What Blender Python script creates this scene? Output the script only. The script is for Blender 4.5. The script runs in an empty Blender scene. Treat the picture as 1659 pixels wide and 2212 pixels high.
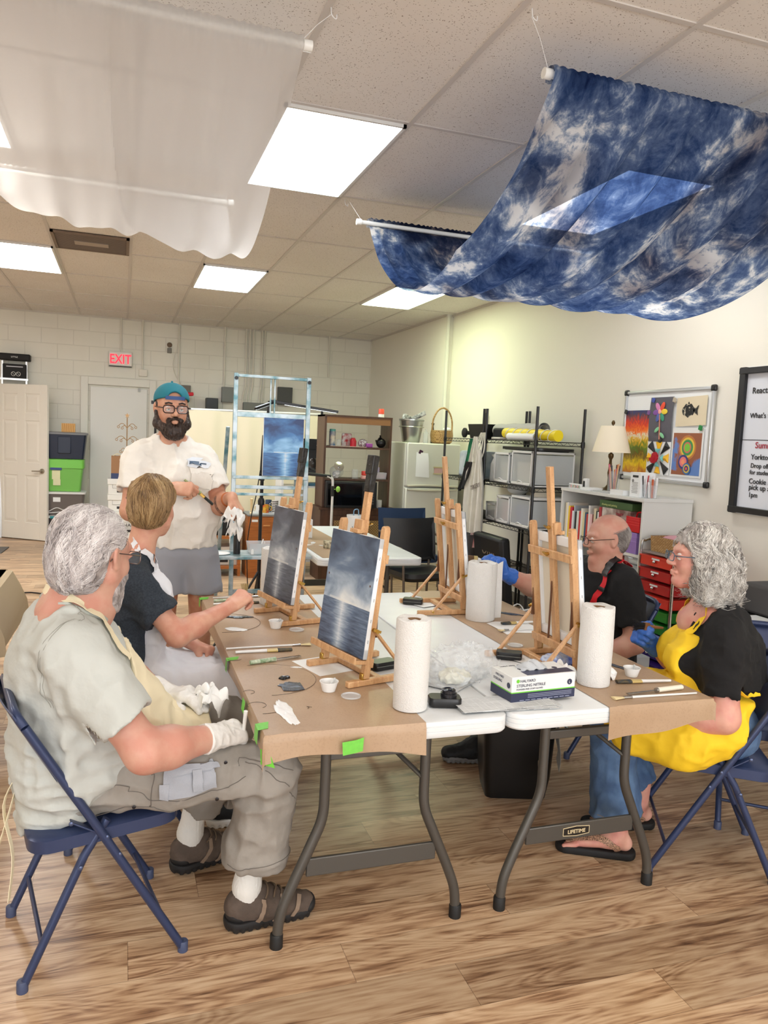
import bpy,math,random
import numpy as np
from mathutils import Matrix,Vector,Quaternion
PI = math.pi
scene = bpy.context.scene
C = scene.collection
# ---------------- camera ----------------
FPX = 1661.55; YAW,PITCH,ROLL = -0.331,-0.0969,-0.0457; CAM = np.array([0,0,1.5764])
def cam_rot():
 cy,sy = math.cos(YAW),math.sin(YAW); cp,sp = math.cos(PITCH),math.sin(PITCH); cr,sr = math.cos(ROLL),math.sin(ROLL)
 return (np.array([[cy,-sy,0],[sy,cy,0],[0,0,1]]) @ np.array([[1,0,0],[0,cp,-sp],[0,sp,cp]]) @ np.array([[cr,0,sr],[0,1,0],[-sr,0,cr]]))
RC = cam_rot()
cd = bpy.data.cameras.new('camera'); cam = bpy.data.objects.new('camera',cd); C.objects.link(cam)
cd.sensor_fit = 'HORIZONTAL'; cd.sensor_width = 36; cd.lens = 36 * FPX / 1659; cd.clip_start = 0.05
Rm = np.stack([RC[:,0],RC[:,2],-RC[:,1]],1)
cam.matrix_world = Matrix.Translation(CAM.tolist()) @ Matrix(Rm.tolist()).to_4x4()
scene.camera = cam
# ---------------- view / world ----------------
scene.view_settings.view_transform = 'Standard'; scene.view_settings.look = 'None'
scene.view_settings.gamma = 1.0; scene.view_settings.use_curve_mapping = False
scene.view_settings.exposure = 0.14
w = bpy.data.worlds.new('world'); scene.world = w; w.use_nodes = True
w.node_tree.nodes['Background'].inputs[0].default_value = (0.85,0.92,1.0,1); w.node_tree.nodes['Background'].inputs[1].default_value = 1.0
PANEL = 9.0          # brightness of the ceiling light panels
DAY = 90             # daylight through the shop windows behind the camera
def window_light(x,z,sx,sz,y,power):
 l = bpy.data.lights.new('shop_window_daylight','AREA'); l.shape = 'RECTANGLE'; l.size = sx; l.size_y = sz; l.energy = power; l.color = (0.93,0.96,1.0)
 o = bpy.data.objects.new('shop_window_daylight',l); C.objects.link(o); o.location = (x,y,z); o.rotation_euler = (PI / 2,0,0)
window_light(-2.2,1.45,2.6,2.1,-3.25,DAY); window_light(1.9,1.45,2.6,2.1,-3.25,DAY)
HC = 3.057           # ceiling height
XR,XR2,XL,YB,YF = 3.72,3.635,-4.6,11.53,-3.4

# ---------------- materials ----------------
def lin(c):
 return tuple(((x / 255) / 12.92 if x / 255 <= 0.04045 else ((x / 255 + 0.055) / 1.055) ** 2.4) for x in c[:3]) + (1.0,)
_M = {}
def mat(name,rgb,rough=0.6,metal=0.0,noise=0.0,nscale=20,bump=0.0,bscale=60,spec=None,sss=0.0,trans=0.0,alpha=1.0,emit=0.0,emitrgb=None,stretch=(1,1,1),rgb2=None,coat=0.0,sheen=0.0,bdist=0.002,ior=None,contrast=(0.35,0.65)):
 if name in _M: return _M[name]
 m = bpy.data.materials.new(name); m.use_nodes = True; nt = m.node_tree; b = nt.nodes['Principled BSDF']
 c = lin(rgb); b.inputs['Base Color'].default_value = c; b.inputs['Roughness'].default_value = rough; b.inputs['Metallic'].default_value = metal
 if spec is not None: b.inputs['Specular IOR Level'].default_value = spec
 if ior: b.inputs['IOR'].default_value = ior
 if sss: b.inputs['Subsurface Weight'].default_value = sss; b.inputs['Subsurface Scale'].default_value = 0.01; b.inputs['Subsurface Radius'].default_value = (1,.35,.2)
 if trans: b.inputs['Transmission Weight'].default_value = trans
 if alpha < 1: b.inputs['Alpha'].default_value = alpha
 if coat: b.inputs['Coat Weight'].default_value = coat
 if sheen: b.inputs['Sheen Weight'].default_value = sheen
 if emit: b.inputs['Emission Color'].default_value = lin(emitrgb or rgb); b.inputs['Emission Strength'].default_value = emit
 if noise or bump:
  tc = nt.nodes.new('ShaderNodeTexCoord'); mp = nt.nodes.new('ShaderNodeMapping'); nt.links.new(tc.outputs['Object'],mp.inputs[0]); mp.inputs['Scale'].default_value = stretch
 if noise:
  n = nt.nodes.new('ShaderNodeTexNoise'); n.inputs['Scale'].default_value = nscale; n.inputs['Detail'].default_value = 5; nt.links.new(mp.outputs[0],n.inputs[0])
  r = nt.nodes.new('ShaderNodeValToRGB'); r.color_ramp.elements[0].position = contrast[0]; r.color_ramp.elements[1].position = contrast[1]
  c2 = lin(rgb2) if rgb2 else tuple(x * (1 - noise) for x in c[:3]) + (1,)
  r.color_ramp.elements[0].color = c2; r.color_ramp.elements[1].color = c
  nt.links.new(n.outputs[0],r.inputs[0]); nt.links.new(r.outputs[0],b.inputs['Base Color'])
 if bump:
  n = nt.nodes.new('ShaderNodeTexNoise'); n.inputs['Scale'].default_value = bscale; n.inputs['Detail'].default_value = 4; nt.links.new(mp.outputs[0],n.inputs[0])
  bp = nt.nodes.new('ShaderNodeBump'); bp.inputs['Strength'].default_value = bump; bp.inputs['Distance'].default_value = bdist
  nt.links.new(n.outputs[0],bp.inputs['Height']); nt.links.new(bp.outputs[0],b.inputs['Normal'])
 _M[name] = m; return m
class NT:
 """small node-tree writer"""
 def __init__(s,name):
  s.m = bpy.data.materials.new(name); s.m.use_nodes = True; s.t = s.m.node_tree; s.b = s.t.nodes['Principled BSDF']; s.out = s.t.nodes['Material Output']; _M[name] = s.m
 def n(s,ty,**kw):
  nd = s.t.nodes.new('ShaderNode' + ty)
  for k,v in kw.items():
   if k.startswith('_'): setattr(nd,k[1:],v)
   else:
    key = int(k[1:]) if k[0] == 'i' and k[1:].isdigit() else k.replace('_',' ')
    if isinstance(v,tuple) and len(v) == 2 and hasattr(v[0],'outputs'): s.t.links.new(v[0].outputs[v[1]],nd.inputs[key])
    elif hasattr(v,'outputs'): s.t.links.new(v.outputs[0],nd.inputs[key])
    else: nd.inputs[key].default_value = v
  return nd
 def link(s,a,sock,b=None):
  b = b or s.b
  src = a[0].outputs[a[1]] if isinstance(a,tuple) else a.outputs[0]
  s.t.links.new(src,b.inputs[sock])
 def ramp(s,a,stops,interp='LINEAR'):
  r = s.t.nodes.new('ShaderNodeValToRGB'); r.color_ramp.interpolation = interp; e = r.color_ramp.elements
  while len(e) < len(stops): e.new(0.5)
  for i,(p,c) in enumerate(stops): e[i].position = p; e[i].color = lin(c) if len(c) == 3 else c
  s.link(a,0,r); return r
 def math(s,op,a,b=0.0,c=None):
  nd = s.t.nodes.new('ShaderNodeMath'); nd.operation = op
  for i,v in enumerate((a,b) if c is None else (a,b,c)):
   if hasattr(v,'outputs'): s.t.links.new(v.outputs[0],nd.inputs[i])
   elif isinstance(v,tuple): s.t.links.new(v[0].outputs[v[1]],nd.inputs[i])
   else: nd.inputs[i].default_value = v
  return nd
 def mix(s,f,a,b,blend='MIX'):
  nd = s.t.nodes.new('ShaderNodeMix'); nd.data_type = 'RGBA'; nd.blend_type = blend
  for i,v in ((0,f),(6,a),(7,b)):
   if hasattr(v,'outputs'): s.t.links.new(v.outputs[2] if v.bl_idname == 'ShaderNodeMix' else v.outputs[0],nd.inputs[i])
   elif isinstance(v,tuple) and hasattr(v[0],'outputs'): s.t.links.new(v[0].outputs[v[1]],nd.inputs[i])
   elif isinstance(v,tuple): nd.inputs[i].default_value = lin(v) if max(v) > 1 or len(v) == 3 else v
   else: nd.inputs[i].default_value = v
  return nd
 def col(s,a):
  s.t.links.new(a.outputs[2] if a.bl_idname == 'ShaderNodeMix' else a.outputs[0],s.b.inputs['Base Color'])
 def bump(s,h,strength=0.5,dist=0.002):
  b = s.n('Bump',Strength=strength,Distance=dist); s.t.links.new(h.outputs[0],b.inputs['Height']); s.t.links.new(b.outputs[0],s.b.inputs['Normal']); return b
 def rough(s,v): s.b.inputs['Roughness'].default_value = v

# ---------------- mesh helpers ----------------
def vec(*a): return np.array(a,float)
def unit(v): v = np.asarray(v,float); return v / (np.linalg.norm(v) + 1e-12)
def frame(d,up=(0,0,1)):
 d = unit(d); up = np.asarray(up,float)
 if abs(np.dot(d,unit(up))) > 0.98: up = np.array([1.,0,0])
 s = unit(np.cross(d,up)); u = np.cross(s,d); return s,u,d
def rotz(a): c,s = math.cos(a),math.sin(a); return np.array([[c,-s,0],[s,c,0],[0,0,1.]])
def rotx(a): c,s = math.cos(a),math.sin(a); return np.array([[1.,0,0],[0,c,-s],[0,s,c]])
def roty(a): c,s = math.cos(a),math.sin(a); return np.array([[c,0,s],[0,1.,0],[-s,0,c]])
def spline(pts,n=8):
 P = np.array(pts,float); P = np.vstack([2 * P[0] - P[1],P,2 * P[-1] - P[-2]]); out = []
 for i in range(1,len(P) - 2):
  for t in np.linspace(0,1,n,endpoint=False):
   p0,p1,p2,p3 = P[i - 1:i + 3]
   out.append(.5 * ((2 * p1) + (-p0 + p2) * t + (2 * p0 - 5 * p1 + 4 * p2 - p3) * t * t + (-p0 + 3 * p1 - 3 * p2 + p3) * t ** 3))
 out.append(P[-2]); return np.array(out)
class MB:
 def __init__(s,base=None):
  s.v = []; s.f = []; s.n = 0; s.off = np.zeros(3) if base is None else -np.array(base.location)
 def add(s,V,F):
  V = np.asarray(V,float).reshape(-1,3) + s.off; s.v.append(V); k = s.n; s.f += [tuple(int(i) + k for i in f) for f in F]; s.n += len(V); return s
 def box(s,c,d,R=None):
  c = np.array(c,float); V = np.array([[x,y,z] for x in (-.5,.5) for y in (-.5,.5) for z in (-.5,.5)]) * np.array(d)
  if R is not None: V = V @ np.asarray(R).T
  return s.add(V + c,[(0,1,3,2),(4,6,7,5),(0,4,5,1),(2,3,7,6),(0,2,6,4),(1,5,7,3)])
 def bb(s,a,b):  # box from two corners
  a = np.array(a,float); b = np.array(b,float); return s.box((a + b) / 2,np.abs(b - a))
 def beam(s,p0,p1,wd,ht,up=(0,0,1)):
  p0 = np.array(p0,float); p1 = np.array(p1,float); sd,u,d = frame(p1 - p0,up); L = np.linalg.norm(p1 - p0)
  return s.box((p0 + p1) / 2,(wd,ht,L),np.stack([sd,u,d],1))
 def tube(s,pts,r,seg=10,cap=True,flat=1.0,up=(0,0,1)):
  P = np.array(pts,float); n = len(P); rr = np.full(n,r) if np.isscalar(r) else np.array(r,float); V = []; F = []
  T = np.gradient(P,axis=0); sd,u,d = frame(T[0],up)
  for i in range(n):
   t = unit(T[i]); sd = unit(sd - t * np.dot(sd,t)); u = np.cross(sd,t)
   for j in range(seg):
    a = 2 * PI * j / seg; V.append(P[i] + rr[i] * (math.cos(a) * sd + math.sin(a) * u * flat))
  for i in range(n - 1):
   for j in range(seg): F.append((i * seg + j,i * seg + (j + 1) % seg,(i + 1) * seg + (j + 1) % seg,(i + 1) * seg + j))
  if cap: F.append(tuple(range(seg - 1,-1,-1))); F.append(tuple((n - 1) * seg + j for j in range(seg)))
  return s.add(V,F)
 def lathe(s,prof,c=(0,0,0),seg=24,R=None,cap=True,sx=1,sy=1):
  V = []; F = []; m = len(prof)
  for r,z in prof:
   for j in range(seg):
    a = 2 * PI * j / seg; V.append((r * math.cos(a) * sx,r * math.sin(a) * sy,z))
  for i in range(m - 1):
   for j in range(seg): F.append((i * seg + j,i * seg + (j + 1) % seg,(i + 1) * seg + (j + 1) % seg,(i + 1) * seg + j))
  if cap: F.append(tuple(range(seg - 1,-1,-1))); F.append(tuple((m - 1) * seg + j for j in range(seg)))
  V = np.array(V)
  if R is not None: V = V @ np.asarray(R).T
  return s.add(V + np.array(c,float),F)
 def prism(s,poly,z0,z1,R=None,c=(0,0,0)):
  n = len(poly); V = [(x,y,z0) for x,y in poly] + [(x,y,z1) for x,y in poly]
  F = [tuple(range(n - 1,-1,-1)),tuple(range(n,2 * n))] + [(i,(i + 1) % n,n + (i + 1) % n,n + i) for i in range(n)]
  V = np.array(V,float)
  if R is not None: V = V @ np.asarray(R).T
  return s.add(V + np.array(c,float),F)
 def sheet(s,G,th=0.0):
  G = np.array(G,float); n,m = G.shape[:2]; V = G.reshape(-1,3); F = [(i * m + j,i * m + j + 1,(i + 1) * m + j + 1,(i + 1) * m + j) for i in range(n - 1) for j in range(m - 1)]
  if th:
   du = np.gradient(G,axis=0); dv = np.gradient(G,axis=1); N = np.cross(du,dv); N /= np.linalg.norm(N,axis=-1,keepdims=True) + 1e-12
   k = n * m; V = np.vstack([V,(G + N * th).reshape(-1,3)]); F = [tuple(reversed(f)) for f in F] + [tuple(x + k for x in f) for f in F]
   for i in range(n - 1):
    for j in (0,m - 1):
     a,b = i * m + j,(i + 1) * m + j; F.append((a,b,b + k,a + k) if j == 0 else (b,a,a + k,b + k))
   for j in range(m - 1):
    for i in (0,n - 1):
     a,b = i * m + j,i * m + j + 1; F.append((b,a,a + k,b + k) if i == 0 else (a,b,b + k,a + k))
  return s.add(V,F)
 def sph(s,c,r,R=None,seg=16,rings=10):
  r = np.array([r] * 3 if np.isscalar(r) else r,float); V = [(0,0,1)]; F = []
  for i in range(1,rings):
   t = PI * i / rings
   for j in range(seg): a = 2 * PI * j / seg; V.append((math.sin(t) * math.cos(a),math.sin(t) * math.sin(a),math.cos(t)))
  V.append((0,0,-1)); V = np.array(V) * r
  for j in range(seg): F.append((0,1 + j,1 + (j + 1) % seg))
  for i in range(rings - 2):
   for j in range(seg): a = 1 + i * seg; F.append((a + j,a + seg + j,a + seg + (j + 1) % seg,a + (j + 1) % seg))
  a = 1 + (rings - 2) * seg
  for j in range(seg): F.append((len(V) - 1,a + (j + 1) % seg,a + j))
  if R is not None: V = V @ np.asarray(R).T
  return s.add(V + np.array(c,float),F)
 def build(s,name,m,parent=None,bevel=0.0,smooth=True,subsurf=0,segs=2,angle=0.6):
  me = bpy.data.meshes.new(name); V = np.vstack(s.v)
  org = np.zeros(3)
  if parent is None:
   lo,hi = V.min(0),V.max(0); org = np.array([(lo[0] + hi[0]) / 2,(lo[1] + hi[1]) / 2,lo[2]]); V = V - org
  me.from_pydata(V.tolist(),[],s.f); me.update()
  if m: me.materials.append(m)
  if smooth:
   me.polygons.foreach_set('use_smooth',[True] * len(me.polygons))
   try: me.set_sharp_from_angle(angle=angle)
   except Exception: pass
  o = bpy.data.objects.new(name,me); C.objects.link(o); o.location = org.tolist()
  if parent is not None: o.parent = parent
  if bevel:
   b = o.modifiers.new('bevel','BEVEL'); b.width = bevel; b.segments = segs; b.limit_method = 'ANGLE'; b.angle_limit = 0.7
   if smooth: b.harden_normals = False
  if subsurf: sb = o.modifiers.new('sub','SUBSURF'); sb.levels = sb.render_levels = subsurf
  return o
def tag(o,label=None,cat=None,group=None,kind=None):
 if label: o['label'] = label
 if cat: o['category'] = cat
 if group: o['group'] = group
 if kind: o['kind'] = kind
 return o
def thing(name,label,cat,loc=(0,0,0),rz=0.0,group=None):
 o = bpy.data.objects.new(name,None); C.objects.link(o); o.location = tuple(float(x) for x in loc); o.rotation_euler = (0,0,rz); o.empty_display_size = .05
 return tag(o,label,cat,group)
def dup(root,loc,rz=0.0,label=None,group=None):
 def cp(o,p=None):
  c = o.copy(); C.objects.link(c); c.parent = p
  for k in [x for x in bpy.data.objects if x.parent == o]: cp(k,c)
  return c
 r = cp(root); r.location = loc; r.rotation_euler = (0,0,rz)
 return tag(r,label,None,group)
def text(s,size,loc,right,up,m,parent=None,name='lettering',ext=0.0005,align='LEFT',off=0.0,sx=1.0):
 cu = bpy.data.curves.new(name,'FONT'); cu.body = s; cu.size = size; cu.extrude = ext; cu.align_x = align; cu.resolution_u = 3; cu.offset = off
 o = bpy.data.objects.new(name,cu); C.objects.link(o); cu.materials.append(m)
 r = unit(right); u = unit(np.array(up) - r * np.dot(up,r)); n = np.cross(r,u)
 off_ = np.array(parent.location) if parent is not None else np.zeros(3)
 Mx = Matrix(np.stack([r * sx,u,n],1).tolist()).to_4x4(); Mx.translation = Vector((np.array(loc,float) + n * 0.001 - off_).tolist())
 if parent is not None: o.parent = parent
 o.matrix_local = Mx; _TEXTS.append(o)
 return o
_TEXTS = []
def finish_texts():
 bpy.context.view_layer.update(); dg = bpy.context.evaluated_depsgraph_get()
 for o in _TEXTS:
  me = bpy.data.meshes.new_from_object(o.evaluated_get(dg)); n_ = bpy.data.objects.new('x',me); C.objects.link(n_)
  par,ml,cu,nm = o.parent,o.matrix_local.copy(),o.data,o.name.split('.')[0]
  for k in o.keys():
   if k in ('label','category','group','kind'): n_[k] = o[k]
  bpy.data.objects.remove(o); bpy.data.curves.remove(cu); n_.name = nm; n_.parent = par; n_.matrix_local = ml
def at(px,py,x=None,y=None,z=None):
 """world point seen at a photograph position at a known distance plane"""
 r = RC @ np.array([(px - 829.5) / FPX,1,-(py - 1106) / FPX])
 t = (x - CAM[0]) / r[0] if x is not None else ((y - CAM[1]) / r[1] if y is not None else (z - CAM[2]) / r[2])
 return CAM + t * r
# ================= ROOM =================
# floor : vinyl planks running along x
n = NT('vinyl_planks')
tc = n.n('TexCoord'); sp = n.n('SeparateXYZ',i0=(tc,3))
row = n.math('FLOOR',n.math('DIVIDE',(sp,1),0.178))
wn = n.n('TexWhiteNoise',_noise_dimensions='1D'); n.t.links.new(row.outputs[0],wn.inputs['W'])
sh = n.math('MULTIPLY',wn,1.22)
xs = n.math('ADD',(sp,0),sh)
colf = n.math('FLOOR',n.math('DIVIDE',xs,1.22))
cid = n.math('ADD',n.math('MULTIPLY',row,7.13),n.math('MULTIPLY',colf,3.71))
wn2 = n.n('TexWhiteNoise',_noise_dimensions='1D'); n.t.links.new(cid.outputs[0],wn2.inputs['W'])
cmb = n.n('CombineXYZ'); n.link(n.math('MULTIPLY',xs,1.0),0,cmb); n.link((sp,1),1,cmb); n.link(n.math('MULTIPLY',wn2,40.0),2,cmb)
def nz(scale,sc,det,dist=0.0):
 mp = n.n('Mapping',Scale=sc); n.link(cmb,0,mp); x = n.n('TexNoise',Scale=scale,Detail=det,Distortion=dist); n.link(mp,0,x); return x
big = nz(1.0,(1.5,9,1),4,1.6); mid = nz(1.0,(5,60,1),5,0.8); fine = nz(1.0,(14,260,1),3,0.2)
mpw = n.n('Mapping',Scale=(0.9,6.5,1)); n.link(cmb,0,mpw); ring0 = n.n('TexNoise',Scale=1.0,Detail=1.0,Distortion=0.9); n.link(mpw,0,ring0)
ring = n.math('PINGPONG',n.math('MULTIPLY',ring0,17.0),0.5)
f1 = n.math('ADD',n.math('MULTIPLY',big,0.42),n.math('MULTIPLY',mid,0.40)); f2 = n.math('ADD',f1,n.math('MULTIPLY',fine,0.10)); f3 = n.math('ADD',f2,n.math('MULTIPLY',ring,0.16))
rp = n.ramp(f3,[(0.34,(104,74,54)),(0.42,(158,122,92)),(0.49,(194,160,126)),(0.57,(214,184,150)),(0.70,(228,202,170))])
tint = n.mix(n.math('MULTIPLY',wn2,0.35),rp,(0.70,0.62,0.52),'MULTIPLY')
fy = n.math('FRACT',n.math('DIVIDE',(sp,1),0.178)); fx = n.math('FRACT',n.math('DIVIDE',xs,1.22))
e1 = n.math('LESS_THAN',fy,0.011); e2 = n.math('LESS_THAN',fx,0.0016); e = n.math('MAXIMUM',e1,e2)
fin = n.mix(n.math('MULTIPLY',e,0.55),tint,(70,45,30)); n.col(fin)
n.rough(0.34); n.bump(f3,0.12,0.001); M_FLOOR = n.m
MB().bb((XL,YF,-0.1),(XR + .1,YB + .1,0)).build('floor',M_FLOOR,smooth=False)['kind'] = 'structure'
# painted walls
M_WALL = mat('cream_wall_paint',(232,228,216),0.55,bump=0.15,bscale=180)
n = NT('painted_block'); tc = n.n('TexCoord'); mp = n.n('Mapping',Rotation=(PI / 2,0,0)); n.link((tc,3),0,mp)
br = n.n('TexBrick',_offset=0.5,Color1=(1,1,1,1),Color2=(1,1,1,1),Mortar=(0,0,0,1),Scale=1.0,Mortar_Size=0.006,Mortar_Smooth=0.4,Brick_Width=0.406,Row_Height=0.203); n.link(mp,0,br)
no = n.n('TexNoise',Scale=90.0,Detail=4.0); n.link((tc,3),0,no)
h = n.math('ADD',n.math('MULTIPLY',br,1.0),n.math('MULTIPLY',no,0.25)); n.bump(h,0.55,0.004)
big = n.n('TexNoise',Scale=1.2,Detail=3.0); n.link((tc,3),0,big); c_ = n.ramp(big,[(0.3,(222,218,205)),(0.7,(231,228,217))])
mm = n.mix(n.math('MULTIPLY',n.math('SUBTRACT',1.0,br),0.16),c_,(150,146,134)); n.col(mm); n.rough(0.5); M_BLOCK = n.m
def struct(o): o['kind'] = 'structure'; return o
struct(MB().bb((XL - .2,YB,0),(XR + .2,YB + .2,HC + .1)).build('wall_back',M_BLOCK,smooth=False))
struct(MB().bb((XR,YF,0),(XR + .2,8.6,HC + .1)).build('wall_right',M_WALL,smooth=False))
struct(MB().bb((XR2,8.6,0),(XR2 + .3,YB,HC + .1)).build('wall_right_far',M_WALL,smooth=False))
struct(MB().bb((XL - .2,YF,0),(XL,YB,HC + .1)).build('wall_left',M_WALL,smooth=False))
struct(MB().bb((XL - .2,YF - .2,0),(XR + .2,YF,0.35)).bb((XL - .2,YF - .2,2.55),(XR + .2,YF,HC + .1)).bb((-.85,YF - .2,.35),(.5,YF,2.55)).bb((XL - .2,YF - .2,.35),(-3.55,YF,2.55)).bb((3.25,YF - .2,.35),(XR + .2,YF,2.55)).build('wall_front',M_WALL,smooth=False))
struct(MB().box((XR2 + .01,8.585,HC / 2),(.03,.045,HC)).build('trim_1',mat('trim_white',(226,224,214),0.4),smooth=False))
struct(MB().bb((XR - .012,YF,0),(XR,8.56,.1)).build('baseboard_right',mat('rubber_base',(120,116,108),0.5),smooth=False))
struct(MB().bb((XR - .02,YF,HC - .022),(XR,8.6,HC)).bb((XR2 - .02,8.6,HC - .022),(XR2,YB,HC)).bb((XL,YB - .02,HC - .022),(XR2,YB,HC)).build('trim_2',mat('trim_white2',(205,200,190),0.45),smooth=False))
# ceiling : acoustic tiles + T-bar grid
n = NT('acoustic_tile'); tc = n.n('TexCoord'); wp = n.n('TexNoise',Scale=22.0,Detail=2.0); n.link((tc,3),0,wp)
wv = n.n('VectorMath',_operation='MULTIPLY_ADD'); n.link((wp,1),0,wv); wv.inputs[1].default_value = (.05,.05,.05); n.link((tc,3),2,wv)
vo = n.n('TexVoronoi',Scale=105.0,Randomness=1.0); n.link(wv,0,vo)
n2 = n.n('TexNoise',Scale=70.0,Detail=2.0); n.link((tc,3),0,n2)
k = n.math('MULTIPLY',n.math('LESS_THAN',(vo,0),0.23),n.math('GREATER_THAN',n2,0.47))
n3 = n.n('TexNoise',Scale=1.3,Detail=3.0); n.link((tc,3),0,n3); cc = n.ramp(n3,[(.3,(226,221,215)),(.7,(232,228,223))])
n.col(n.mix(n.math('MULTIPLY',k,0.75),cc,(112,92,76))); n.rough(0.9); n.bump(n.math('SUBTRACT',1.0,k),0.4,0.003); M_TILE = n.m
struct(MB().bb((XL,YF,HC),(XR + .1,YB,HC + .08)).build('ceiling',M_TILE,smooth=False))
X0,Y1,TW,TL = -1.1689,10.8938,0.61,1.2196
g = MB()
for i in range(-6,9):
 x = X0 + i * TW
 if XL < x < XR: g.bb((x - .012,YF,HC - .006),(x + .012,YB,HC + .002))
for j in range(-0,13):
 y = Y1 - j * TL
 if y > YF: g.bb((XL,y - .012,HC - .005),(XR,y + .012,HC + .002))
struct(g.build('ceiling_grid',mat('tbar_paint',(206,200,194),0.45),smooth=False))
# ceiling lights
def ceiling_light(c,r,tint,label,k=1.0,nm=''):
 x = X0 + c * TW; y = Y1 - (r + 1) * TL
 t = thing('ceiling_light',label,'ceiling light',(x + TW / 2,y + TL / 2,HC - .02),group='ceiling light panels')
 f = MB(); a,b = TW / 2 - .012,TL / 2 - .012
 for s in (-1,1): f.box((s * (a - .008),0,.008),(.016,2 * b,.016)).box((0,s * (b - .008),.008),(2 * a,.016,.016))
 f.build('frame',mat('white_metal',(225,225,222),.4),t)
 m = NT('panel_' + nm); m.b.inputs['Base Color'].default_value = (.8,.8,.8,1); tc = m.n('TexCoord'); nn = m.n('TexNoise',Scale=2.5,Detail=2.0); m.link((tc,3),0,nn)
 c0 = m.ramp(nn,[(.3,tuple(v * .93 for v in tint)),(.6,tint)]); m.link(c0,'Emission Color'); m.b.inputs['Emission Strength'].default_value = PANEL * k
 MB().box((0,0,.006),(2 * a - .03,2 * b - .03,.004)).build('diffuser',m.m,t,smooth=False)
ceiling_light(0,2,(255,252,250),'white light panel at the far left, nearest the open panelled door',2.6,'a')
ceiling_light(3,2,(225,240,252),'bluish light panel near the back wall, above the aluminium easel',2.4,'b')
ceiling_light(6,2,(240,255,205),'yellowish light panel near the far right corner above the fridge',1.9,'c')
ceiling_light(0,5,(255,252,246),'white light panel half covered by the left side of the white sheer canopy',1.5,'d')
ceiling_light(3,5,(246,250,252),'large white light panel beside the right edge of the white sheer canopy',1.25,'e')
ceiling_light(6,5,(252,250,246),'white light panel shining through the blue tie-dye canopy',1.15,'f')
for c,r,nm in ((-3,2,'g'),(-3,5,'h'),(0,8,'i'),(3,8,'j'),(6,8,'k'),(-3,8,'l'),(0,10,'m'),(6,10,'n'),(3,10,'o')):
 ceiling_light(c,r,(255,248,240),{-3: 'far left',0: 'left middle',3: 'centre',6: 'right side'}[c] + ' ceiling panel out of the photograph, ' + {2: 'over the back wall',5: 'over the middle',8: 'over the near chairs',10: 'over the shop windows'}[r],(2.4 if r < 4 else 1.8 if r < 6 else .75),nm)
# return-air vent
t = thing('ceiling_vent','brown return air grille in the ceiling between white tiles','ceiling vent',(X0 + 1.5 * TW,Y1 - 4 * TL + TL / 2 + .3,HC - .02))
t.location.y = Y1 - 3 * TL - .31
f = MB(); a = TW / 2 - .012
bb_ = .3
for s in (-1,1): f.box((s * (a - .012),0,.008),(.024,2 * bb_ ,.016)).box((0,s * (bb_ - .012),.008),(2 * a,.024,.016))
f.build('frame',mat('vent_brown',(126,108,92),.6),t)
s_ = MB()
for i in range(26): s_.box((0,-bb_ + .03 + i * (2 * bb_ - .06) / 25,.010),(2 * a - .05,.009,.004))
s_.build('slat',mat('vent_slat',(128,112,98),.6),t); MB().box((0,0,.016),(2 * a,2 * bb_,.004)).build('backing',mat('vent_dark',(66,55,48),.8),t)
MB().box((0,0.02,.004),(.26,.12,.006)).build('damper_plate',mat('vent_plate',(168,154,140),.6),t)
# exit door in the back wall
dr = MB().bb((-.42,YB - .03,.02),(.33,YB + .02,2.09)).build('door_1',mat('door_white',(226,226,222),.4),bevel=.003); struct(dr)
fr = MB(); fr.bb((-.545,YB - .05,0),(-.45,YB + .01,2.226)).bb((.36,YB - .05,0),(.448,YB + .01,2.226)).bb((-.45,YB - .05,2.12),(.36,YB + .01,2.226))
struct(fr.build('trim_3',mat('frame_white',(222,220,210),.4),bevel=.004))
cl = MB().box((.22,YB - .05,2.08),(.03,.03,.05)).build('closer_bracket',mat('grey_metal',(140,138,132),.4,.6)); cl.parent = dr; cl.location = np.array(cl.location) - np.array(dr.location)
kn = MB().sph((.27,YB - .07,1.02),.03).build('handle',mat('chrome',(200,200,200),.18,1.0)); kn.parent = dr; kn.location = np.array(kn.location) - np.array(dr.location)
# open six-panel door
P0 = at(103,1170,z=0); dv = unit(np.array([-.82,.57,0])); nv = np.array([-dv[1],dv[0],0]);
if nv[1] > 0: nv = -nv
d2 = struct(thing('door_2',None,None,(P0[0],P0[1],0.0)))
W6 = .81; Rd = np.stack([dv,nv,np.array([0,0,1.])],1)
n_ = mat('panel_door_white',(232,228,218),.45)
g = MB(); H6 = 2.05
def dbox(x0,x1,z0,z1,y0,y1,b=g): b.box(Rd @ vec((x0 + x1) / 2,(y0 + y1) / 2,(z0 + z1) / 2),(abs(x1 - x0),abs(y1 - y0),abs(z1 - z0)),Rd)
cols = [(0,.115),(.345,.465),(.695,.81)]; rows = [(0,.23),(.86,1.03),(1.58,1.68),(1.93,2.05)]
for a_,b_ in cols: dbox(a_,b_,0.01,H6,-.0175,.0175)
for a_,b_ in rows:
 for c0,c1 in ((.115,.345),(.465,.695)): dbox(c0,c1,max(a_,.01),b_,-.0175,.0175)
g.build('leaf',n_,d2,bevel=.002)
g = MB()
for c0,c1 in ((.115,.345),(.465,.695)):
 for r0,r1 in ((.23,.86),(1.03,1.58),(1.68,1.93)):
  dbox(c0,c1,r0,r1,-.008,.008,g)
  q = []
  for (i_,y_) in ((.012,.008),(.045,.016)):
   q.append([Rd @ vec(x,y_,z) for x,z in ((c0 + i_,r0 + i_),(c1 - i_,r0 + i_),(c1 - i_,r1 - i_),(c0 + i_,r1 - i_))])
  g.add(q[0] + q[1],[(0,1,5,4),(1,2,6,5),(2,3,7,6),(3,0,4,7),(4,5,6,7)])
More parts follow.
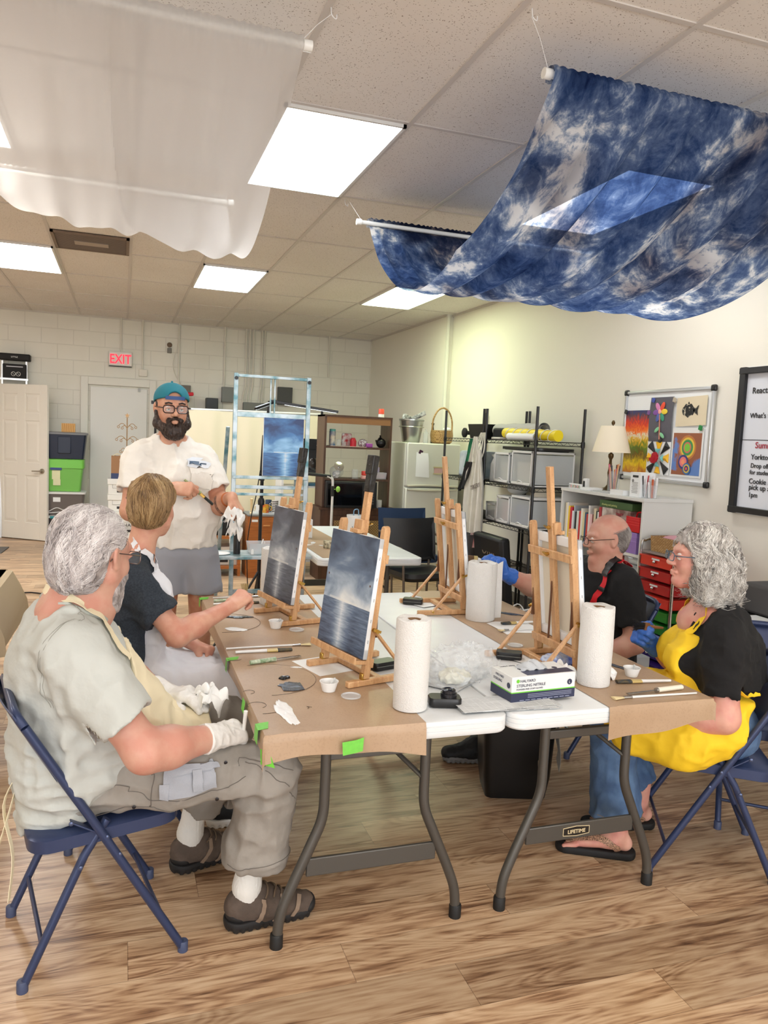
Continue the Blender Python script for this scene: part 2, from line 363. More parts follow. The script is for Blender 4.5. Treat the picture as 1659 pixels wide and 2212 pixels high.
g.build('panel',n_,d2,smooth=False)
h_ = MB(); h_.lathe([(.032,0),(.032,.012),(.012,.016),(.012,.055)],Rd @ vec(.07,.0175,.93),20,Rd @ rotx(-PI / 2)); h_.beam(Rd @ vec(.07,.07,.93),Rd @ vec(.19,.07,.925),.018,.016)
h_.build('door_handle',mat('brushed_nickel',(170,164,154),.3,1.0),d2)
# wall conduits, boxes, sign (each a thing on the back wall)
M_PAINTED = mat('painted_conduit',(222,218,206),.5)
def conduit(pxs,top,bot,r=.012,lab='',bend=None):
 a = at(pxs,top,y=YB - .02); b = at(pxs + (0),bot,y=YB - .02)
 pts = [(a[0],YB - .02,HC),(a[0],YB - .02,(b[2] + .3))]
 pts = [(a[0],YB - .02,HC),(a[0],YB - .02,b[2])] if bend is None else [(a[0],YB - .02,HC),(a[0],YB - .02,b[2] + .25),(a[0] - bend,YB - .02,b[2] + .12),(a[0] - bend,YB - .02,b[2])]
 o = MB().tube(pts,r,10).build('conduit_pipe',M_PAINTED); tag(o,lab,'pipe','conduit pipes on the back wall')
conduit(262,690,757,.011,'short painted conduit pipe running up from the EXIT sign')
conduit(309,695,798,.011,'painted conduit pipe ending at the white box right of the EXIT sign')
conduit(388,700,830,.011,'painted conduit pipe with a hanging cable above the teal cap')
conduit(487,712,836,.012,'painted conduit pipe running down into the grey switch box')
for i,px in enumerate((533,541,549)): conduit(px,716,872,.013,['leftmost','middle','third'][i] + ' of the tight bundle of painted conduits above the grey panel',.03)
for i,px in enumerate((567,573)): conduit(px,718,872,.011,['left','right'][i] + ' pipe of the thin conduit pair right of the bundle',.02)
conduit(712,733,815,.012,'lone painted conduit pipe near the far right corner')
def wbox(nm,px0,py0,px1,py1,dep,m,lab,cat,y=None,bev=.004):
 a = at(px0,py0,y=YB); b = at(px1,py1,y=YB)
 o = MB().bb((a[0],YB - dep,b[2]),(b[0],YB,a[2])).build(nm,m,bevel=bev); return tag(o,lab,cat)
M_EG = mat('electrical_grey',(118,120,116),.45)
wbox('junction_box',300,798,318,814,.05,M_PAINTED,'small white junction box above the right corner of the exit door','junction box')
sb = wbox('switch_box',478,836,502,870,.1,M_EG,'grey safety switch box left of the aluminium easel top','switch box')
wbox('breaker_panel',524,869,582,892,.1,M_EG,'wide grey breaker panel under the bundle of conduits','breaker panel')
wbox('meter_box',599,836,628,876,.1,mat('dark_box',(66,66,66),.5),'dark grey box seen through the top of the aluminium easel','meter box')
wbox('alarm_box',390,832,411,850,.07,mat('alarm_brown',(104,98,88),.5),'small brown box pair beside the teal cap','alarm box')
t = thing('alarm_bell','small round brown alarm over a grey box high on the block wall','alarm',at(366,750,y=YB) + vec(0,-.005,0))
MB().lathe([(.03,0),(.035,.02),(.02,.03)],(0,0,.03),18,rotx(PI / 2)).build('sounder',mat('alarm_tan',(110,90,72),.5),t); MB().box((0,-.02,-.05),(.06,.04,.07)).build('housing',mat('alarm_grey',(120,116,108),.5),t,bevel=.006)
cb = at(372,770,y=YB); cc2 = at(388,826,y=YB)
tag(MB().tube(spline([at(387,705,y=YB - .03),at(384,745,y=YB - .03),at(374,785,y=YB - .03),at(380,812,y=YB - .03),at(392,832,y=YB - .03)],6),.005,6).build('cable',M_PAINTED),'thin white cable looping beside the conduit above the teal cap','cable')
# EXIT sign
a = at(235,758,y=YB - .06); b = at(285,792,y=YB - .06)
t = thing('exit_sign','white EXIT sign with red glowing letters above the exit door','sign',((a[0] + b[0]) / 2,YB - .035,b[2]))
wd,ht = b[0] - a[0],a[2] - b[2]
MB().box((0,0,ht / 2),(wd,.06,ht)).build('housing',mat('sign_white',(225,222,216),.4),t,bevel=.006)
MB().box((0,0.0,-.006),(wd * .98,.05,.012)).build('base_strip',mat('sign_dark',(60,60,60),.5),t)
text('EXIT',ht * .92,(t.location.x,YB - .066,b[2] + ht * .17),(1,0,0),(0,0,1),mat('exit_red',(255,40,60),.5,emit=1.6),t,'letters',.001,'CENTER',0.003,.78)
# ================= CANOPIES =================
def fabric_grid(x0,x1,prof,nx,folds,amp,seed=0,nsub=6,lift=0):
 """prof: (y, z) polyline across the span; folds run along it"""
 rng = np.random.RandomState(seed); P = spline([(y,z,0) for y,z in prof],nsub)[:,:2]
 s = np.concatenate([[0],np.cumsum(np.linalg.norm(np.diff(P,axis=0),axis=1))]); s /= s[-1]
 T = np.gradient(P,axis=0); N = np.stack([-T[:,1],T[:,0]],1); N /= np.linalg.norm(N,axis=1,keepdims=True)
 xs = np.linspace(x0,x1,nx); G = np.zeros((nx,len(P),3)); fr = [(f,rng.rand() * 6.28,rng.rand() * 2 - 1,a) for f,a in folds]
 for i,x in enumerate(xs):
  u = (x - x0)
  for j in range(len(P)):
   v = s[j]; d = 0; dx = 0; env = 1.0
   for f,ph,sk,a in fr:
    w_ = math.sin(f * u * 6.2832 + ph + sk * 3.0 * v + 1.3 * math.sin(2.1 * u * f * .37 + 2 * v)); w_ = math.copysign(abs(w_) ** 1.0,w_); w_ = 1 - 2 * abs(w_) ** .7 if a > .011 else w_
    d += a * w_ * (0.55 + .45 * math.sin(3.1 * v + ph))
   end = min(v,1 - v) * 11
   ruffle = .004 * math.sin(x * 190 + 2 * math.sin(x * 31)) * max(0,1 - end)
   d = d * min(1,end * end * .3) + ruffle
   G[i,j] = (x,P[j,0] + N[j,0] * d,P[j,1] + N[j,1] * d + lift * max(0,math.sin(PI * v)) * max(0,(x1 - .3 - x) / 1.0))
 return G
def rod(x0,x1,y,z,root,endx=None):
 MB(root).tube([(x0,y,z),(x1,y,z)],.0135,14).build('rod',mat('pvc_white',(232,232,228),.35),root)
 for x in (x0,x1): MB(root).lathe([(.019,0),(.019,.03),(.0135,.032)],(x - .004,y,z),16,roty(PI / 2)).build('end_cap',mat('pvc_white',(232,232,228),.35),root)
def hang(pts,root):
 MB(root).tube(pts,.0012,5).build('fishing_line',mat('fishing_line',(225,225,225),.3),root)
def hook(x,y,root):
 MB(root).tube(spline([(x,y,HC - .004),(x + .004,y,HC - .03),(x + .02,y,HC - .04),(x + .022,y,HC - .025)],5),.002,6).build('ceiling_hook',mat('hook_white',(220,220,220),.4),root)
# white sheer
n = NT('white_sheer'); n.t.nodes.remove(n.b); tr = n.t.nodes.new('ShaderNodeBsdfTransparent'); tr.inputs[0].default_value = (.93,.92,.91,1); df = n.t.nodes.new('ShaderNodeBsdfDiffuse'); df.inputs[0].default_value = (.72,.705,.69,1)
tl = n.t.nodes.new('ShaderNodeBsdfTranslucent'); tl.inputs[0].default_value = (.60,.58,.56,1); m1 = n.t.nodes.new('ShaderNodeMixShader'); m2 = n.t.nodes.new('ShaderNodeMixShader')
m1.inputs[0].default_value = .5; n.t.links.new(df.outputs[0],m1.inputs[1]); n.t.links.new(tl.outputs[0],m1.inputs[2])
lw = n.n('LayerWeight',Blend=.35); mr = n.math('MULTIPLY_ADD',(lw,1),.6,.50); n.t.links.new(mr.outputs[0],m2.inputs[0]); n.t.links.new(tr.outputs[0],m2.inputs[1]); n.t.links.new(m1.outputs[0],m2.inputs[2]); n.t.links.new(m2.outputs[0],n.out.inputs[0]); M_SHEER = n.m
t = thing('white_canopy','white sheer fabric canopy sagging between rods under the ceiling','canopy',(-.35,3.7,2.35))
G = fabric_grid(-1.0,.565,[(2.765,2.88),(2.765,2.915),(2.735,2.928),(2.705,2.91),(2.71,2.87),(2.83,2.79),(3.1,2.62),(3.4,2.485),(3.75,2.43),(4.1,2.485),(4.4,2.62),(4.62,2.80),(4.70,2.87),(4.76,2.89),(4.75,2.93),(4.70,2.93)],260,[(1.3,.014),(2.6,.010),(4.7,.0109),(.8,.03),(7.5,.006)],1,3,5,.15)
MB(t).sheet(G).build('sheer_fabric',M_SHEER,t)
rod(-1.05,.575,2.735,2.898,t); rod(-1.05,.575,4.72,2.90,t)
hang([(.565,2.735,2.91),(.62,2.75,2.98),(.669,2.758,HC - .03)],t); hook(.669,2.758,t); hang([(-.9,2.735,2.91),(-.9,2.735,HC)],t); hang([(.56,4.72,2.91),(.56,4.72,HC)],t)
# blue tie-dye
n = NT('tie_dye'); n.t.nodes.remove(n.b); tc = n.n('TexCoord')
def dn(scale,det,dist,sc=(1,1,1)):
 mp = n.n('Mapping',Scale=sc); n.link((tc,3),0,mp); x = n.n('TexNoise',Scale=scale,Detail=det,Distortion=dist,Roughness=.68); n.link(mp,0,x); return x
a1 = dn(2.3,8.0,.6,(1.3,1,1)); a2 = dn(9,6.0,1.3,(1.6,.8,.8)); a3 = dn(1.6,2.0,0.4)
fa = n.math('ADD',n.math('MULTIPLY',a1,.72),n.math('MULTIPLY',a2,.28)); ra = n.ramp(fa,[(.34,(26,40,80)),(.44,(58,80,124)),(.51,(98,118,156)),(.545,(150,166,192)),(.59,(232,234,236))])
rb = n.ramp(a3,[(.50,(255,255,255)),(.66,(150,142,150))]); cm = n.mix(1.0,ra,rb,'MULTIPLY')
def lk(a,b): n.t.links.new(a.outputs[2] if a.bl_idname == 'ShaderNodeMix' else a.outputs[0],b)
df = n.t.nodes.new('ShaderNodeBsdfDiffuse'); tl = n.t.nodes.new('ShaderNodeBsdfTranslucent'); tr = n.t.nodes.new('ShaderNodeBsdfTransparent'); lk(cm,df.inputs[0]); lk(cm,tl.inputs[0]); lk(cm,tr.inputs[0])
m1 = n.t.nodes.new('ShaderNodeMixShader'); m2 = n.t.nodes.new('ShaderNodeMixShader'); m1.inputs[0].default_value = .55; m2.inputs[0].default_value = .86
n.t.links.new(df.outputs[0],m1.inputs[1]); n.t.links.new(tl.outputs[0],m1.inputs[2]); n.t.links.new(tr.outputs[0],m2.inputs[1]); n.t.links.new(m1.outputs[0],m2.inputs[2]); n.t.links.new(m2.outputs[0],n.out.inputs[0])
t = thing('blue_canopy','blue and white tie-dye canopy sagging between two rods under the ceiling','canopy',(2.2,3.6,2.3))
G = fabric_grid(1.425,3.0,[(2.585,2.87),(2.585,2.905),(2.555,2.918),(2.525,2.90),(2.53,2.86),(2.64,2.77),(2.9,2.585),(3.2,2.43),(3.5,2.36),(3.8,2.355),(4.1,2.43),(4.4,2.60),(4.6,2.78),(4.67,2.86),(4.735,2.87),(4.73,2.915),(4.68,2.915)],300,[(1.1,.026),(2.3,.030),(4.3,.016),(7.1,.008)],7,5)
MB(t).sheet(G).build('tie_dye_fabric',n.m,t)
rod(1.405,3.05,2.555,2.888,t); rod(1.355,3.0,4.70,2.888,t)
hang([(1.418,2.555,2.905),(1.36,2.52,2.98),(1.306,2.489,HC - .03)],t); hook(1.306,2.489,t); hang([(1.38,4.70,2.90),(1.33,4.8,HC - .03)],t); hook(1.312,4.852,t)
# ================= FRONT TABLES =================
TZ = .74
M_TOP = mat('table_plastic',(228,231,232),.38,bump=.12,bscale=260,noise=.05,nscale=6)
M_TL = mat('table_leg_grey',(92,90,86),.38,.55)
M_RUB = mat('black_rubber',(22,22,22),.6)
def rrect(w_,d_,r,seg=6):
 out = []
 for cx,cy,a0 in ((w_ / 2 - r,d_ / 2 - r,0),(-w_ / 2 + r,d_ / 2 - r,PI / 2),(-w_ / 2 + r,-d_ / 2 + r,PI),(w_ / 2 - r,-d_ / 2 + r,1.5 * PI)):
  for i in range(seg + 1): a = a0 + PI / 2 * i / seg; out.append((cx + r * math.cos(a),cy + r * math.sin(a)))
 return out
def rings(sections,mb):
 """stack of closed outlines [(poly, z)]"""
 n_ = len(sections[0][0]); V = [(x,y,z) for poly,z in sections for x,y in poly]; F = []
 for i in range(len(sections) - 1):
  for j in range(n_): F.append((i * n_ + j,i * n_ + (j + 1) % n_,(i + 1) * n_ + (j + 1) % n_,(i + 1) * n_ + j))
 F.append(tuple(range(n_ - 1,-1,-1))); F.append(tuple((len(sections) - 1) * n_ + j for j in range(n_))); return mb.add(V,F)
def folding_table(loc,rz,label,badge=False,W_=.758,L_=1.83,group='white folding tables'):
 t = thing('folding_table',label,'table',loc,rz,group)
 r = .05; S = lambda i,z: (rrect(W_ - 2 * i,L_ - 2 * i,r - i * .5,7),z)
 z0 = TZ - .052
 secs = [S(.004,z0),S(0,z0 + .006),S(0,z0 + .018),S(.002,z0 + .0195),S(0,z0 + .021),S(0,z0 + .033),S(.002,z0 + .0345),S(0,z0 + .036),S(0,z0 + .046),S(.002,z0 + .050),S(.007,TZ)]
 rings(secs,MB()).build('tabletop',M_TOP,t)
 for s in (-1,1):
  yl = s * (L_ / 2 - .155)     # leg frame
  for q in (-1,1):
   p = spline([(q * .165,yl,TZ - .05),(q * .165,yl,.50),(q * .170,yl,.40),(q * .205,yl,.31),(q * .262,yl,.18),(q * .292,yl,.095),(q * .30,yl,.0)],5)
   lg = MB().tube(p,.0165,12,up=(0,1,0)).build('leg',M_TL,t); fo = MB().lathe([(.0205,0),(.0205,.04),(.0175,.045)],(q * .30,yl,0),14).build('rubber_foot',M_RUB,lg)
  MB().box((0,yl,.245),(.43,.012,.058)).build('crossbar',M_TL,t,bevel=.003)
  MB().box((0,yl,.60),(.33,.018,.03)).build('brace',M_TL,t,bevel=.003)
  b_ = MB(); yi = yl - s * .42
  b_.tube([(-.155,yl,.605),(-.02,yl - s * .2,.64),(0,yi,TZ - .06)],.008,8); b_.tube([(.155,yl,.50),(.02,yl - s * .2,.62),(0,yi,TZ - .06)],.008,8)
  b_.build('brace',M_TL,t)
  MB().tube(spline([(-.155,yl + .02,.52),(-.145,yl + .03,.49),(-.16,yl + .03,.47),(-.17,yl + .02,.50)],4),.004,6).build('lock_ring',mat('grey_metal',(140,138,132),.4,.6),t)
 if badge:
  yl = -(L_ / 2 - .155) - .0065
  pb = MB().prism([(-.05,-.012),(0,-.016),(.05,-.012),(.05,.012),(0,.016),(-.05,.012)],0,.0015,rotx(PI / 2),(-.02,yl,.245)).build('badge',mat('badge_black',(25,22,20),.4),t)
  M = mat('badge_gold',(214,196,158),.4)
  bl = MB(); pl = [(-.052,-.013),(0,-.0175),(.052,-.013),(.052,.013),(0,.0175),(-.052,.013)]
  for i in range(6):
   a_,b2 = pl[i],pl[(i + 1) % 6]; bl.beam((-.02 + a_[0],yl - .001,.245 + a_[1]),(-.02 + b2[0],yl - .001,.245 + b2[1]),.002,.002)
  bl.build('badge_border',M,t)
  o = text('LIFETIME',.0185,(t.location.x - .02,t.location.y + yl - .002,.2385),(1,0,0),(0,0,1),M,t,'badge_lettering',.0004,'CENTER',.0004)
 return t
YT = 2.955
tA = folding_table((.768,YT,0),0,'white folding table on the left, half under brown paper, big man at its edge')
tB = folding_table((1.532,YT,0),0,'white folding table on the right with a brand badge on its crossbar',True)
# brown kraft paper: paper with drooping edge, one object per table
n = NT('kraft_paper'); tc = n.n('TexCoord'); a1 = n.n('TexNoise',Scale=3.0,Detail=4.0); n.link((tc,3),0,a1); mp = n.n('Mapping',Scale=(1,1,1)); n.link((tc,3),0,mp); a2 = n.n('TexNoise',Scale=160.0,Detail=3.0); n.link(mp,0,a2)
c0 = n.ramp(a1,[(.3,(166,138,110)),(.7,(184,156,127))]); n.col(n.mix(n.math('MULTIPLY',n.math('LESS_THAN',a2,.42),.12),c0,(120,90,64))); n.rough(.42); n.bump(a1,.5,.006); M_KRAFT = n.m; M_KRAFT.node_tree.nodes['Principled BSDF'].inputs['Specular IOR Level'].default_value = .45
def paper(nm,x0,x1,left,right,front,label,seed):
 """paper over the table top; left/right/front = how far each side hangs down (0 = cut flat)"""
 rng = np.random.RandomState(seed); z = TZ + .0016; ya,yb = YT - .917,YT + .912
 def axis(lo,hi,dl,dh,n_,c_lo,c_hi):
  a_ = []
  if dl:
   for q in np.linspace(1,.0,7)[:-1]: a_.append((lo,-q * dl))
  a_ += [(v,0) for v in np.linspace(lo,hi,n_)]
  if dh:
   for q in np.linspace(0,1,7)[1:]: a_.append((hi,-q * dh))
  return a_
 X = axis(x0,x1,left,right,36,0,0); Y = axis(ya,yb,front,0,80,0,0)
 G = np.zeros((len(X),len(Y),3))
 for i,(x,dx) in enumerate(X):
  for j,(y,dy) in enumerate(Y):
   drop = dx + dy if not (dx and dy) else -max(-dx,-dy) - .25 * min(-dx,-dy)
   ox = oy = 0
   if dx: ox = (-1 if x < (x0 + x1) / 2 else 1) * (.004 + .004 * math.sin(9 * y + seed) * (-dx / .06))
   if dy: oy = -(.004 + .012 * abs(dy) / .1 * math.sin(7 * x + seed * 2) ** 2)
   wv = 1.0
   if dy: drop += dy * (.22 * math.sin(3.1 * x * 2 + seed * 1.3) + .05 * math.sin(23 * x))
   if dx: drop += dx * .25 * math.sin(4 * y + seed)
   if dx and dy: ox *= 1.5; oy *= 1.5
   zz = z + (0 if drop else .0012 * (math.sin(5 * x + 2.1 * y * 3) + 1) * (1 if x0 + .03 < x < x1 - .03 else 0))
   G[i,j] = (x + ox,y + oy,zz + drop)
 return tag(MB().sheet(G[:,::-1] if False else G,.0006).build(nm,M_KRAFT),label,'paper cover')
pA = paper('paper_cover',.383,.862,.05,0,.085,'brown kraft paper taped over the left table top and its front edge',1)
pB = paper('paper_cover',1.50,1.917,0,.06,.09,'brown kraft paper covering the right side of the right table',4)
# green tape pieces
M_TAPE = mat('green_tape',(108,198,60),.5,noise=.12,nscale=90)
def tape(poly,label,th=.0008):
 """poly: 3D outline of a strip (list of rows of two points)"""
 G = np.array(poly,float); return tag(MB().sheet(G,th).build('masking_tape',M_TAPE),label,'tape','green tape pieces holding the brown paper')
tape([[(.60,2.017,.712),(.602,2.012,.675)],[(.64,2.016,.716),(.640,2.011,.68)],[(.664,2.017,.722),(.660,2.011,.684)]][::-1],'green tape rectangle on the hanging paper below the near paper towel roll')
tape([[(.395,2.030,.70),(.410,2.018,.655)],[(.374,2.05,.70),(.374,2.04,.66)]],'green tape at the bottom of the near left paper corner')
tape([[(.369,2.13,.700),(.369,2.02 + .06,.70)],[(.371,2.13,.742),(.371,2.08,.742)],[(.41,2.135,.7435),(.40,2.085,.7435)]][::-1],'green tape folded over the near left table corner',.0005)
tape([[(.366,2.36,.705),(.366,2.315,.705)],[(.370,2.36,.742),(.370,2.315,.742)]][::-1],'green tape strip on the table edge above the white rag')
tape([[(.369,2.79,.700),(.369,2.75,.70)],[(.371,2.79,.743),(.371,2.75,.743)],[(.42,2.80,.7435),(.41,2.765,.7435)]][::-1],'green tape across the table edge left of the fan brush tip',.0005)
tape([[(.371,3.84,.705),(.371,3.79,.705)],[(.372,3.84,.743),(.372,3.79,.743)],[(.42,3.85,.7435),(.41,3.80,.7435)]][::-1],'green tape at the far left table corner in front of the standing man',.0005)
# pencil marks and paint on the paper
M_INK = mat('pencil_line',(70,58,50),.6)
def pencil(pts,label,r=.0007):
 return tag(MB().tube([(x,y,TZ + .0040) for x,y in pts],r,5).build('pencil_line',M_INK),label,'drawn line','plate outlines drawn on the brown paper')
def arc(cx,cy,r,a0,a1,n_=40,e=1.0): return [(cx + r * math.cos(math.radians(a)),cy + e * r * math.sin(math.radians(a))) for a in np.linspace(a0,a1,n_)]
pencil(arc(.475,2.52,.165,-95,105),'large drawn arc around the grey paint smear near the big man'); pencil(arc(.415,3.32,.17,-95,100),'large drawn arc around the black smear near the blond youth')
pencil(arc(.40,2.275,.028,-60,200),'small drawn loop left of the white paint stroke'); pencil(arc(.395,2.40,.018,-80,170),'tiny drawn loop on the near part of the paper edge')
pencil([(.405,2.20),(.425,2.20),(.47,2.21)],'short drawn line ending at the white paint stroke'); pencil(arc(.40,2.78,.03,-150,-40),'small drawn curve under the flat paint brush')
pencil([(.545,2.215),(.552,2.225),(.546,2.235),(.56,2.225)],'small handwritten mark right of the white paint stroke')
text('4',.02,(.655,2.43,TZ + .004),(.5,.8,0),(-.8,.5,0),M_INK,None,'pencil_mark'); tag(_TEXTS[-1],'small pencilled figure beside the first small cup','drawn mark')
def blob(cx,cy,rx,ry,ang,seed,h=.003,ragged=.25,n_=36):
 rng = np.random.RandomState(seed); ph = rng.rand(6) * 6.28; V = []; c_,s_ = math.cos(ang),math.sin(ang)
 rows = [(1.0,0.0004),(.97,h * .6),(.8,h),(.45,h * .8),(.0,h * .9)]; mb = MB(); n0 = n_
 for k,z in rows:
  for i in range(n_):
   a = 2 * PI * i / n_; rr = 1 + ragged * (.4 * math.sin(3 * a + ph[0]) + .35 * math.sin(5 * a + ph[1]) + .25 * math.sin(11 * a + ph[2]) + .2 * math.sin(17 * a + ph[3]))
   x,y = rx * k * rr * math.cos(a),ry * k * rr * math.sin(a); V.append((cx + c_ * x - s_ * y,cy + s_ * x + c_ * y,TZ + .004 + z + .0006 * math.sin(40 * x + 90 * y)))
 F = [(i * n_ + j,i * n_ + (j + 1) % n_,(i + 1) * n_ + (j + 1) % n_,(i + 1) * n_ + j) for i in range(4) for j in range(n_)] + [tuple(range(n_ - 1,-1,-1))]
 return mb.add(V,F)
M_PW = mat('paint_white',(240,240,240),.22,bump=.5,bscale=120); M_PG = mat('paint_grey',(74,82,96),.25,noise=.45,nscale=70,bump=.6,bscale=150); M_PK = mat('paint_black',(16,17,20),.18,bump=.4,bscale=90)
g = blob(.540,2.44,.038,.028,-.25,3); g.sheet([[(x,2.455 - .07 * (j / 3) + .004 * math.sin(90 * x),TZ + .0055) for j in range(4)] for x in np.linspace(.505,.575,8)],.001)
tag(g.build('paint_smear',M_PG),'slate grey paint patch on the brown paper near the first small cup','paint')
tag(blob(.533,2.515,.020,.013,.3,5,.006,.3).build('paint_blob',M_PK),'glossy black paint blob at the top of the slate grey patch','paint')
tag(blob(.474,2.20,.025,.105,.05,8,.002,.22).build('paint_smear',M_PW),'long white paint stroke near the front corner of the left table','paint')
tag(blob(.505,3.405,.062,.016,-.15,9,.003,.45).build('paint_smear',M_PK),'black paint streak beside the blond youth hand on the left table','paint')
tag(blob(.463,3.195,.050,.026,-.55,12,.002,.15).build('paint_smear',M_PW),'white paint patch near the blond youth elbow on the left table','paint')
tag(blob(.60,2.63,.022,.008,-.4,14,.001,.2).build('paint_smear',M_PW),'thin whitish paint drip behind the first small cup','paint')
tag(blob(1.805,3.30,.075,.017,-.75,21,.002,.35).build('paint_smear',M_PG),'dark grey paint streak on the right paper near the man with the red strap','paint')
tag(blob(1.80,2.44,.012,.11,.35,23,.002,.3).build('paint_smear',M_PG),'long dark paint streak leading to the cup near the woman','paint')
tag(MB().box((.695,2.63,TZ + .0045),(.14,.2,.0006),rotz(.3)).build('paper_sheet',mat('paper_white',(236,238,238),.6)),'white paper sheet under the near easel base','paper')
# ---------- paper towel rolls ----------
def towel_mat(nm,kind):
 n = NT(nm); tc = n.n('TexCoord')
 # unrolled coordinates: angle * r, z
 sx = n.n('SeparateXYZ',i0=(tc,3)); ang = n.math('ARCTAN2',(sx,1),(sx,0)); u = n.math('MULTIPLY',ang,.07); cmb = n.n('CombineXYZ'); n.link(u,0,cmb); n.link((sx,2),1,cmb)
 vo = n.n('TexVoronoi',Scale=16.0 if kind else 20.0,_voronoi_dimensions='2D',_distance='MANHATTAN' if kind else 'EUCLIDEAN'); n.link(cmb,0,vo); n.t.links.new(cmb.outputs[0],vo.inputs['Vector'])
 pp = n.math('PINGPONG',n.math('MULTIPLY',(vo,0),9.0 if not kind else 6.0),.5); st = n.math('GREATER_THAN',pp,.36)
 fn = n.n('TexNoise',Scale=260.0,Detail=2.0); n.link((tc,3),0,fn); hh = n.math('ADD',n.math('MULTIPLY',st,-1.0),n.math('MULTIPLY',fn,.5))
 n.b.inputs['Base Color'].default_value = lin((230,229,226)); n.rough(.9); n.bump(hh,1.0,.006); return n.m
M_TW1 = towel_mat('towel_swirl',0); M_TW2 = towel_mat('towel_diamond',1); M_CARD = mat('cardboard_core',(150,116,84),.8)
def roll(x,y,r,m,label,h=.278,lean=0,tail=False,tz=TZ + .005,h0=0):
 t = thing('paper_towel_roll',label,'paper towel roll',(x,y,tz),0,'paper towel rolls on the tables')
 t.rotation_euler = (lean,0,.4)
 V = []; seg = 48; pr_ = [(r * .97,0),(r,.006),(r,h * .5),(r * 1.0,h - .01),(r * .985,h - .002),(r * .93,h),(.024,h - .001),(.022,h - .004),(.021,.002)]
 mb = MB(); mb.lathe(pr_,(0,0,0),seg,None,False); mb.add([(r * .97 * math.cos(2 * PI * j / seg),r * .97 * math.sin(2 * PI * j / seg),0) for j in range(seg)],[tuple(range(seg))])
 # slightly uneven winding
 V = mb.v[0]; a = np.arctan2(V[:,1],V[:,0]); rr = np.hypot(V[:,0],V[:,1]); k = 1 + .018 * np.sin(2 * a + 8 * V[:,2] / h) * (rr > .03); V[:,0] *= k; V[:,1] *= k; V[:,2] += (V[:,2] > h * .9) * .0018 * np.sin(5 * a)
 mb.build('towel',m,t)
 MB().lathe([(.0225,.0),(.0225,h - .004),(.0205,h - .004),(.0205,0)],(0,0,0),24,None,False).build('core',M_CARD,t)
 if tail:
  G = [[(r * 1.01 * math.cos(q) + (0 if q < .2 else 0),r * 1.01 * math.sin(q),z) for z in np.linspace(.004,h - .004,8)] for q in np.linspace(-1.7,-.55,5)]
  G += [[(r * 1.01 * math.cos(-.55) + .011 * k2,r * 1.01 * math.sin(-.55) - .002 * k2 + .003 * math.sin(20 * z + k2),z + (.004 * k2 if z > .2 else 0)) for z in np.linspace(.004,h - .012,8)] for k2 in (1,2,3,3.6)]
  MB().sheet(G,.0008).build('loose_sheet',m,t)
 return t
roll(.858,2.165,.0545,M_TW1,'paper towel roll standing nearest, on the left table corner',.283)
roll(1.588,2.262,.058,M_TW2,'diamond-patterned paper towel roll beside the glove box',.279)
roll(1.605,3.215,.068,M_TW1,'paper towel roll with a loose end, before the blue gloved hand',.272,0,True)
roll(.700,3.66,.056,M_TW1,'paper towel roll half hidden behind the far easel on the left table',.275)
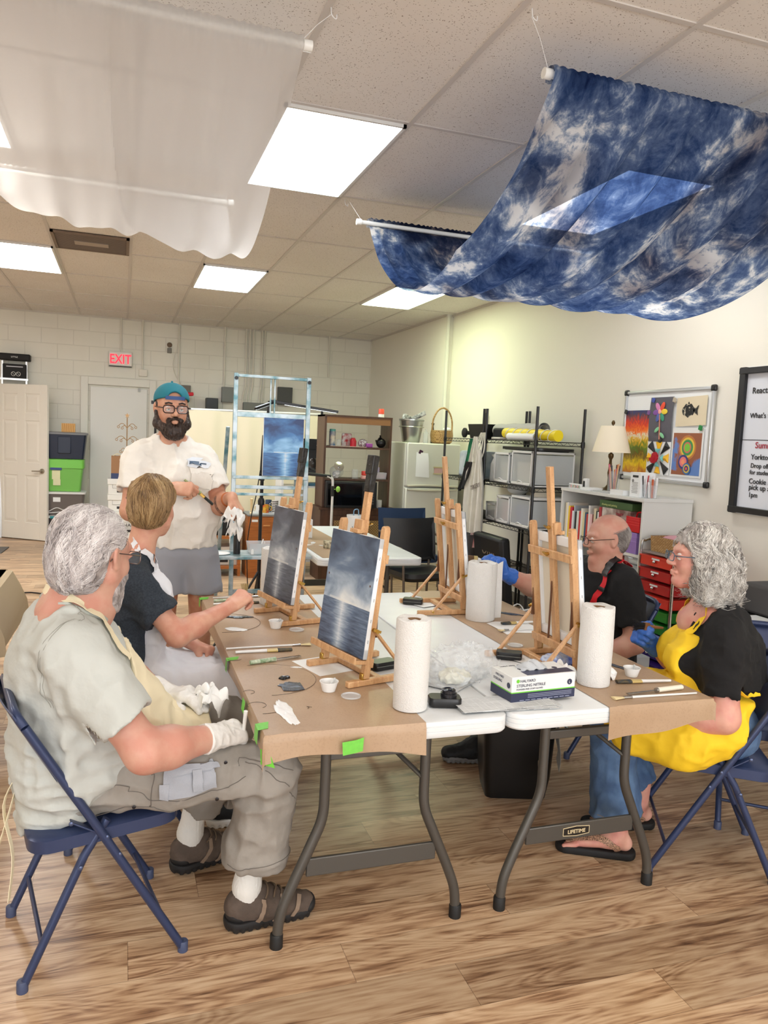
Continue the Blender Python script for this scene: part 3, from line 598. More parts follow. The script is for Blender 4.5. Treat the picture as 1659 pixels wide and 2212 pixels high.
# ---------- tabletop easels ----------
n = NT('beech'); tc = n.n('TexCoord'); mp = n.n('Mapping',Scale=(18,18,3.0)); n.link((tc,3),0,mp); a1 = n.n('TexNoise',Scale=3.0,Detail=5.0,Distortion=.6); n.link(mp,0,a1)
a2 = n.n('TexNoise',Scale=170.0,Detail=2.0); n.link((tc,3),0,a2); c0 = n.ramp(a1,[(.3,(188,140,95)),(.7,(214,172,126))]); n.col(n.mix(n.math('MULTIPLY',n.math('LESS_THAN',a2,.38),.25),c0,(140,92,54))); n.rough(.42); M_BEECH = n.m
M_BRASS = mat('brass',(196,160,84),.3,1.0); M_CANV = mat('canvas_edge',(238,240,242),.7,bump=.2,bscale=300); M_CBACK = mat('canvas_back',(222,214,196),.8,bump=.2,bscale=250)
def painting_mat(nm,a=0,dark=(52,66,88),mid=(108,128,152),light=(172,188,204),hz=.40,cool=None):
 """local canvas coords: x width(-.5..5), z height 0..1 ; grey-blue seascape"""
 n = NT(nm); tc = n.n('TexCoord'); sx = n.n('SeparateXYZ',i0=(tc,0)); U,V_ = (sx,0),(sx,2)
 w1 = n.n('TexNoise',Scale=2.3,Detail=6.0,Distortion=.5); mp = n.n('Mapping',Location=(a,a,0),Rotation=(0,.7,0),Scale=(1,1,2.2)); n.link((tc,0),0,mp); n.link(mp,0,w1)
 w2 = n.n('TexNoise',Scale=2.0,Detail=5.0,Distortion=.3); mp2 = n.n('Mapping',Location=(a,0,0),Scale=(2.2,1,26)); n.link((tc,0),0,mp2); n.link(mp2,0,w2)
 dx = n.math('SUBTRACT',U,.56); du = n.math('MULTIPLY',n.math('POWER',n.math('ABSOLUTE',dx),1.0),3.2); path = n.math('MAXIMUM',n.math('SUBTRACT',1.0,du),0.0)
 dv = n.math('SUBTRACT',V_,hz); near = n.math('MAXIMUM',n.math('SUBTRACT',1.0,n.math('MULTIPLY',n.math('ABSOLUTE',dv),2.6)),0.0)
 sky = n.math('ADD',n.math('MULTIPLY',w1,.95),n.math('MULTIPLY',near,.36)); sky = n.math('SUBTRACT',sky,n.math('MULTIPLY',V_,.18)); sky = n.math('ADD',sky,n.math('MULTIPLY',path,.10))
 sea = n.math('ADD',n.math('MULTIPLY',w2,.62),n.math('MULTIPLY',n.math('MULTIPLY',path,path),.48)); sea = n.math('ADD',sea,n.math('MULTIPLY',V_,.30))
 rs = n.ramp(sky,[(.22,dark),(.5,mid),(.72,light),(.98,(232,236,236))]); rw = n.ramp(sea,[(.25,dark),(.48,mid),(.74,light),(1.0,(225,230,234))])
 isea = n.math('LESS_THAN',dv,0.0); cc = n.mix(isea,rs,rw)
 ed = n.math('MULTIPLY',n.math('LESS_THAN',n.math('ABSOLUTE',n.math('SUBTRACT',dv,.012)),.009),n.math('GREATER_THAN',path,.04)); cc = n.mix(n.math('MULTIPLY',ed,.4),cc,(235,234,226)); n.col(cc)
 n.rough(.38); n.bump(w1,.3,.003); return n.m
def easel(x,y,rz,label,canvas_label,pm=None,tape=False,cw=.305,ch=.406,group=None,flip=False):
 """canvas faces local -x; y is the width; z up. origin on the table"""
 t = thing('tabletop_easel',label,'easel',(x,y,TZ + .004),rz,'beech tabletop easels'); hw = .135; lean = .12   # lean: x shift over .5 m
 ux = lambda z: lean * (z - .03)
 for s in (-1,1):
  MB().bb((-.07,s * hw - .012,0),(.235,s * hw + .012,.022)).build('base_runner',M_BEECH,t,bevel=.004)
  zt = .525; up = MB().beam((ux(.03),s * hw,.024),(ux(zt),s * hw,zt),.024,.024,(1,0,0)); up.tube([(ux(zt) - .011,s * hw,zt),(ux(zt) + .011,s * hw,zt)],.012,14); up.build('upright',M_BEECH,t,bevel=.002)
  MB().bb((ux(.19) - .0135,s * hw - .003,.16),(ux(.26) + .0135,s * hw + .003,.34)).build('slot',mat('slot_dark',(96,60,36),.7),t)
  pz = .19; MB().beam((ux(pz),s * (hw + .018),pz),(.165,s * (hw + .018),.018),.009,.018,(0,1,0)).build('prop_leg',M_BEECH,t,bevel=.002)
  k = MB(); k.lathe([(.007,-.008),(.007,.02)],(ux(pz),s * (hw + .02),pz),12,rotx(PI / 2)).beam((ux(pz) - .014,s * (hw + .036),pz + .006),(ux(pz) + .014,s * (hw + .036),pz - .004),.004,.009); k.lathe([(.005,-.006),(.005,.006)],(.165,s * (hw + .022),.018),10,rotx(PI / 2)); k.build('wing_nut',M_BRASS,t)
  MB().box((-.008,s * (hw + .0),.030),(.018,.020,.026)).build('hinge',M_BRASS,t,bevel=.003)
 MB().bb((.05,-hw,.002),(.076,hw,.020)).build('cross_piece',M_BEECH,t,bevel=.003)
 for z in (.425,.075): MB().box((ux(z) + .014,0,z),(.012,2 * hw + .028,.030),roty(lean)).build('crossbar',M_BEECH,t,bevel=.002)
 zb,zt = .062,.752; MB().beam((ux(zb) + .0,0,zb),(ux(zt),0,zt),.030,.018,(1,0,0)).build('mast',M_BEECH,t,bevel=.002)
 MB().bb((ux(.3) + .008,-.003,.1),(ux(.3) + .0135,.003,.32)).build('slot',mat('slot_dark',(96,60,36),.7),t)
 # ledge and canvas
 MB().box((ux(.09) - .034,0,.084),(.045,.30,.014),roty(lean)).box((ux(.09) - .056,0,.092),(.008,.30,.024),roty(lean)).build('ledge',M_BEECH,t,bevel=.002)
 zc = .094; ct = zc + ch
 MB().box((ux(ct) - .008,0,ct + .022),(.03,.05,.045),roty(lean)).box((ux(ct) - .028,0,ct + .006),(.022,.05,.014),roty(lean)).build('top_clamp',M_BEECH,t,bevel=.002)
 k = MB().lathe([(.006,0),(.006,.018)],(ux(ct) + .005,0,ct + .025),12,roty(PI / 2)); k.beam((ux(ct) + .026,-.016,ct + .03),(ux(ct) + .026,.016,ct + .02),.004,.009,(1,0,0)); k.lathe([(.006,0),(.006,.014)],(ux(.425) + .02,0,.425),12,roty(PI / 2)).beam((ux(.425) + .034,-.015,.43),(ux(.425) + .034,.015,.42),.004,.009,(1,0,0)); k.build('wing_nut',M_BRASS,t)
 if tape:
  g = MB().beam((ux(.64),0,.64),(ux(.762),0,.762),.035,.024,(1,0,0)); g.beam((ux(.70) - .001,.001,.70),(ux(.765),.001,.768),.037,.027,(1,.1,0)); g.build('black_tape',mat('duct_tape_black',(20,20,21),.3,bump=.9,bscale=35,bdist=.006),t,bevel=.003)
 # the canvas is a thing of its own
 R_ = rotz(rz) @ roty(lean); ctr = np.array(t.location) + rotz(rz) @ vec(ux(zc) - .030,0,zc)
 c = thing('canvas',canvas_label,'painting',ctr,0,'student canvases'); c.rotation_euler = (0,lean,rz); c.rotation_mode = 'XYZ'
 d = .018; fr = MB()
 fr.bb((.001,-cw / 2,0),(d,-cw / 2 + .035,ch)).bb((.001,cw / 2 - .035,0),(d,cw / 2,ch)).bb((.001,-cw / 2,0),(d,cw / 2,.035)).bb((.001,-cw / 2,ch - .035),(d,cw / 2,ch)); fr.build('stretcher',M_CANV,c,bevel=.002)
 MB().bb((.0012,-cw / 2 + .002,.002),(.004,cw / 2 - .002,ch - .002)).build('canvas_cloth',M_CBACK,c)
 p = MB().box((0,0,0),(1,1,1)).build('painted_face',pm or M_CANV,c); p.data.transform(Matrix(((0,1,0,0),(-1,0,0,0),(0,0,1,0),(0,0,0,1)))) if False else None
 bpy.data.meshes.remove(p.data) if False else None
 me = p.data;
 for v in me.vertices: v.co = Vector((v.co.x * .0016,v.co.y * (cw - .002),(v.co.z + .5) * (ch - .001)))
 st = MB()
 for i in range(5): st.box((.010,-cw / 2 - .0005,.06 + i * .07),(.0015,.001,.011)).box((.010,cw / 2 + .0005,.06 + i * .07),(.0015,.001,.011))
 for i in range(3): st.box((.010,-.1 + i * .1,ch + .0005),(.0015,.011,.001))
 st.build('staple',mat('staple',(150,150,150),.4,.8),c)
 return t,c
def gen_uv(nm,a,flip=False,**k):
 """painting material addressed by Generated coords of the painted face (y across, z up)"""
 m = painting_mat(nm,a,**k); nt = m.node_tree
 for nd in list(nt.nodes):
  if nd.bl_idname == 'ShaderNodeTexCoord':
   mp = nt.nodes.new('ShaderNodeMapping'); mp.inputs['Rotation'].default_value = (0,0,PI / 2 if flip else -PI / 2); mp.inputs['Location'].default_value = ((1,0,0) if flip else (0,1,0)); outs = [l.to_socket for l in nd.outputs[0].links]
   for o_ in outs: nt.links.new(mp.outputs[0],o_)
   nt.links.new(nd.outputs[0],mp.inputs[0])
 return m
easel(.745,2.525,.27,'beech easel nearest the big man, holding the largest-looking sea canvas','grey-blue sea painting nearest the camera, on the left table',gen_uv('sea_a',3.1,dark=(60,74,96),mid=(104,124,150)),True)
easel(.684,3.36,.22,'beech easel further back on the left table, facing the blond youth','dark grey sea painting seen at a sharp angle before the blond youth',gen_uv('sea_b',9.7,dark=(58,64,76),mid=(96,104,118),light=(150,158,168)),True)
easel(1.575,3.46,PI - .03,'beech easel seen from behind in front of the wire shelf','canvas seen from behind on the easel before the blue gloved hand',gen_uv('sea_c',14.2))
easel(1.59,2.51,PI + .02,'beech easel seen from behind in front of the man with the red strap','canvas seen from behind hiding the face of the man with the red strap',gen_uv('sea_d',19.4))
# ================= BACKGROUND =================
M_ALU = mat('painted_aluminium',(180,190,194),.35,.55,noise=.5,nscale=9,rgb2=(86,128,134),contrast=(.36,.56))
M_ALUC = mat('clean_aluminium',(205,208,210),.3,.8)
M_BLK = mat('black_plastic',(20,20,22),.35); M_BLKM = mat('black_matte',(16,16,17),.7)
M_WHT = mat('white_plastic',(228,228,226),.35); M_CLEAR = mat('clear_plastic',(226,232,236),.18,alpha=.32); M_FROST = mat('frosted_plastic',(214,218,218),.35,alpha=.55)
M_GLASS = mat('thin_glass',(225,235,238),.06,alpha=.25); M_CHROME = mat('chrome',(200,200,200),.18,1.0); M_INKB = mat('ink_black',(30,28,30),.5); M_INKR = mat('ink_red',(170,40,60),.5)
M_PAPER = mat('paper_white',(236,238,238),.6); M_WOODO = mat('orange_veneer',(176,104,46),.4,noise=.25,nscale=6,stretch=(1,1,8)); M_WALN = mat('walnut_veneer',(88,58,40),.45,noise=.35,nscale=5,stretch=(8,8,1))
def V3(o): return np.array(o.location)
def one(mb,nm,m,label,cat,group=None,**k): return tag(mb.build(nm,m,**k),label,cat,group)
# --- H-frame metal easel with the demonstration painting
t = thing('studio_easel','tall paint-spattered aluminium easel with an open top frame','easel',(.98,5.4,0))
def B(p0,p1,w_,h_,nm,m=M_ALU,par=None): return MB(par or t).beam(p0,p1,w_,h_,(0,1,0)).build(nm,m,par or t,bevel=.002)
for x,nm in ((.738,0),(1.25,1)):
 p = B((x - .02 * nm * 0,5.40,.05),(x,5.4,1.97),.030,.022,'upright')
 o = MB(t).lathe([(.013,0),(.013,.006)],(x,5.385,1.935),14,rotx(PI / 2)).build('end_bolt',M_BLK,t)
for z,h_,nm in ((1.955,.02,'top_rail'),(1.69,.035,'clamp_bar'),(1.255,.022,'canvas_ledge'),(1.185,.024,'crossbar'),(1.135,.018,'crossbar'),(.44,.03,'base_bar')):
 B((.73,5.39 if nm == 'canvas_ledge' else 5.41,z),(1.26,5.39 if nm == 'canvas_ledge' else 5.41,z),h_,.02,nm)
for x in (.983,1.012): B((x,5.42,1.26),(x,5.42,1.955),.010,.014,'mast')
for x in (.66,1.18): B((x,5.75,.04),(x + .04,5.47,1.6),.026,.02,'rear_leg')
B((.58,5.30,.03),(.60,5.31,.70),.02,.02,'tray_leg',M_ALUC); tr_ = B((.55,5.22,.735),(1.24,5.22,.735),.02,.30,'tray')
t2 = thing('canvas','bright blue seascape on the tall aluminium easel','painting',(1.075,5.375,1.266),0,'demonstration painting')
MB(t2).bb((.932,5.368,1.268),(1.218,5.386,1.676)).build('canvas_cloth',M_CANV,t2,bevel=.002)
pm = painting_mat('sea_demo',5.5,dark=(34,58,104),mid=(70,122,178),light=(142,190,226),hz=.40)
p = MB(t2).bb((.934,5.3665,1.27),(1.216,5.369,1.675)).build('painted_face',pm,t2,smooth=False)
# tripod light with two LED arms
t = thing('led_light_stand','black stand with two angled light bars above the blue painting','lamp',(.97,5.62,0))
MB(t).tube([(.972,5.62,.2),(.972,5.62,1.0),(.974,5.62,1.0),(.976,5.62,1.35)],.013,10).tube([(.975,5.62,1.30),(.985,5.62,1.55)],.018,10).tube([(.985,5.62,1.5),(1.01,5.60,1.80)],.011,10).build('pole',M_BLK,t)
MB(t).lathe([(.024,0),(.026,.03),(.018,.05)],(.974,5.62,1.04),14).build('clamp',M_BLK,t); MB(t).lathe([(.02,0),(.02,.05)],(.974,5.62,1.22),14).build('clamp',M_BLK,t)
for a in (90,210,330): MB(t).tube([(.972,5.62,.55),(.972 + .42 * math.cos(math.radians(a)),5.62 + .42 * math.sin(math.radians(a)),.01)],.009,8).build('tripod_leg',M_BLK,t)
ap = vec(1.045,5.58,1.795)
for q,r_ in (((.885,5.45,1.735),0),((1.50,5.50,1.745),1)):
 MB(t).beam(ap,q,.024,.018).build('light_bar',M_BLK,t,bevel=.003); MB(t).beam(ap + (vec(*q) - ap) * .15 - vec(0,0,.011),ap + (vec(*q) - ap) * .97 - vec(0,0,.011),.006,.003).build('led_strip',mat('led_glow',(240,250,255),.5,emit=1.2),t,smooth=False)
MB(t).box(ap,(.06,.03,.025)).build('bar_hinge',M_BLK,t,bevel=.004)
MB(t).tube(spline([(.96,5.61,1.3),(.93,5.6,1.1),(.90,5.6,.95),(.88,5.62,.7),(.9,5.62,.3)],6),.004,6).build('power_cord',M_BLK,t)
# things on the easel tray
def openbox(t,c,d,th,m,nm,taper=.9):
 w_,l_,h_ = d; mb = MB(t); k = taper
 lo = [(-w_ / 2 * k,-l_ / 2 * k),(w_ / 2 * k,-l_ / 2 * k),(w_ / 2 * k,l_ / 2 * k),(-w_ / 2 * k,l_ / 2 * k)]; hi = [(-w_ / 2,-l_ / 2),(w_ / 2,-l_ / 2),(w_ / 2,l_ / 2),(-w_ / 2,l_ / 2)]
 def rg(p,z,s): return [(c[0] + x * s,c[1] + y * s,c[2] + z) for x,y in p]
 q = 1 - 2 * th / min(w_,l_); V = rg(lo,0,1) + rg(hi,h_,1) + rg(hi,h_,q) + rg(lo,th,q)
 F = [(3,2,1,0)] + [(i,(i + 1) % 4,4 + (i + 1) % 4,4 + i) for i in range(4)] + [(4 + i,4 + (i + 1) % 4,8 + (i + 1) % 4,8 + i) for i in range(4)] + [(8 + i,8 + (i + 1) % 4,12 + (i + 1) % 4,12 + i) for i in range(4)] + [(12,13,14,15)]
 mb.add(V,F); return mb.build(nm,m,t,bevel=.002,smooth=False)
t = thing('clear_box','open clear plastic box of brushes on the aluminium easel tray','box',(.92,5.22,.747))
openbox(t,(.92,5.22,.747),(.20,.15,.075),.003,M_CLEAR,'body'); MB(t).tube([(.9,5.22,.75),(.93,5.24,.84)],.004,6).tube([(.91,5.2,.75),(.935,5.19,.83)],.004,6).build('white_stick',M_WHT,t); MB(t).lathe([(.016,0),(.016,.04)],(.96,5.2,.75),12).build('small_bottle',M_BLK,t)
one(MB().lathe([(.024,0),(.024,.13),(.022,.135)],(.745,5.20,.747),16),'spray_can',M_BLK,'black can standing on the easel tray behind the easel leg','can')
one(MB().lathe([(.07,0),(.075,.004),(.07,.006)],(.62,5.2,.7465),20,sx=1.1),'palette_plate',M_PAPER,'white paint-smeared plate at the left end of the easel tray','plate')
one(MB().lathe([(.012,0),(.014,.03),(.006,.05)],(.845,5.16,.747),12),'paint_tube',M_WHT,'small white paint tube beside the clear box on the tray','paint tube')
# --- beige backdrop screen
t = thing('backdrop_screen','cream fabric backdrop hanging from a white rail behind the instructor','screen',(1.5,9.5,.35))
G = [[(x,9.5 + .012 * math.sin(11 * x) + .006 * math.sin(29 * x) + .01 * math.sin(3 * z),z) for z in np.linspace(.42,1.80,8)] for x in np.linspace(.42,2.34,90)]
MB(t).sheet(G,.002).build('fabric',mat('cream_fabric',(226,214,186),.8),t)
MB(t).tube([(.40,9.5,1.80),(2.36,9.5,1.825)],.014,10).build('rail',M_WHT,t)
MB(t).tube([(.37,9.5,.0),(.37,9.5,1.88)],.014,10).tube([(2.38,9.5,0),(2.38,9.5,1.88)],.014,10).box((.35,9.5,1.86),(.06,.03,.04)).build('stand_post',M_BLK,t)
one(MB().bb((.62,11.2,1.83),(.82,11.45,1.93)).bb((.60,11.2,0),(.84,11.45,1.83)),'grey_locker',mat('locker_grey',(150,146,138),.5),'grey locker top seen above the cream backdrop beside the teal cap','locker')
one(MB().box((.74,11.3,1.975),(.2,.15,.085)).box((.80,11.3,2.045),(.30,.12,.05),roty(-.1)),'red_bag',mat('red_cloth',(206,30,50),.6),'red fabric bag lying on top of the grey locker','bag',bevel=.012)
a_ = at(490,878,y=11.4); one(MB().bb((1.13,11.3,1.86),(1.30,11.45,2.02)).bb((1.13,11.38,0),(1.30,11.45,1.86)),'black_device',M_BLK,'black equipment box just left of the aluminium easel upright','equipment',bevel=.006)
one(MB().lathe([(.03,0),(.03,.05),(.015,.06),(.02,.1)],(2.05,11.38,1.85),14).bb((1.95,11.4,0),(2.3,11.5,1.86)),'ledge_fixture',M_EG,'small black fixture on a grey ledge under the light bars','fixture')
# --- brown open shelf with credenza
t = thing('open_shelf','dark brown open shelf unit standing on the cane-front cabinet','shelf',(2.42,8.17,.80))
g = MB(t); sx0,sx1,sy0,sy1 = 2.04,2.80,8.0,8.33
for x in (sx0,sx1 - .022): MB(t).bb((x,sy0,.80),(x + .022,sy1,1.79)).build('side_panel',M_WALN,t)
for z in (1.11,1.455): MB(t).bb((sx0 + .022,sy0,z - .02),(sx1 - .022,sy1,z)).build('shelf_board',M_WALN,t)
MB(t).bb((sx0,sy0 - .005,1.77),(sx1,sy1,1.79)).build('top_board',M_WALN,t)
MB(t).bb((sx0 + .022,sy0,1.70),(sx1 - .022,sy0 + .015,1.77)).build('top_trim',mat('brown_light',(142,100,62),.5),t)
t = thing('cane_cabinet','low dark cabinet with woven cane door below the microwave','cabinet',(2.45,8.17,0))
MB(t).bb((2.02,7.98,.0),(2.86,8.36,.775)).build('body',M_WALN,t,bevel=.004); MB(t).bb((2.0,7.96,.775),(2.88,8.38,.795)).build('top_board',M_WALN,t)
n = NT('cane_weave'); tc = n.n('TexCoord'); ck = n.n('TexChecker',Scale=70.0,Color1=lin((168,140,92)),Color2=lin((122,96,58))); n.link((tc,3),0,ck); n.col(ck)
d_ = MB(t).bb((2.12,7.965,.14),(2.76,7.98,.71)).build('door',M_WALN,t); MB(t).bb((2.17,7.96,.19),(2.71,7.967,.66)).build('cane_panel',n.m,t)
# microwave
t = thing('microwave','black microwave oven on the cane-front cabinet','microwave',(2.35,8.1,.796)); MB(t).bb((2.06,7.92,.80),(2.63,8.3,1.085)).build('body',M_BLK,t,bevel=.006)
MB(t).bb((2.08,7.912,.83),(2.46,7.921,1.06)).build('door',mat('black_glass',(8,8,10),.08),t); k = MB(t)
for i in range(6):
 for j in range(3): k.box((2.525 + j * .03,7.917,.85 + i * .028),(.022,.003,.018))
k.build('keypad',mat('key_grey',(80,80,82),.5),t)
one(MB().lathe([(.032,0),(.034,.004),(.034,.085),(.03,.085)],(2.70,8.05,.796),18).tube(spline([(2.668,8.05,.81),(2.648,8.05,.84),(2.668,8.05,.87)],5),.005,6),'white_jug',M_WHT,'white cup standing at the right of the microwave','cup')
# items on the shelf
t = thing('snack_canister','blue and white canister on the upper brown shelf','canister',(2.155,8.1,1.456)); MB(t).lathe([(.035,0),(.035,.16)],(2.155,8.1,1.456),18).build('body',mat('canister_blue',(52,104,158),.4,noise=.6,nscale=14,rgb2=(230,220,200)),t); MB(t).lathe([(.033,0),(.033,.02),(.03,.024)],(2.155,8.1,1.616),18).build('lid',mat('teal_lid',(100,180,170),.4),t)
def cyl(x,y,z,r,h,nm,m,lab,cat,grp=None,prof=None): return one(MB().lathe(prof or [(r * .96,0),(r,.004),(r,h - .004),(r * .96,h)],(x,y,z),18),nm,m,lab,cat,grp)
cyl(2.225,8.1,1.456,.022,.075,'glass_tumbler',M_GLASS,'small clear glass beside the blue canister','glass')
cyl(2.28,8.08,1.456,.024,.05,'glass_tumbler',M_GLASS,'short clear glass left of the red tin','glass')
one(MB().box((2.33,8.16,1.53),(.11,.03,.14),rotx(.1)),'snack_bag',mat('bag_print',(225,228,226),.4,noise=.9,nscale=22,rgb2=(190,40,50)),'white snack bag with red and green print on the upper shelf','bag',bevel=.01)
cyl(2.385,8.08,1.456,.035,.09,'red_tin',mat('tin_red',(190,22,44),.35),'red round-shouldered tin on the upper shelf','tin',None,[(.034,0),(.036,.06),(.03,.075),(.022,.09),(.02,.098)])
one(MB().sph((2.50,8.1,1.50),(.055,.04,.046)),'candy_bag',mat('candy',(120,80,90),.4,noise=.8,nscale=60,rgb2=(225,225,230)),'clear bag of wrapped sweets left of the purple pouch','bag')
one(MB().box((2.56,8.05,1.478),(.07,.04,.045)),'purple_pouch',mat('purple_pack',(156,70,160),.4),'purple pouch before the wrapped sweets on the shelf','pouch',bevel=.008)
one(MB().bb((2.12,8.04,1.4555),(2.58,8.2,1.461)),'serving_tray',mat('tray_pink',(220,196,186),.4),'pale tray under the snacks on the upper brown shelf','tray')
# push the snacks up on to the tray is not needed: they stand behind its rim
t = thing('teapot','round black teapot on the right of the upper shelf','teapot',(2.71,8.1,1.456)); MB(t).sph((2.71,8.1,1.51),(.055,.055,.054)).tube([(2.665,8.08,1.50),(2.64,8.07,1.54)],[.014,.008],10).build('body',M_BLK,t); MB(t).lathe([(.03,0),(.012,.012),(.006,.02),(.012,.034),(.0,.04)],(2.70,8.1,1.557),14).build('lid',M_BLK,t)
t = thing('cookie_jar','glass jar with tilted steel lid full of white pods','jar',(2.215,8.1,1.111)); MB(t).sph((2.215,8.1,1.18),(.08,.06,.07)).build('glass_body',M_GLASS,t); MB(t).lathe([(.05,0),(.055,.01),(.02,.016)],(2.22,8.03,1.235),20,rotx(1.1)).lathe([(.012,0),(.012,.02)],(2.22,8.01,1.24),12,rotx(1.1)).build('lid',M_CHROME,t)
pd = MB(t); rng = np.random.RandomState(2)
for i in range(9): pd.lathe([(.018,0),(.022,.022),(.022,.026)],(2.215 + (rng.rand() - .5) * .08,8.08 + (rng.rand() - .5) * .03,1.13 + rng.rand() * .06),10,rotx(rng.rand() * 3))
pd.build('coffee_pods',M_WHT,t)['kind'] = 'stuff'
cyl(2.42,8.08,1.111,.036,.10,'glass_jar',M_GLASS,'open glass jar with handwriting on the middle shelf','jar')
cyl(2.54,8.08,1.150,.045,.045,'red_bowl',mat('bowl_red',(220,70,60),.4),'red plastic bowl stacked on a pale lid','bowl'); cyl(2.54,8.08,1.111,.05,.036,'food_tub',mat('tub_pink',(226,170,160),.4),'pale pink tub under the red bowl','tub')
t = thing('clear_basket','clear basket of pink sachets on the middle shelf','basket',(2.71,8.08,1.111)); openbox(t,(2.71,8.08,1.111),(.125,.1,.075),.003,M_CLEAR,'body'); MB(t).box((2.71,8.08,1.145),(.1,.07,.05),rotz(.2)).build('sachets',mat('sachet',(226,170,190),.5,noise=.3,nscale=60),t)
one(MB().box((2.705,8.19,1.175),(.05,.04,.125)),'tea_carton',mat('carton_lilac',(214,208,226),.5),'pale tea carton behind the sachet basket','carton'); one(MB().box((2.66,8.2,1.16),(.035,.04,.1)),'tea_carton',mat('carton_blue',(56,76,150),.5),'small blue carton beside the pale tea carton','carton')
t = thing('coffee_can','small red and white printed can on top of the brown shelf','can',(2.70,8.1,1.791)); MB(t).lathe([(.034,0),(.032,.035)],(2.70,8.1,1.791),18).build('lower_label',M_WHT,t); MB(t).lathe([(.032,0),(.03,.055),(.028,.058)],(2.70,8.1,1.826),18).build('upper_label',mat('can_red',(216,76,52),.45),t)
# coffee maker + white cubby + mug things
t = thing('cubby_unit','white cubby shelf unit left of the brown shelf','shelf',(1.86,8.62,0)); g = []
for x in (1.69,1.97,2.18): MB(t).bb((x - .012,8.42,0),(x + .012,8.77,1.13)).build('side_panel',M_WHT,t)
for z in (1.13,.99,.60,.15): MB(t).bb((1.69,8.42,z - .018),(2.18,8.77,z)).build('shelf_board',M_WHT,t)
one(MB().bb((2.01,8.5,.9905),(2.15,8.7,1.02)),'blue_pack',mat('pack_blue',(100,160,190),.5),'flat pale blue pack in the top slot of the white cubby','pack')
t = thing('glass_pitcher','clear plastic pitcher in the white cubby','pitcher',(2.08,8.52,.60)); MB(t).lathe([(.042,0),(.052,.13)],(2.08,8.52,.60),18,None,False).build('body',M_CLEAR,t); MB(t).tube(spline([(2.13,8.52,.62),(2.15,8.52,.66),(2.13,8.52,.71)],4),.006,6).build('handle',M_CLEAR,t)
t = thing('coffee_maker','black drip coffee maker on the white cubby behind the blue painting','coffee maker',(2.05,8.62,1.13)); MB(t).bb((1.98,8.54,1.13),(2.15,8.73,1.17)).bb((1.98,8.65,1.13),(2.15,8.73,1.52)).bb((1.98,8.52,1.40),(2.15,8.73,1.52)).build('body',M_BLK,t,bevel=.006); MB(t).lathe([(.04,0),(.058,.05),(.05,.11),(.04,.13)],(2.06,8.58,1.17),18).build('carafe',mat('carafe_dark',(40,36,34),.1),t); MB(t).lathe([(.006,0),(.006,.003)],(2.09,8.518,1.45),10,rotx(PI / 2)).build('button',M_WHT,t)
t = thing('wood_cabinet','orange wood two-door cabinet behind the easel tray','cabinet',(1.47,8.38,0)); MB(t).bb((1.29,8.2,.0),(1.66,8.6,.67)).build('body',M_WOODO,t); MB(t).bb((1.295,8.188,.36),(1.655,8.2,.655)).build('drawer',M_WOODO,t); MB(t).bb((1.295,8.188,.06),(1.655,8.2,.35)).build('door',M_WOODO,t); MB(t).bb((1.45,8.175,.565),(1.52,8.19,.577)).build('handle',mat('wood_pull',(196,140,84),.5),t); MB(t).bb((1.325,8.186,.61),(1.39,8.189,.635)).build('label',M_PAPER,t)
MB(t).bb((1.28,8.19,.67),(1.67,8.61,.685)).build('top_board',mat('top_grey',(120,120,118),.5),t)
def mug(x,y,z,m,lab,r=.038,h=.09,hs=1):
 t = thing('mug',lab,'mug',(x,y,z)); MB(t).lathe([(r * .9,0),(r,.006),(r,h),(r * .9,h),(r * .86,.008)],(x,y,z),20,None,False).add([(x,y,z)] ,[]).build('body',m,t); MB(t).tube(spline([(x + hs * r,y,z + h * .2),(x + hs * r * 1.7,y,z + h * .35),(x + hs * r * 1.7,y,z + h * .7),(x + hs * r,y,z + h * .85)],4),.005,6).build('handle',m,t); return t
one(MB().bb((1.34,8.25,.6855),(1.64,8.5,.697)),'serving_tray',mat('tray_grey',(196,198,198),.4),'grey tray under the mugs on the orange wood cabinet','tray')
mug(1.49,8.32,.698,mat('mug_red',(196,36,36),.35,noise=.5,nscale=25,rgb2=(222,190,60)),'red mug with yellow print on the orange wood cabinet')
mug(1.43,8.38,.698,M_WHT,'plain white mug left of the red mug',.034,.085,-1)
mug(1.545,8.45,.698,mat('mug_navy',(52,74,100),.4),'dark blue mug behind the red mug',.036,.13)
n = NT('mug_stripes'); tc = n.n('TexCoord'); sp = n.n('SeparateXYZ',i0=(tc,3)); f_ = n.math('FRACT',n.math('MULTIPLY',(sp,2),55.0)); n.col(n.mix(n.math('GREATER_THAN',f_,.5),(232,230,226),(30,30,32))); mug(1.60,8.34,.698,n.m,'tall black and white striped mug right of the red mug',.034,.135,-1)
one(MB().lathe([(.02,0),(.022,.01),(.012,.02),(.014,.14),(.018,.16),(.01,.17)],(1.335,8.3,.6855),14),'wooden_spindle',mat('pale_wood',(222,196,150),.5),'pale turned wooden spindle left of the mugs','ornament')
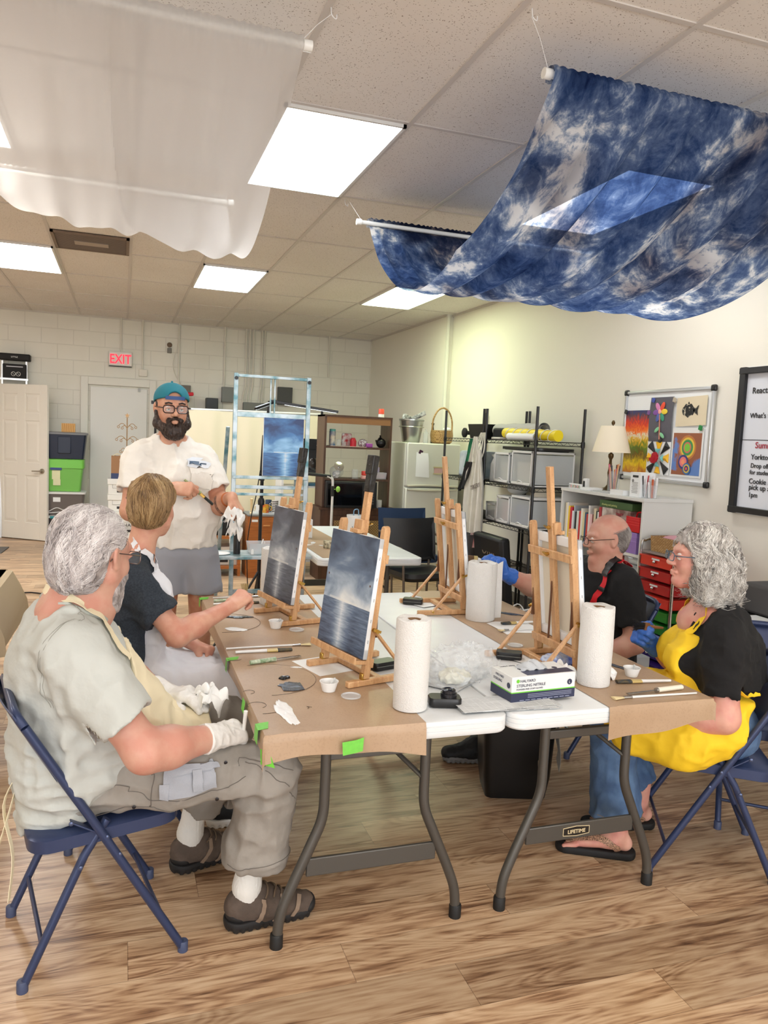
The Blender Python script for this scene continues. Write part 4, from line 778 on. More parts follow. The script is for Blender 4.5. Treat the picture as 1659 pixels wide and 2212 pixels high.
# desk with printer
t = thing('printer_desk','orange wood desk with an open shelf behind the instructor','desk',(1.05,8.55,0)); MB(t).bb((.70,8.3,.41),(1.24,8.8,.44)).build('desktop',M_WOODO,t)
for x in (.72,1.22): MB(t).bb((x - .015,8.32,0),(x + .015,8.8,.41)).build('side_panel',M_WOODO,t)
MB(t).bb((.735,8.32,.08),(1.205,8.78,.11)).build('shelf_board',M_WOODO,t)
t = thing('printer','black printer on the orange desk behind the instructor','printer',(1.0,8.55,.44)); MB(t).bb((.80,8.36,.44),(1.19,8.75,.66)).build('body',M_BLK,t,bevel=.01); MB(t).bb((.82,8.38,.66),(1.18,8.73,.80)).build('scanner_lid',mat('printer_dark',(34,34,38),.4),t,bevel=.015); MB(t).bb((.9,8.352,.47),(1.16,8.362,.53)).build('paper_drawer',mat('printer_dark2',(12,12,14),.4),t)
text('brother',.03,(1.0,8.356,.585),(1,0,0),(0,0,1),mat('logo_grey',(190,190,196),.4),t,'lettering',.001)
def banker(x,y,z,lab,w_=.36,d_=.3,h_=.25,txt=None,rz=0):
 t = thing('storage_carton',lab,'box',(x,y,z),rz,'white cardboard storage cartons'); MB().bb((-w_ / 2,-d_ / 2,0),(w_ / 2,d_ / 2,h_ - .03)).build('body',mat('carton_white',(222,220,212),.7),t,bevel=.003); MB().bb((-w_ / 2 - .008,-d_ / 2 - .008,h_ - .065),(w_ / 2 + .008,d_ / 2 + .008,h_)).build('lid',mat('carton_white',(222,220,212),.7),t,bevel=.003)
 MB().bb((-.07,-d_ / 2 - .003,.03),(.07,-d_ / 2,.06)).build('printed_band',M_INKB,t); fr = MB()
 for a,b in (((-.12,.08),(.12,.08)),((.12,.08),(.12,.15)),((.12,.15),(-.12,.15)),((-.12,.15),(-.12,.08))): fr.beam((a[0],-d_ / 2 - .001,a[1]),(b[0],-d_ / 2 - .001,b[1]),.004,.002)
 fr.build('printed_frame',M_INKB,t)
 if txt: text(txt,.06,(x - .09,y - d_ / 2 - .003,z + .095),(1,0,0),(0,0,1),M_INKB,t,'lettering',.001)
 return t
banker(1.04,8.55,.111,'white carton on the shelf under the printer desk',.34,.3,.20)
banker(.12,9.9,0,'white carton on the floor, bottom of the stack by the exit door',.38,.32,.26)
banker(.12,9.9,.261,'white handwritten carton, second in the stack behind the blond youth',.38,.32,.27,'HAP')
banker(.02,10.0,.532,'white carton half hidden at the right edge of the instructor arm, third in the stack',.34,.30,.20); banker(.02,10.0,.733,'plain white carton directly under the brown gift bag',.34,.30,.19)
t = thing('gift_bag','brown paper bag with dark blue base on the carton stack','bag',(.02,10.0,.924)); MB(t).bb((-.12,9.92,.99),(.16,10.08,1.20)).build('upper',mat('bag_brown',(150,110,74),.7),t); MB(t).bb((-.121,9.919,.924),(.161,10.081,.99)).build('base_band',mat('bag_navy',(56,66,98),.7),t); MB(t).tube(spline([(-.1,9.95,1.2),(-.05,9.95,1.225),(0,9.95,1.20),(.05,9.95,1.225),(.1,9.95,1.2)],5),.006,6).build('rope_trim',mat('rope',(216,200,160),.8),t)
# brass tree ornament
t = thing('wire_tree','gold wire scroll tree with a star before the exit door','ornament',(.06,10.3,1.21)); M_GOLD = mat('antique_gold',(178,140,96),.4,.7)
MB(t).tube([(.06,10.3,.012),(.06,10.3,1.68)],.006,8).lathe([(.09,0),(.09,.012)],(.06,10.3,0),20).build('stem',M_GOLD,t)
for zc,r in ((1.23,.07),(1.38,.12),(1.54,.10)):
 for s in (-1,1):
  for q in (.55,1.0):
   R_ = r * q; pts = [(.06 + s * (R_ * u),10.3,zc + .06 * q * math.sin(u * 2.6)) for u in np.linspace(0,1,8)] + [(.06 + s * (R_ + .0 + .022 * (1 - k / 9) * math.sin(k * .75)),10.3,zc + .06 * q * math.sin(2.6) - .022 * (1 - math.cos(k * .75)) * (1 - k / 14)) for k in range(1,8)]
   MB(t).tube(pts,.0042,6).build('scroll',M_GOLD,t)
st = [(math.sin(k * PI / 5) * (.035 if k % 2 == 0 else .014),math.cos(k * PI / 5) * (.035 if k % 2 == 0 else .014)) for k in range(10)]; MB(t).prism(st,-.006,.006,rotx(PI / 2),(.06,10.3,1.70)).build('star',M_GOLD,t)
# stacked totes at the door
def tote(x,y,z,w_,d_,h_,m,lm,lab,lidh=.03,extra=None):
 t = thing('storage_tote',lab,'storage bin',(x,y,z),0,'storage totes stacked beside the open door'); mb = MB(); k = .86
 rings([([(px * k,py * k) for px,py in rrect(w_,d_,.03)],0),(rrect(w_,d_,.03),h_ - lidh)],mb); mb.build('body',m,t)
 lb = MB(); rings([(rrect(w_ + .03,d_ + .03,.035),h_ - lidh),(rrect(w_ + .03,d_ + .03,.035),h_ - .008),(rrect(w_ - .02,d_ - .02,.03),h_)],lb); lb.build('lid',lm,t); return t
M_NAVYT = mat('navy_plastic',(20,34,58),.4); M_GRN = mat('green_plastic',(120,200,80),.4); M_GRNC = mat('green_clear',(130,205,96),.35,alpha=.85)
t = tote(-.70,11.2,1.10,.50,.38,.35,M_NAVYT,mat('grey_lid',(120,122,126),.4),'dark blue tote, topmost of the stack beside the open door'); MB().box((-.02,-.187,.18),(.16,.012,.22)).build('molded_panel',M_NAVYT,t,bevel=.01)
t = tote(-.72,11.2,.665,.46,.36,.43,M_GRNC,M_GRN,'bright green tote with paper labels under the dark blue one',.12); MB().box((-.1,-.186,.30),(.14,.02,.03)).build('latch',mat('latch_blue',(40,60,130),.4),t); MB().box((-.1,-.176,.22),(.10,.004,.12)).box((-.09,-.174,.12),(.09,.004,.08)).build('paper_label',mat('label_cream',(222,222,180),.6),t)
t = tote(-.71,11.2,.345,.48,.36,.315,mat('smoky_clear',(120,112,108),.3,alpha=.8),M_WHT,'see-through tote with white lid, third from the top of the stack'); MB().tube(spline([(-.2,-.17,.05),(-.1,-.175,.1),(0,-.175,.07),(.1,-.175,.12),(.2,-.175,.14)],6),.006,6).tube(spline([(-.2,-.17,.03),(0,-.17,.05),(.2,-.175,.08)],6),.006,6).build('coiled_cord',M_WHT,t); MB().box((-.1,-.178,.21),(.09,.004,.06)).build('sticker',M_PAPER,t)
t = tote(-.73,11.2,0,.46,.36,.34,mat('dark_clear',(44,44,50),.3),M_WHT,'dark tote with teal latch at the bottom of the stack'); MB().box((-.1,-.195,.32),(.12,.02,.03)).build('latch',mat('latch_teal',(20,130,140),.4),t)
n = NT('pine_block'); tc = n.n('TexCoord'); wv = n.n('TexWave',Scale=14.0,Distortion=3.0); n.link((tc,3),0,wv); n.col(n.ramp(wv,[(0,(186,128,60)),(1,(222,176,104))])); one(MB().box((-.68,11.17,1.51),(.17,.06,.115)),'wood_block',n.m,'striped pine block on the topmost dark blue tote','wooden block')
# step ladder top behind the open door
t = thing('step_ladder','aluminium step ladder with black top cap behind the open door','ladder',(-1.37,11.42,0)); a = at(0,762,y=11.3)
for x in (-1.53,-1.20): MB(t).beam((x,11.38,0),(x + (.02 if x < -1.4 else -.02),11.44,2.36),.022,.06,(0,1,0)).build('rail',M_ALUC,t)
MB(t).box((-1.36,11.44,2.41),(.38,.16,.09)).build('top_cap',M_BLKM,t,bevel=.015); MB(t).box((-1.36,11.41,2.22),(.29,.04,.20)).build('tool_tray',M_BLKM,t,bevel=.01)
for z in (2.12,1.8,1.5,1.2,.9,.6,.3): MB(t).box((-1.365,11.42,z),(.34,.07,.025)).build('step',M_ALUC,t)
for x in (-1.375,-1.315):
 r_ = MB(t); c_ = spline([(x + .026 * math.cos(a_),11.387,2.19 + .026 * math.sin(a_)) for a_ in np.linspace(0,2 * PI,13)],2); r_.tube(c_,.0028,6).beam((x - .018,11.387,2.208),(x + .018,11.387,2.172),.005,.003); r_.build('warning_symbol',M_WHT,t)
MB(t).box((-1.36,11.387,2.285),(.20,.006,.012)).build('grip_bar',mat('logo_grey',(190,190,196),.4),t)
text('LITTLE',.028,(-1.40,11.357,2.40),(1,0,0),(0,0,1),M_WHT,t,'lettering',.001)
# fridge
t = thing('refrigerator','white top-freezer refrigerator between brown shelf and wire shelving','refrigerator',(3.27,8.25,0)); M_FR = mat('fridge_white',(214,214,204),.35)
MB(t).bb((2.965,8.0,.03),(3.60,8.48,1.53)).build('body',M_FR,t,bevel=.008); MB(t).bb((2.965,7.93,1.05),(3.60,8.0,1.53)).build('freezer_door',M_FR,t,bevel=.012); MB(t).bb((2.965,7.93,.06),(3.60,8.0,1.035)).build('fridge_door',M_FR,t,bevel=.012)
MB(t).tube(spline([(2.98,7.92,1.055),(3.2,7.905,1.065),(3.58,7.92,1.055)],6),.012,8).tube(spline([(2.98,7.92,1.015),(3.2,7.90,1.01),(3.58,7.92,1.02)],6),.012,8).build('handle',mat('fridge_handle',(196,192,176),.4),t)
G = [[(3.07 + .13 * u + .05 * (1 - v) * u * .6,7.925 - .03 * (u * (1 - abs(v - .7))),1.16 + .27 * v - .01 * u) for v in np.linspace(0,1,8)] for u in np.linspace(0,1,8)]
one(MB().sheet(G,.001),'fridge_note',M_PAPER,'curling white note hanging on the freezer door','note'); one(MB().box((3.12,7.921,1.43),(.045,.01,.045),roty(.4)),'magnet',mat('magnet_purple',(64,24,54),.4),'dark purple magnet holding the note on the freezer','magnet',bevel=.004)
t = thing('fridge_card','pink card taped to the freezer door','card',(3.37,7.926,1.19)); MB(t).bb((3.29,7.922,1.20),(3.45,7.926,1.265)).build('card',mat('card_pink',(206,168,166),.6),t); MB(t).bb((3.28,7.919,1.262),(3.46,7.923,1.275)).bb((3.28,7.919,1.19),(3.46,7.923,1.203)).build('tape_strip',mat('tape_cream',(196,186,140),.5),t)
# on the fridge
t = thing('ice_bucket','large galvanized steel bucket on the fridge','bucket',(3.08,8.15,1.531)); MB(t).lathe([(.095,0),(.10,.01),(.138,.24),(.145,.245),(.145,.26),(.135,.26),(.09,.02)],(3.08,8.15,1.531),28,None,False).build('body',mat('galvanized',(176,178,176),.28,.9),t); MB(t).lathe([(.142,0),(.146,.006),(.142,.012)],(3.08,8.15,1.70),28,None,False).build('rim',mat('galvanized',(176,178,176),.28,.9),t)
MB(t).box((3.02,8.15,1.80),(.10,.05,.07),rotz(.4) @ roty(.3)).box((3.15,8.12,1.83),(.17,.06,.05),rotz(-.3) @ roty(-.5)).build('contents',mat('bucket_stuff',(50,48,50),.6,noise=.7,nscale=30,rgb2=(200,200,200)),t,bevel=.006)
one(MB().lathe([(.028,0),(.03,.02),(.03,.11),(.012,.14),(.012,.155)],(3.23,8.08,1.531),16),'plastic_bottle',M_CLEAR,'small clear bottle beside the steel bucket','bottle')
n = NT('wicker'); tc = n.n('TexCoord'); wv = n.n('TexBrick',Scale=1.0,Brick_Width=.022,Row_Height=.009,Mortar_Size=.0016,Color1=lin((214,176,118)),Color2=lin((188,146,90)),Mortar=lin((110,76,40))); sp = n.n('SeparateXYZ',i0=(tc,3)); cmb = n.n('CombineXYZ'); n.link(n.math('ADD',(sp,0),(sp,1)),0,cmb); n.link((sp,2),1,cmb); n.link(cmb,0,wv); n.col(wv); n.bump(wv,.8,.003); M_WICK = n.m
t = thing('wicker_basket','round wicker basket with tall hoop handle on the fridge','basket',(3.44,8.12,1.531)); MB(t).lathe([(.095,0),(.12,.02),(.132,.09),(.125,.15),(.118,.15),(.12,.02)],(3.44,8.12,1.531),26,None,False).add([(3.44,8.12,1.54)],[]).build('body',M_WICK,t); MB(t).tube(spline([(3.32,8.12,1.67),(3.33,8.12,1.80),(3.38,8.12,1.90),(3.45,8.12,1.935),(3.52,8.12,1.89),(3.56,8.12,1.79),(3.565,8.12,1.67)],6),.010,8).build('hoop_handle',M_WICK,t); MB(t).sph((3.50,8.12,1.69),(.05,.05,.03)).build('white_bundle',M_PAPER,t)
one(MB().lathe([(.018,0),(.02,.12),(.01,.2),(.02,.23)],(3.40,8.30,1.531),14),'black_bottle',M_BLK,'slim black bottle inside the hoop of the wicker basket','bottle')
# metal chairs near the fridge
def office_chair(x,y,rz,m,lab,ribs=True):
 t = thing('side_chair',lab,'chair',(x,y,0),rz); mb = MB(); rings([(rrect(.46,.44,.08),.40),(rrect(.5,.47,.1),.43),(rrect(.48,.45,.1),.465)],mb); mb.build('seat',m,t)
 G = [[(-.22 + .44 * u,.20 + .05 * v - .05 * math.sin(PI * u),.52 + .34 * v) for v in np.linspace(0,1,8)] for u in np.linspace(0,1,10)]; b = MB().sheet(G,.05).build('backrest',m,t,bevel=.02,segs=3)
 if ribs:
  r_ = MB()
  for u in np.linspace(.12,.88,7): r_.tube([(-.22 + .44 * u,.198 + .05 * v - .05 * math.sin(PI * u),.52 + .34 * v) for v in (.08,.5,.92)],.007,6)
  r_.build('piping',m,t)
 for s in (-1,1):
  MB().tube(spline([(s * .24,-.2,0),(s * .25,-.18,.45),(s * .255,-.16,.60),(s * .255,-.08,.65),(s * .25,.18,.66)],5),.011,8).build('arm_frame',mat('chair_bronze',(120,108,98),.4,.6),t); MB().tube([(s * .22,.24,0),(s * .2,.18,.5),(s * .2,.25,.75)],.011,8).build('leg',mat('chair_bronze',(120,108,98),.4,.6),t); MB().box((s * .255,-.0,.665),(.04,.24,.02)).build('armrest',mat('chair_bronze',(120,108,98),.4,.6),t,bevel=.008)
 return t
office_chair(2.42,6.05,.15,mat('black_vinyl',(30,31,33),.38),'black ribbed vinyl chair between the rear table and beech easel'); office_chair(2.66,6.95,.05,mat('blue_fabric',(34,58,92),.8),'blue fabric chair with a bronze arm before the fridge',False)
# rear table with kraft paper
t = folding_table((0,0,0),0,'white folding table at the back, left half covered by painted paper',False); t.location = (1.66,5.90,0); t.rotation_euler = (0,0,-.02)
G = [[(x,y,TZ + .002 + .001 * math.sin(9 * x + 5 * y)) for y in np.linspace(5.02,6.75,20)] for x in np.linspace(1.30,1.63,12)]; one(MB().sheet(G,.0006),'paper_cover',M_KRAFT,'brown kraft paper with paint marks on the rear table','paper cover')
for i,(x,y) in enumerate(((1.32,5.6),(1.40,5.72),(1.45,5.55))): tag(blob(x,y,.05,.018,.3 + i,60 + i,.002,.3).build('paint_smear',M_PW),'white paint smear on the rear table, ' + ['nearest its left edge','furthest back','right of the others'][i],'paint')
tape([[(1.55,4.978,.705),(1.60,4.978,.705)],[(1.55,4.978,.738),(1.60,4.978,.738)]],'green tape on the front edge of the rear table'); tape([[(1.272,5.10,.70),(1.272,5.06,.70)],[(1.272,5.10,.741),(1.272,5.06,.741)]],'green tape on the left edge of the rear table')
cyl(1.445,5.45,TZ + .0035,.033,.055,'glass_jar',mat('jar_paint',(214,206,176),.3,noise=.5,nscale=40,rgb2=(90,80,60)),'short paint-spattered jar on the rear table','jar')
one(MB().bb((1.31,6.0,TZ + .003),(1.46,6.15,TZ + .15)),'white_carton',M_WHT,'plain white box on the rear table behind the sharp-angled painting','box')
t = thing('drinks_cup','white plastic pitcher with letters on the rear table','pitcher',(1.68,5.55,TZ + .001)); MB(t).lathe([(.058,0),(.066,.24),(.062,.24)],(1.68,5.55,TZ + .001),22,None,False).lathe([(.058,0),(.0,.002)],(1.68,5.55,TZ + .001),22).build('body',M_WHT,t); text('U S',.045,(1.635,5.486,TZ + .13),(1,0,0),(0,0,1),M_INKB,t,'lettering',.001)
MB(t).tube(spline([(1.66,5.53,TZ + .24),(1.66,5.52,TZ + .28),(1.69,5.52,TZ + .285),(1.70,5.53,TZ + .24)],4),.004,6).build('straw',mat('blue_straw',(120,160,190),.4),t)
# black-gripped walker frame
t = thing('walker','white tube walker with black grips between the cubby and microwave','walker',(1.78,7.3,0));
for x,yy in ((1.95,7.25),(1.62,7.3)): MB(t).tube(spline([(x,yy,0),(x,yy,.7),(x,yy,1.10),(x - .02,yy,1.16),(x - .06,yy,1.175)],5),.012,10).build('leg',M_WHT,t)
MB(t).tube([(1.93,7.25,1.175),(1.70,7.28,1.19)],.016,10).tube([(1.95,7.25,.98),(1.95,7.25,1.08)],.016,10).build('grip',M_BLK,t); one(MB().sph((2.02,7.3,1.045),(.022,.02,.03)).tube([(1.99,7.3,1.045),(1.965,7.27,1.045)],.004,6),'green_tag',mat('lime',(160,214,90),.4),'small lime green tag hanging on the walker frame','tag')
# green box and floor clutter under the rear table
one(MB().bb((1.45,6.05,0),(1.78,6.35,.16)),'green_mat',mat('green_mat',(60,130,60),.6),'green box on the floor under the rear table','box')
cc_ = one(MB().tube(spline([(.95,6.6,.01),(1.15,6.4,.012),(1.3,6.5,.01),(1.2,6.8,.01),(1.5,7.0,.01)],6),.006,6),'floor_cord',M_BLK,'black cord on the floor behind the aluminium easel','cord')
one(MB().tube(spline([(-1.3,7.62,.006),(-.94,7.61,.006),(-.8,7.64,.006),(-.72,7.60,.006),(-.47,7.42,.006),(-.1,7.5,.006)],6),.006,6),'floor_cord',M_BLK,'thin black cord crossing the floor at the far left','cord')
one(MB().prism([(-1.9,10.44),(-1.31,10.44),(-1.335,9.97),(-1.9,9.97)],0,.012),'door_mat',mat('mat_grey',(98,96,94),.8),'dark grey mat on the floor before the open door','mat')
# tan cloth on a table at the left edge
G = []
for i,u in enumerate(np.linspace(0,1,16)):
 row = []
 for v in np.linspace(0,1,18):
  x = -.95 + .47 * u; y = 3.55 + .9 * v; z = .885
  row.append((x,y,z))
 G.append(row)
t = thing('draped_table','small table under a tan canvas cloth at the far left edge','table',(-.8,4.0,0)); MB(t).bb((-1.3,3.62,.78),(-.56,4.38,.80)).build('tabletop',M_TOP,t)
for x in (-1.25,-.62):
 for y in (3.7,4.3): MB(t).tube([(x,y,0),(x,y,.78)],.015,8).build('leg',M_TL,t)
rows_ = [(0,.0,.80),(0,.0,.802),(.02,.02,.795),(.05,.05,.72),(.075,.075,.64),(.08,.08,.56)]; sec = []
for k,(e,f_,z) in enumerate(rows_):
 pl = rrect(.76 + 2 * e,.78 + 2 * e,.05 + e * .5,8); n_p = len(pl); sec.append(([(x + (.018 * math.sin(9 * 2 * PI * q / n_p) * (k - 2) / 3 if k > 2 else 0),y) for q,(x,y) in enumerate(pl)],z + (.08 * math.sin(5 * 0 + 1) * 0)))
mb = MB(); rings(sec[::-1],mb); V = mb.v[0] + vec(-.93,4.0,.0); mb.v[0] = V; one(mb,'canvas_cloth',mat('tan_canvas',(190,172,142),.8),'tan canvas cloth folded over the small left table corner','cloth')
# ================= RIGHT SIDE =================
def wire_shelf(x0,x1,y0,y1,label):
 t = thing('wire_shelf_unit',label,'shelf',((x0 + x1) / 2,(y0 + y1) / 2,0),0,'black wire shelving units')
 for x in (x0,x1):
  for y in (y0,y1):
   MB(t).tube([(x,y,0),(x,y,1.885)],.0125,10).build('post',M_BLK,t)
 for z in (1.60,1.21,.85,.42):
  g = MB(t)
  for dz in (0,-.03):
   for x in (x0,x1): g.tube([(x,y0,z + dz),(x,y1,z + dz)],.0035,5)
   for y in (y0,y1): g.tube([(x0,y,z + dz),(x1,y,z + dz)],.0035,5)
  for (a,b) in (((x0,y0),(x0,y1)),((x0,y0),(x1,y0))):
   L_ = math.hypot(b[0] - a[0],b[1] - a[1]); k = max(2,int(L_ / .035)); pts = [(a[0] + (b[0] - a[0]) * i / k,a[1] + (b[1] - a[1]) * i / k,z - (.03 if i % 2 else 0)) for i in range(k + 1)]; g.tube(pts,.0022,4)
  for i in range(1,int((y1 - y0) / .03)): y = y0 + i * .03; g.tube([(x0,y,z),(x1,y,z)],.0018,4)
  g.build('wire_shelf',M_BLK,t)
  c_ = MB(t)
  for x in (x0,x1):
   for y in (y0,y1): c_.lathe([(.0165,-.03),(.018,.0),(.0165,.02)],(x,y,z - .01),10)
  c_.build('collar',M_BLK,t)
 return t
wire_shelf(3.23,3.68,5.63,6.56,'near black wire shelving unit holding white drawers and yellow roll'); wire_shelf(3.23,3.68,6.62,7.52,'far black wire shelving unit beside the fridge')
def drawer_box(x0,x1,y0,y1,z,h,lab,m=M_FROST,cont=None,nm='storage_box'):
 t = thing(nm,lab,'storage box',((x0 + x1) / 2,(y0 + y1) / 2,z)); f = MB(t); e = .014
 for x in (x0,x1 - e):
  for y in (y0,y1 - e): f.bb((x,y,z),(x + e,y + e,z + h))
 f.bb((x0,y0,z + h - .02),(x1,y1,z + h)).bb((x0,y0,z),(x1,y1,z + .012)); f.bb((x0,y0,z),(x0 + .006,y1,z + .03)).build('frame',M_WHT,t,bevel=.003)
 MB(t).bb((x0 + .004,y0 + e,z + .02),(x1 - .004,y1 - e,z + h - .03)).build('drawer',m,t,bevel=.004); MB(t).bb((x0 + .006,y0 + .004,z + .02),(x1 - .01,y0 + .012,z + h - .03)).build('side_window',M_FROST,t); MB(t).tube(spline([(x0 - .002,(y0 + y1) / 2 - .05,z + .03),(x0 - .012,(y0 + y1) / 2,z + .045),(x0 - .002,(y0 + y1) / 2 + .05,z + .03)],4),.004,6).build('handle',M_WHT,t)
 if cont:
  for (mm_,bx) in cont: MB(t).bb(*bx).build('contents',mm_,t,bevel=.012)
 return t
M_LIN = mat('linen_stack',(214,208,196),.8,noise=.2,nscale=8,stretch=(1,1,12)); M_DKB = mat('dark_blue_cloth',(70,80,110),.8)
drawer_box(3.24,3.66,5.70,6.05,1.215,.30,'large white framed drawer box of folded cloth on the second shelf',cont=[(M_LIN,((3.27,5.74,1.24),(3.45,6.0,1.42))),(M_DKB,((3.46,5.74,1.24),(3.52,6.0,1.44))),(M_LIN,((3.53,5.74,1.24),(3.64,6.0,1.44)))])
drawer_box(3.23,3.50,6.08,6.36,1.215,.275,'frosted drawer of white cloth left of the large drawer box',cont=[(M_LIN,((3.27,6.12,1.24),(3.45,6.3,1.40)))])
one(MB().bb((3.30,5.74,1.5158),(3.62,6.3,1.521)).prism([(x * 1.0,y) for x,y in rrect(.40,.66,.08)],1.521,1.545,None,(3.46,6.0,0)),'serving_tray',M_BLK,'wide black oval tray on top of the white drawer boxes','tray',bevel=.004)
drawer_box(3.24,3.66,5.68,6.02,.855,.27,'frosted drawer box with a blue disc on the third shelf',cont=[(mat('disc_blue',(50,74,150),.5),((3.27,5.72,.88),(3.29,5.99,1.05))),(M_LIN,((3.4,5.72,.88),(3.6,5.98,.99)))])
drawer_box(3.23,3.55,6.03,6.27,.855,.25,'frosted drawer box of stacked plates on the third shelf',cont=[(mat('plates',(226,214,208),.5,noise=.3,nscale=30,stretch=(12,1,1),rgb2=(200,120,110)),((3.27,6.06,.88),(3.45,6.24,1.05)))])
drawer_box(3.24,3.45,6.30,6.50,.855,.17,'small white drawer box at the far end of the third shelf',cont=[(mat('odds',(190,160,160),.6,noise=.5,nscale=20),((3.27,6.33,.88),(3.4,6.47,.95)))])
one(MB().lathe([(.09,0),(.095,.05),(.09,.07)],(3.45,5.86,1.126),24),'cake_tin',mat('tin_cream',(214,206,188),.5),'round cream tin on top of the drawer with the blue disc','tin'); one(MB().sph((3.38,6.15,1.17),(.1,.11,.055)),'plastic_bag',mat('zip_bag',(206,208,206),.3,alpha=.7),'crumpled clear zip bag on top of the plate drawer','bag')
t = thing('thermal_carafe','white ribbed coffee carafe with black handle on the second shelf','carafe',(3.32,6.46,1.2145)); rb = MB(t); rb.lathe([(.066,0),(.07,.015),(.066,.05),(.062,.17),(.05,.20),(.042,.215),(.045,.25),(.03,.262)],(3.32,6.46,1.2145),24)
for k in range(16): a = k * PI / 8; rb.tube([(3.32 + .066 * math.cos(a),6.46 + .066 * math.sin(a),1.24),(3.32 + .062 * math.cos(a),6.46 + .062 * math.sin(a),1.38)],.004,5)
rb.build('body',M_WHT,t); MB(t).tube(spline([(3.30,6.42,1.44),(3.27,6.34,1.43),(3.27,6.34,1.33),(3.30,6.39,1.27)],5),.008,8).build('handle',M_BLK,t); MB(t).beam((3.32,6.50,1.43),(3.31,6.55,1.455),.03,.014).build('spout',M_WHT,t)
one(MB().bb((3.26,6.72,1.215),(3.62,7.22,1.48)),'clear_bin',mat('cloudy_bin',(206,212,216),.35,noise=.25,nscale=7,rgb2=(150,165,180)),'large cloudy plastic bin on the far wire shelving unit','bin',bevel=.03)
t = thing('black_basket','black lattice basket at the middle of the top shelf','basket',(3.4,6.86,1.605)); openbox(t,(3.4,6.86,1.605),(.26,.40,.14),.006,M_BLK,'body',.85); MB(t).box((3.4,6.86,1.70),(.2,.3,.08),rotz(.1)).build('contents',mat('papers_grey',(170,170,168),.6),t,bevel=.01)
one(MB().lathe([(.035,0),(.05,.01),(.05,.03),(.035,.04)],(3.33,7.3,1.66),18,roty(PI / 2)).lathe([(.02,0),(.02,.12)],(3.36,7.3,1.66),14,roty(PI / 2)).lathe([(.045,0),(.045,.03)],(3.45,7.3,1.66),18,roty(PI / 2)),'black_speaker',M_BLKM,'small black rounded device at the far end of the top shelf','device')
one(MB().box((3.4,6.45,1.66),(.2,.22,.10),rotz(.2)),'black_pouch',M_BLKM,'black pouch behind the posts on the top shelf','pouch',bevel=.02)
def rollx(p0,p1,r,m,lab,nm='paper_roll',ties=0,tm=None,hollow=True,mb2=None):
 t = thing(nm,lab,'roll',p0 if False else ((p0[0] + p1[0]) / 2,(p0[1] + p1[1]) / 2,min(p0[2],p1[2]) - r)); p0 = vec(*p0); p1 = vec(*p1); n_ = 10; pts = [p0 + (p1 - p0) * i / n_ for i in range(n_ + 1)]
 b = MB(t); b.tube(pts,[r * (1 + .06 * math.sin(i * 2.1)) for i in range(n_ + 1)],18,cap=not hollow)
 if hollow: b.tube(pts,r * .72,18,cap=False); sp_ = [(p0 + (r * (.25 + .045 * k)) * (math.cos(k * .9) * vec(0,0,1) + math.sin(k * .9) * unit(np.cross(p1 - p0,(0,0,1)))),) for k in range(10)]
 b.build('sheet',m,t)
 if ties:
  g = MB(t); s_,u_,d_ = frame(p1 - p0)
  for k in range(ties): c_ = p0 + (p1 - p0) * (k + .7) / (ties + .4); g.tube([c_ + r * 1.06 * (math.cos(a) * s_ + math.sin(a) * u_) + d_ * .03 * math.sin(a) for a in np.linspace(0,2 * PI,17)],.004,5)
  g.build('string_tie',tm,t)
 return t
rollx((3.38,6.62,1.69),(3.40,5.80,1.70),.058,mat('felt_grey',(190,190,188),.85),'grey felt roll lying behind the yellow roll on the top shelf'); rollx((3.30,6.30,1.665),(3.36,5.50,1.65),.045,mat('roll_yellow',(240,216,30),.5,bump=.4,bscale=20),'bright yellow roll tied with white string on the top shelf','fabric_roll',7,M_WHT,False)
rollx((3.27,6.18,1.635),(3.28,5.72,1.635),.03,M_PAPER,'white paper roll on the top shelf before the grey felt'); one(MB().box((3.29,6.40,1.615),(.08,.22,.02),rotz(-.1)),'folded_fabric',mat('fold_cream',(214,208,200),.8),'small folded cream fabric at the middle of the top shelf edge','fabric',bevel=.006)
# aprons on hooks at the post
t = thing('hanging_apron','cream printed aprons hanging bunched from the wire shelf posts','apron',(3.12,6.45,.55)); rngA = np.random.RandomState(4)
def apron_sheet(x,y0,w0,w1,z0,z1,ph,m,nm,slant=0):
 G = []
 for u in np.linspace(0,1,26):
  row = []
  for v in np.linspace(0,1,16):
   w_ = w0 + (w1 - w0) * min(1,v * 2.2); row.append((x - .02 - .02 * math.sin(u * 17 + ph + v) * (.3 + v) - .01 * math.sin(u * 31),y0 + slant * v + w_ * (u - .5),z0 + (z1 - z0) * v + .02 * math.sin(u * 3 + ph) * v))
  G.append(row)
 return MB(t).sheet(G,.004).build(nm,m,t)
M_APR = mat('apron_canvas',(222,218,206),.8,noise=.12,nscale=9); apron_sheet(3.17,6.60,.06,.36,1.62,.78,0,M_APR,'cream_apron',.05); apron_sheet(3.13,6.44,.05,.26,1.50,.74,2,M_APR,'printed_apron',.0)
apron_sheet(3.19,6.74,.04,.10,1.60,1.32,1,mat('apron_green',(36,120,84),.8),'green_apron',.06); apron_sheet(3.16,6.70,.14,.17,1.38,1.10,1,mat('apron_black',(40,40,42),.8),'black_pocket',.14)
apron_sheet(3.18,6.5,.16,.2,.80,.60,3,mat('apron_stripe',(196,120,120),.8,noise=.6,nscale=6,stretch=(1,30,1),rgb2=(235,230,226)),'striped_hem',0)
st_ = MB(t)
for k in range(5): st_.tube(spline([(3.19,6.58 - k * .02,1.66),(3.14,6.62 - k * .055,1.50),(3.12,6.56 - k * .03,1.38)],5),.006,6)
st_.build('neck_strap',M_APR,t); text('TSKERY',.06,(3.082,6.52,1.12),(0,-1,.25),(0,.25,1),mat('print_grey',(110,100,96),.7),t,'lettering',.001)
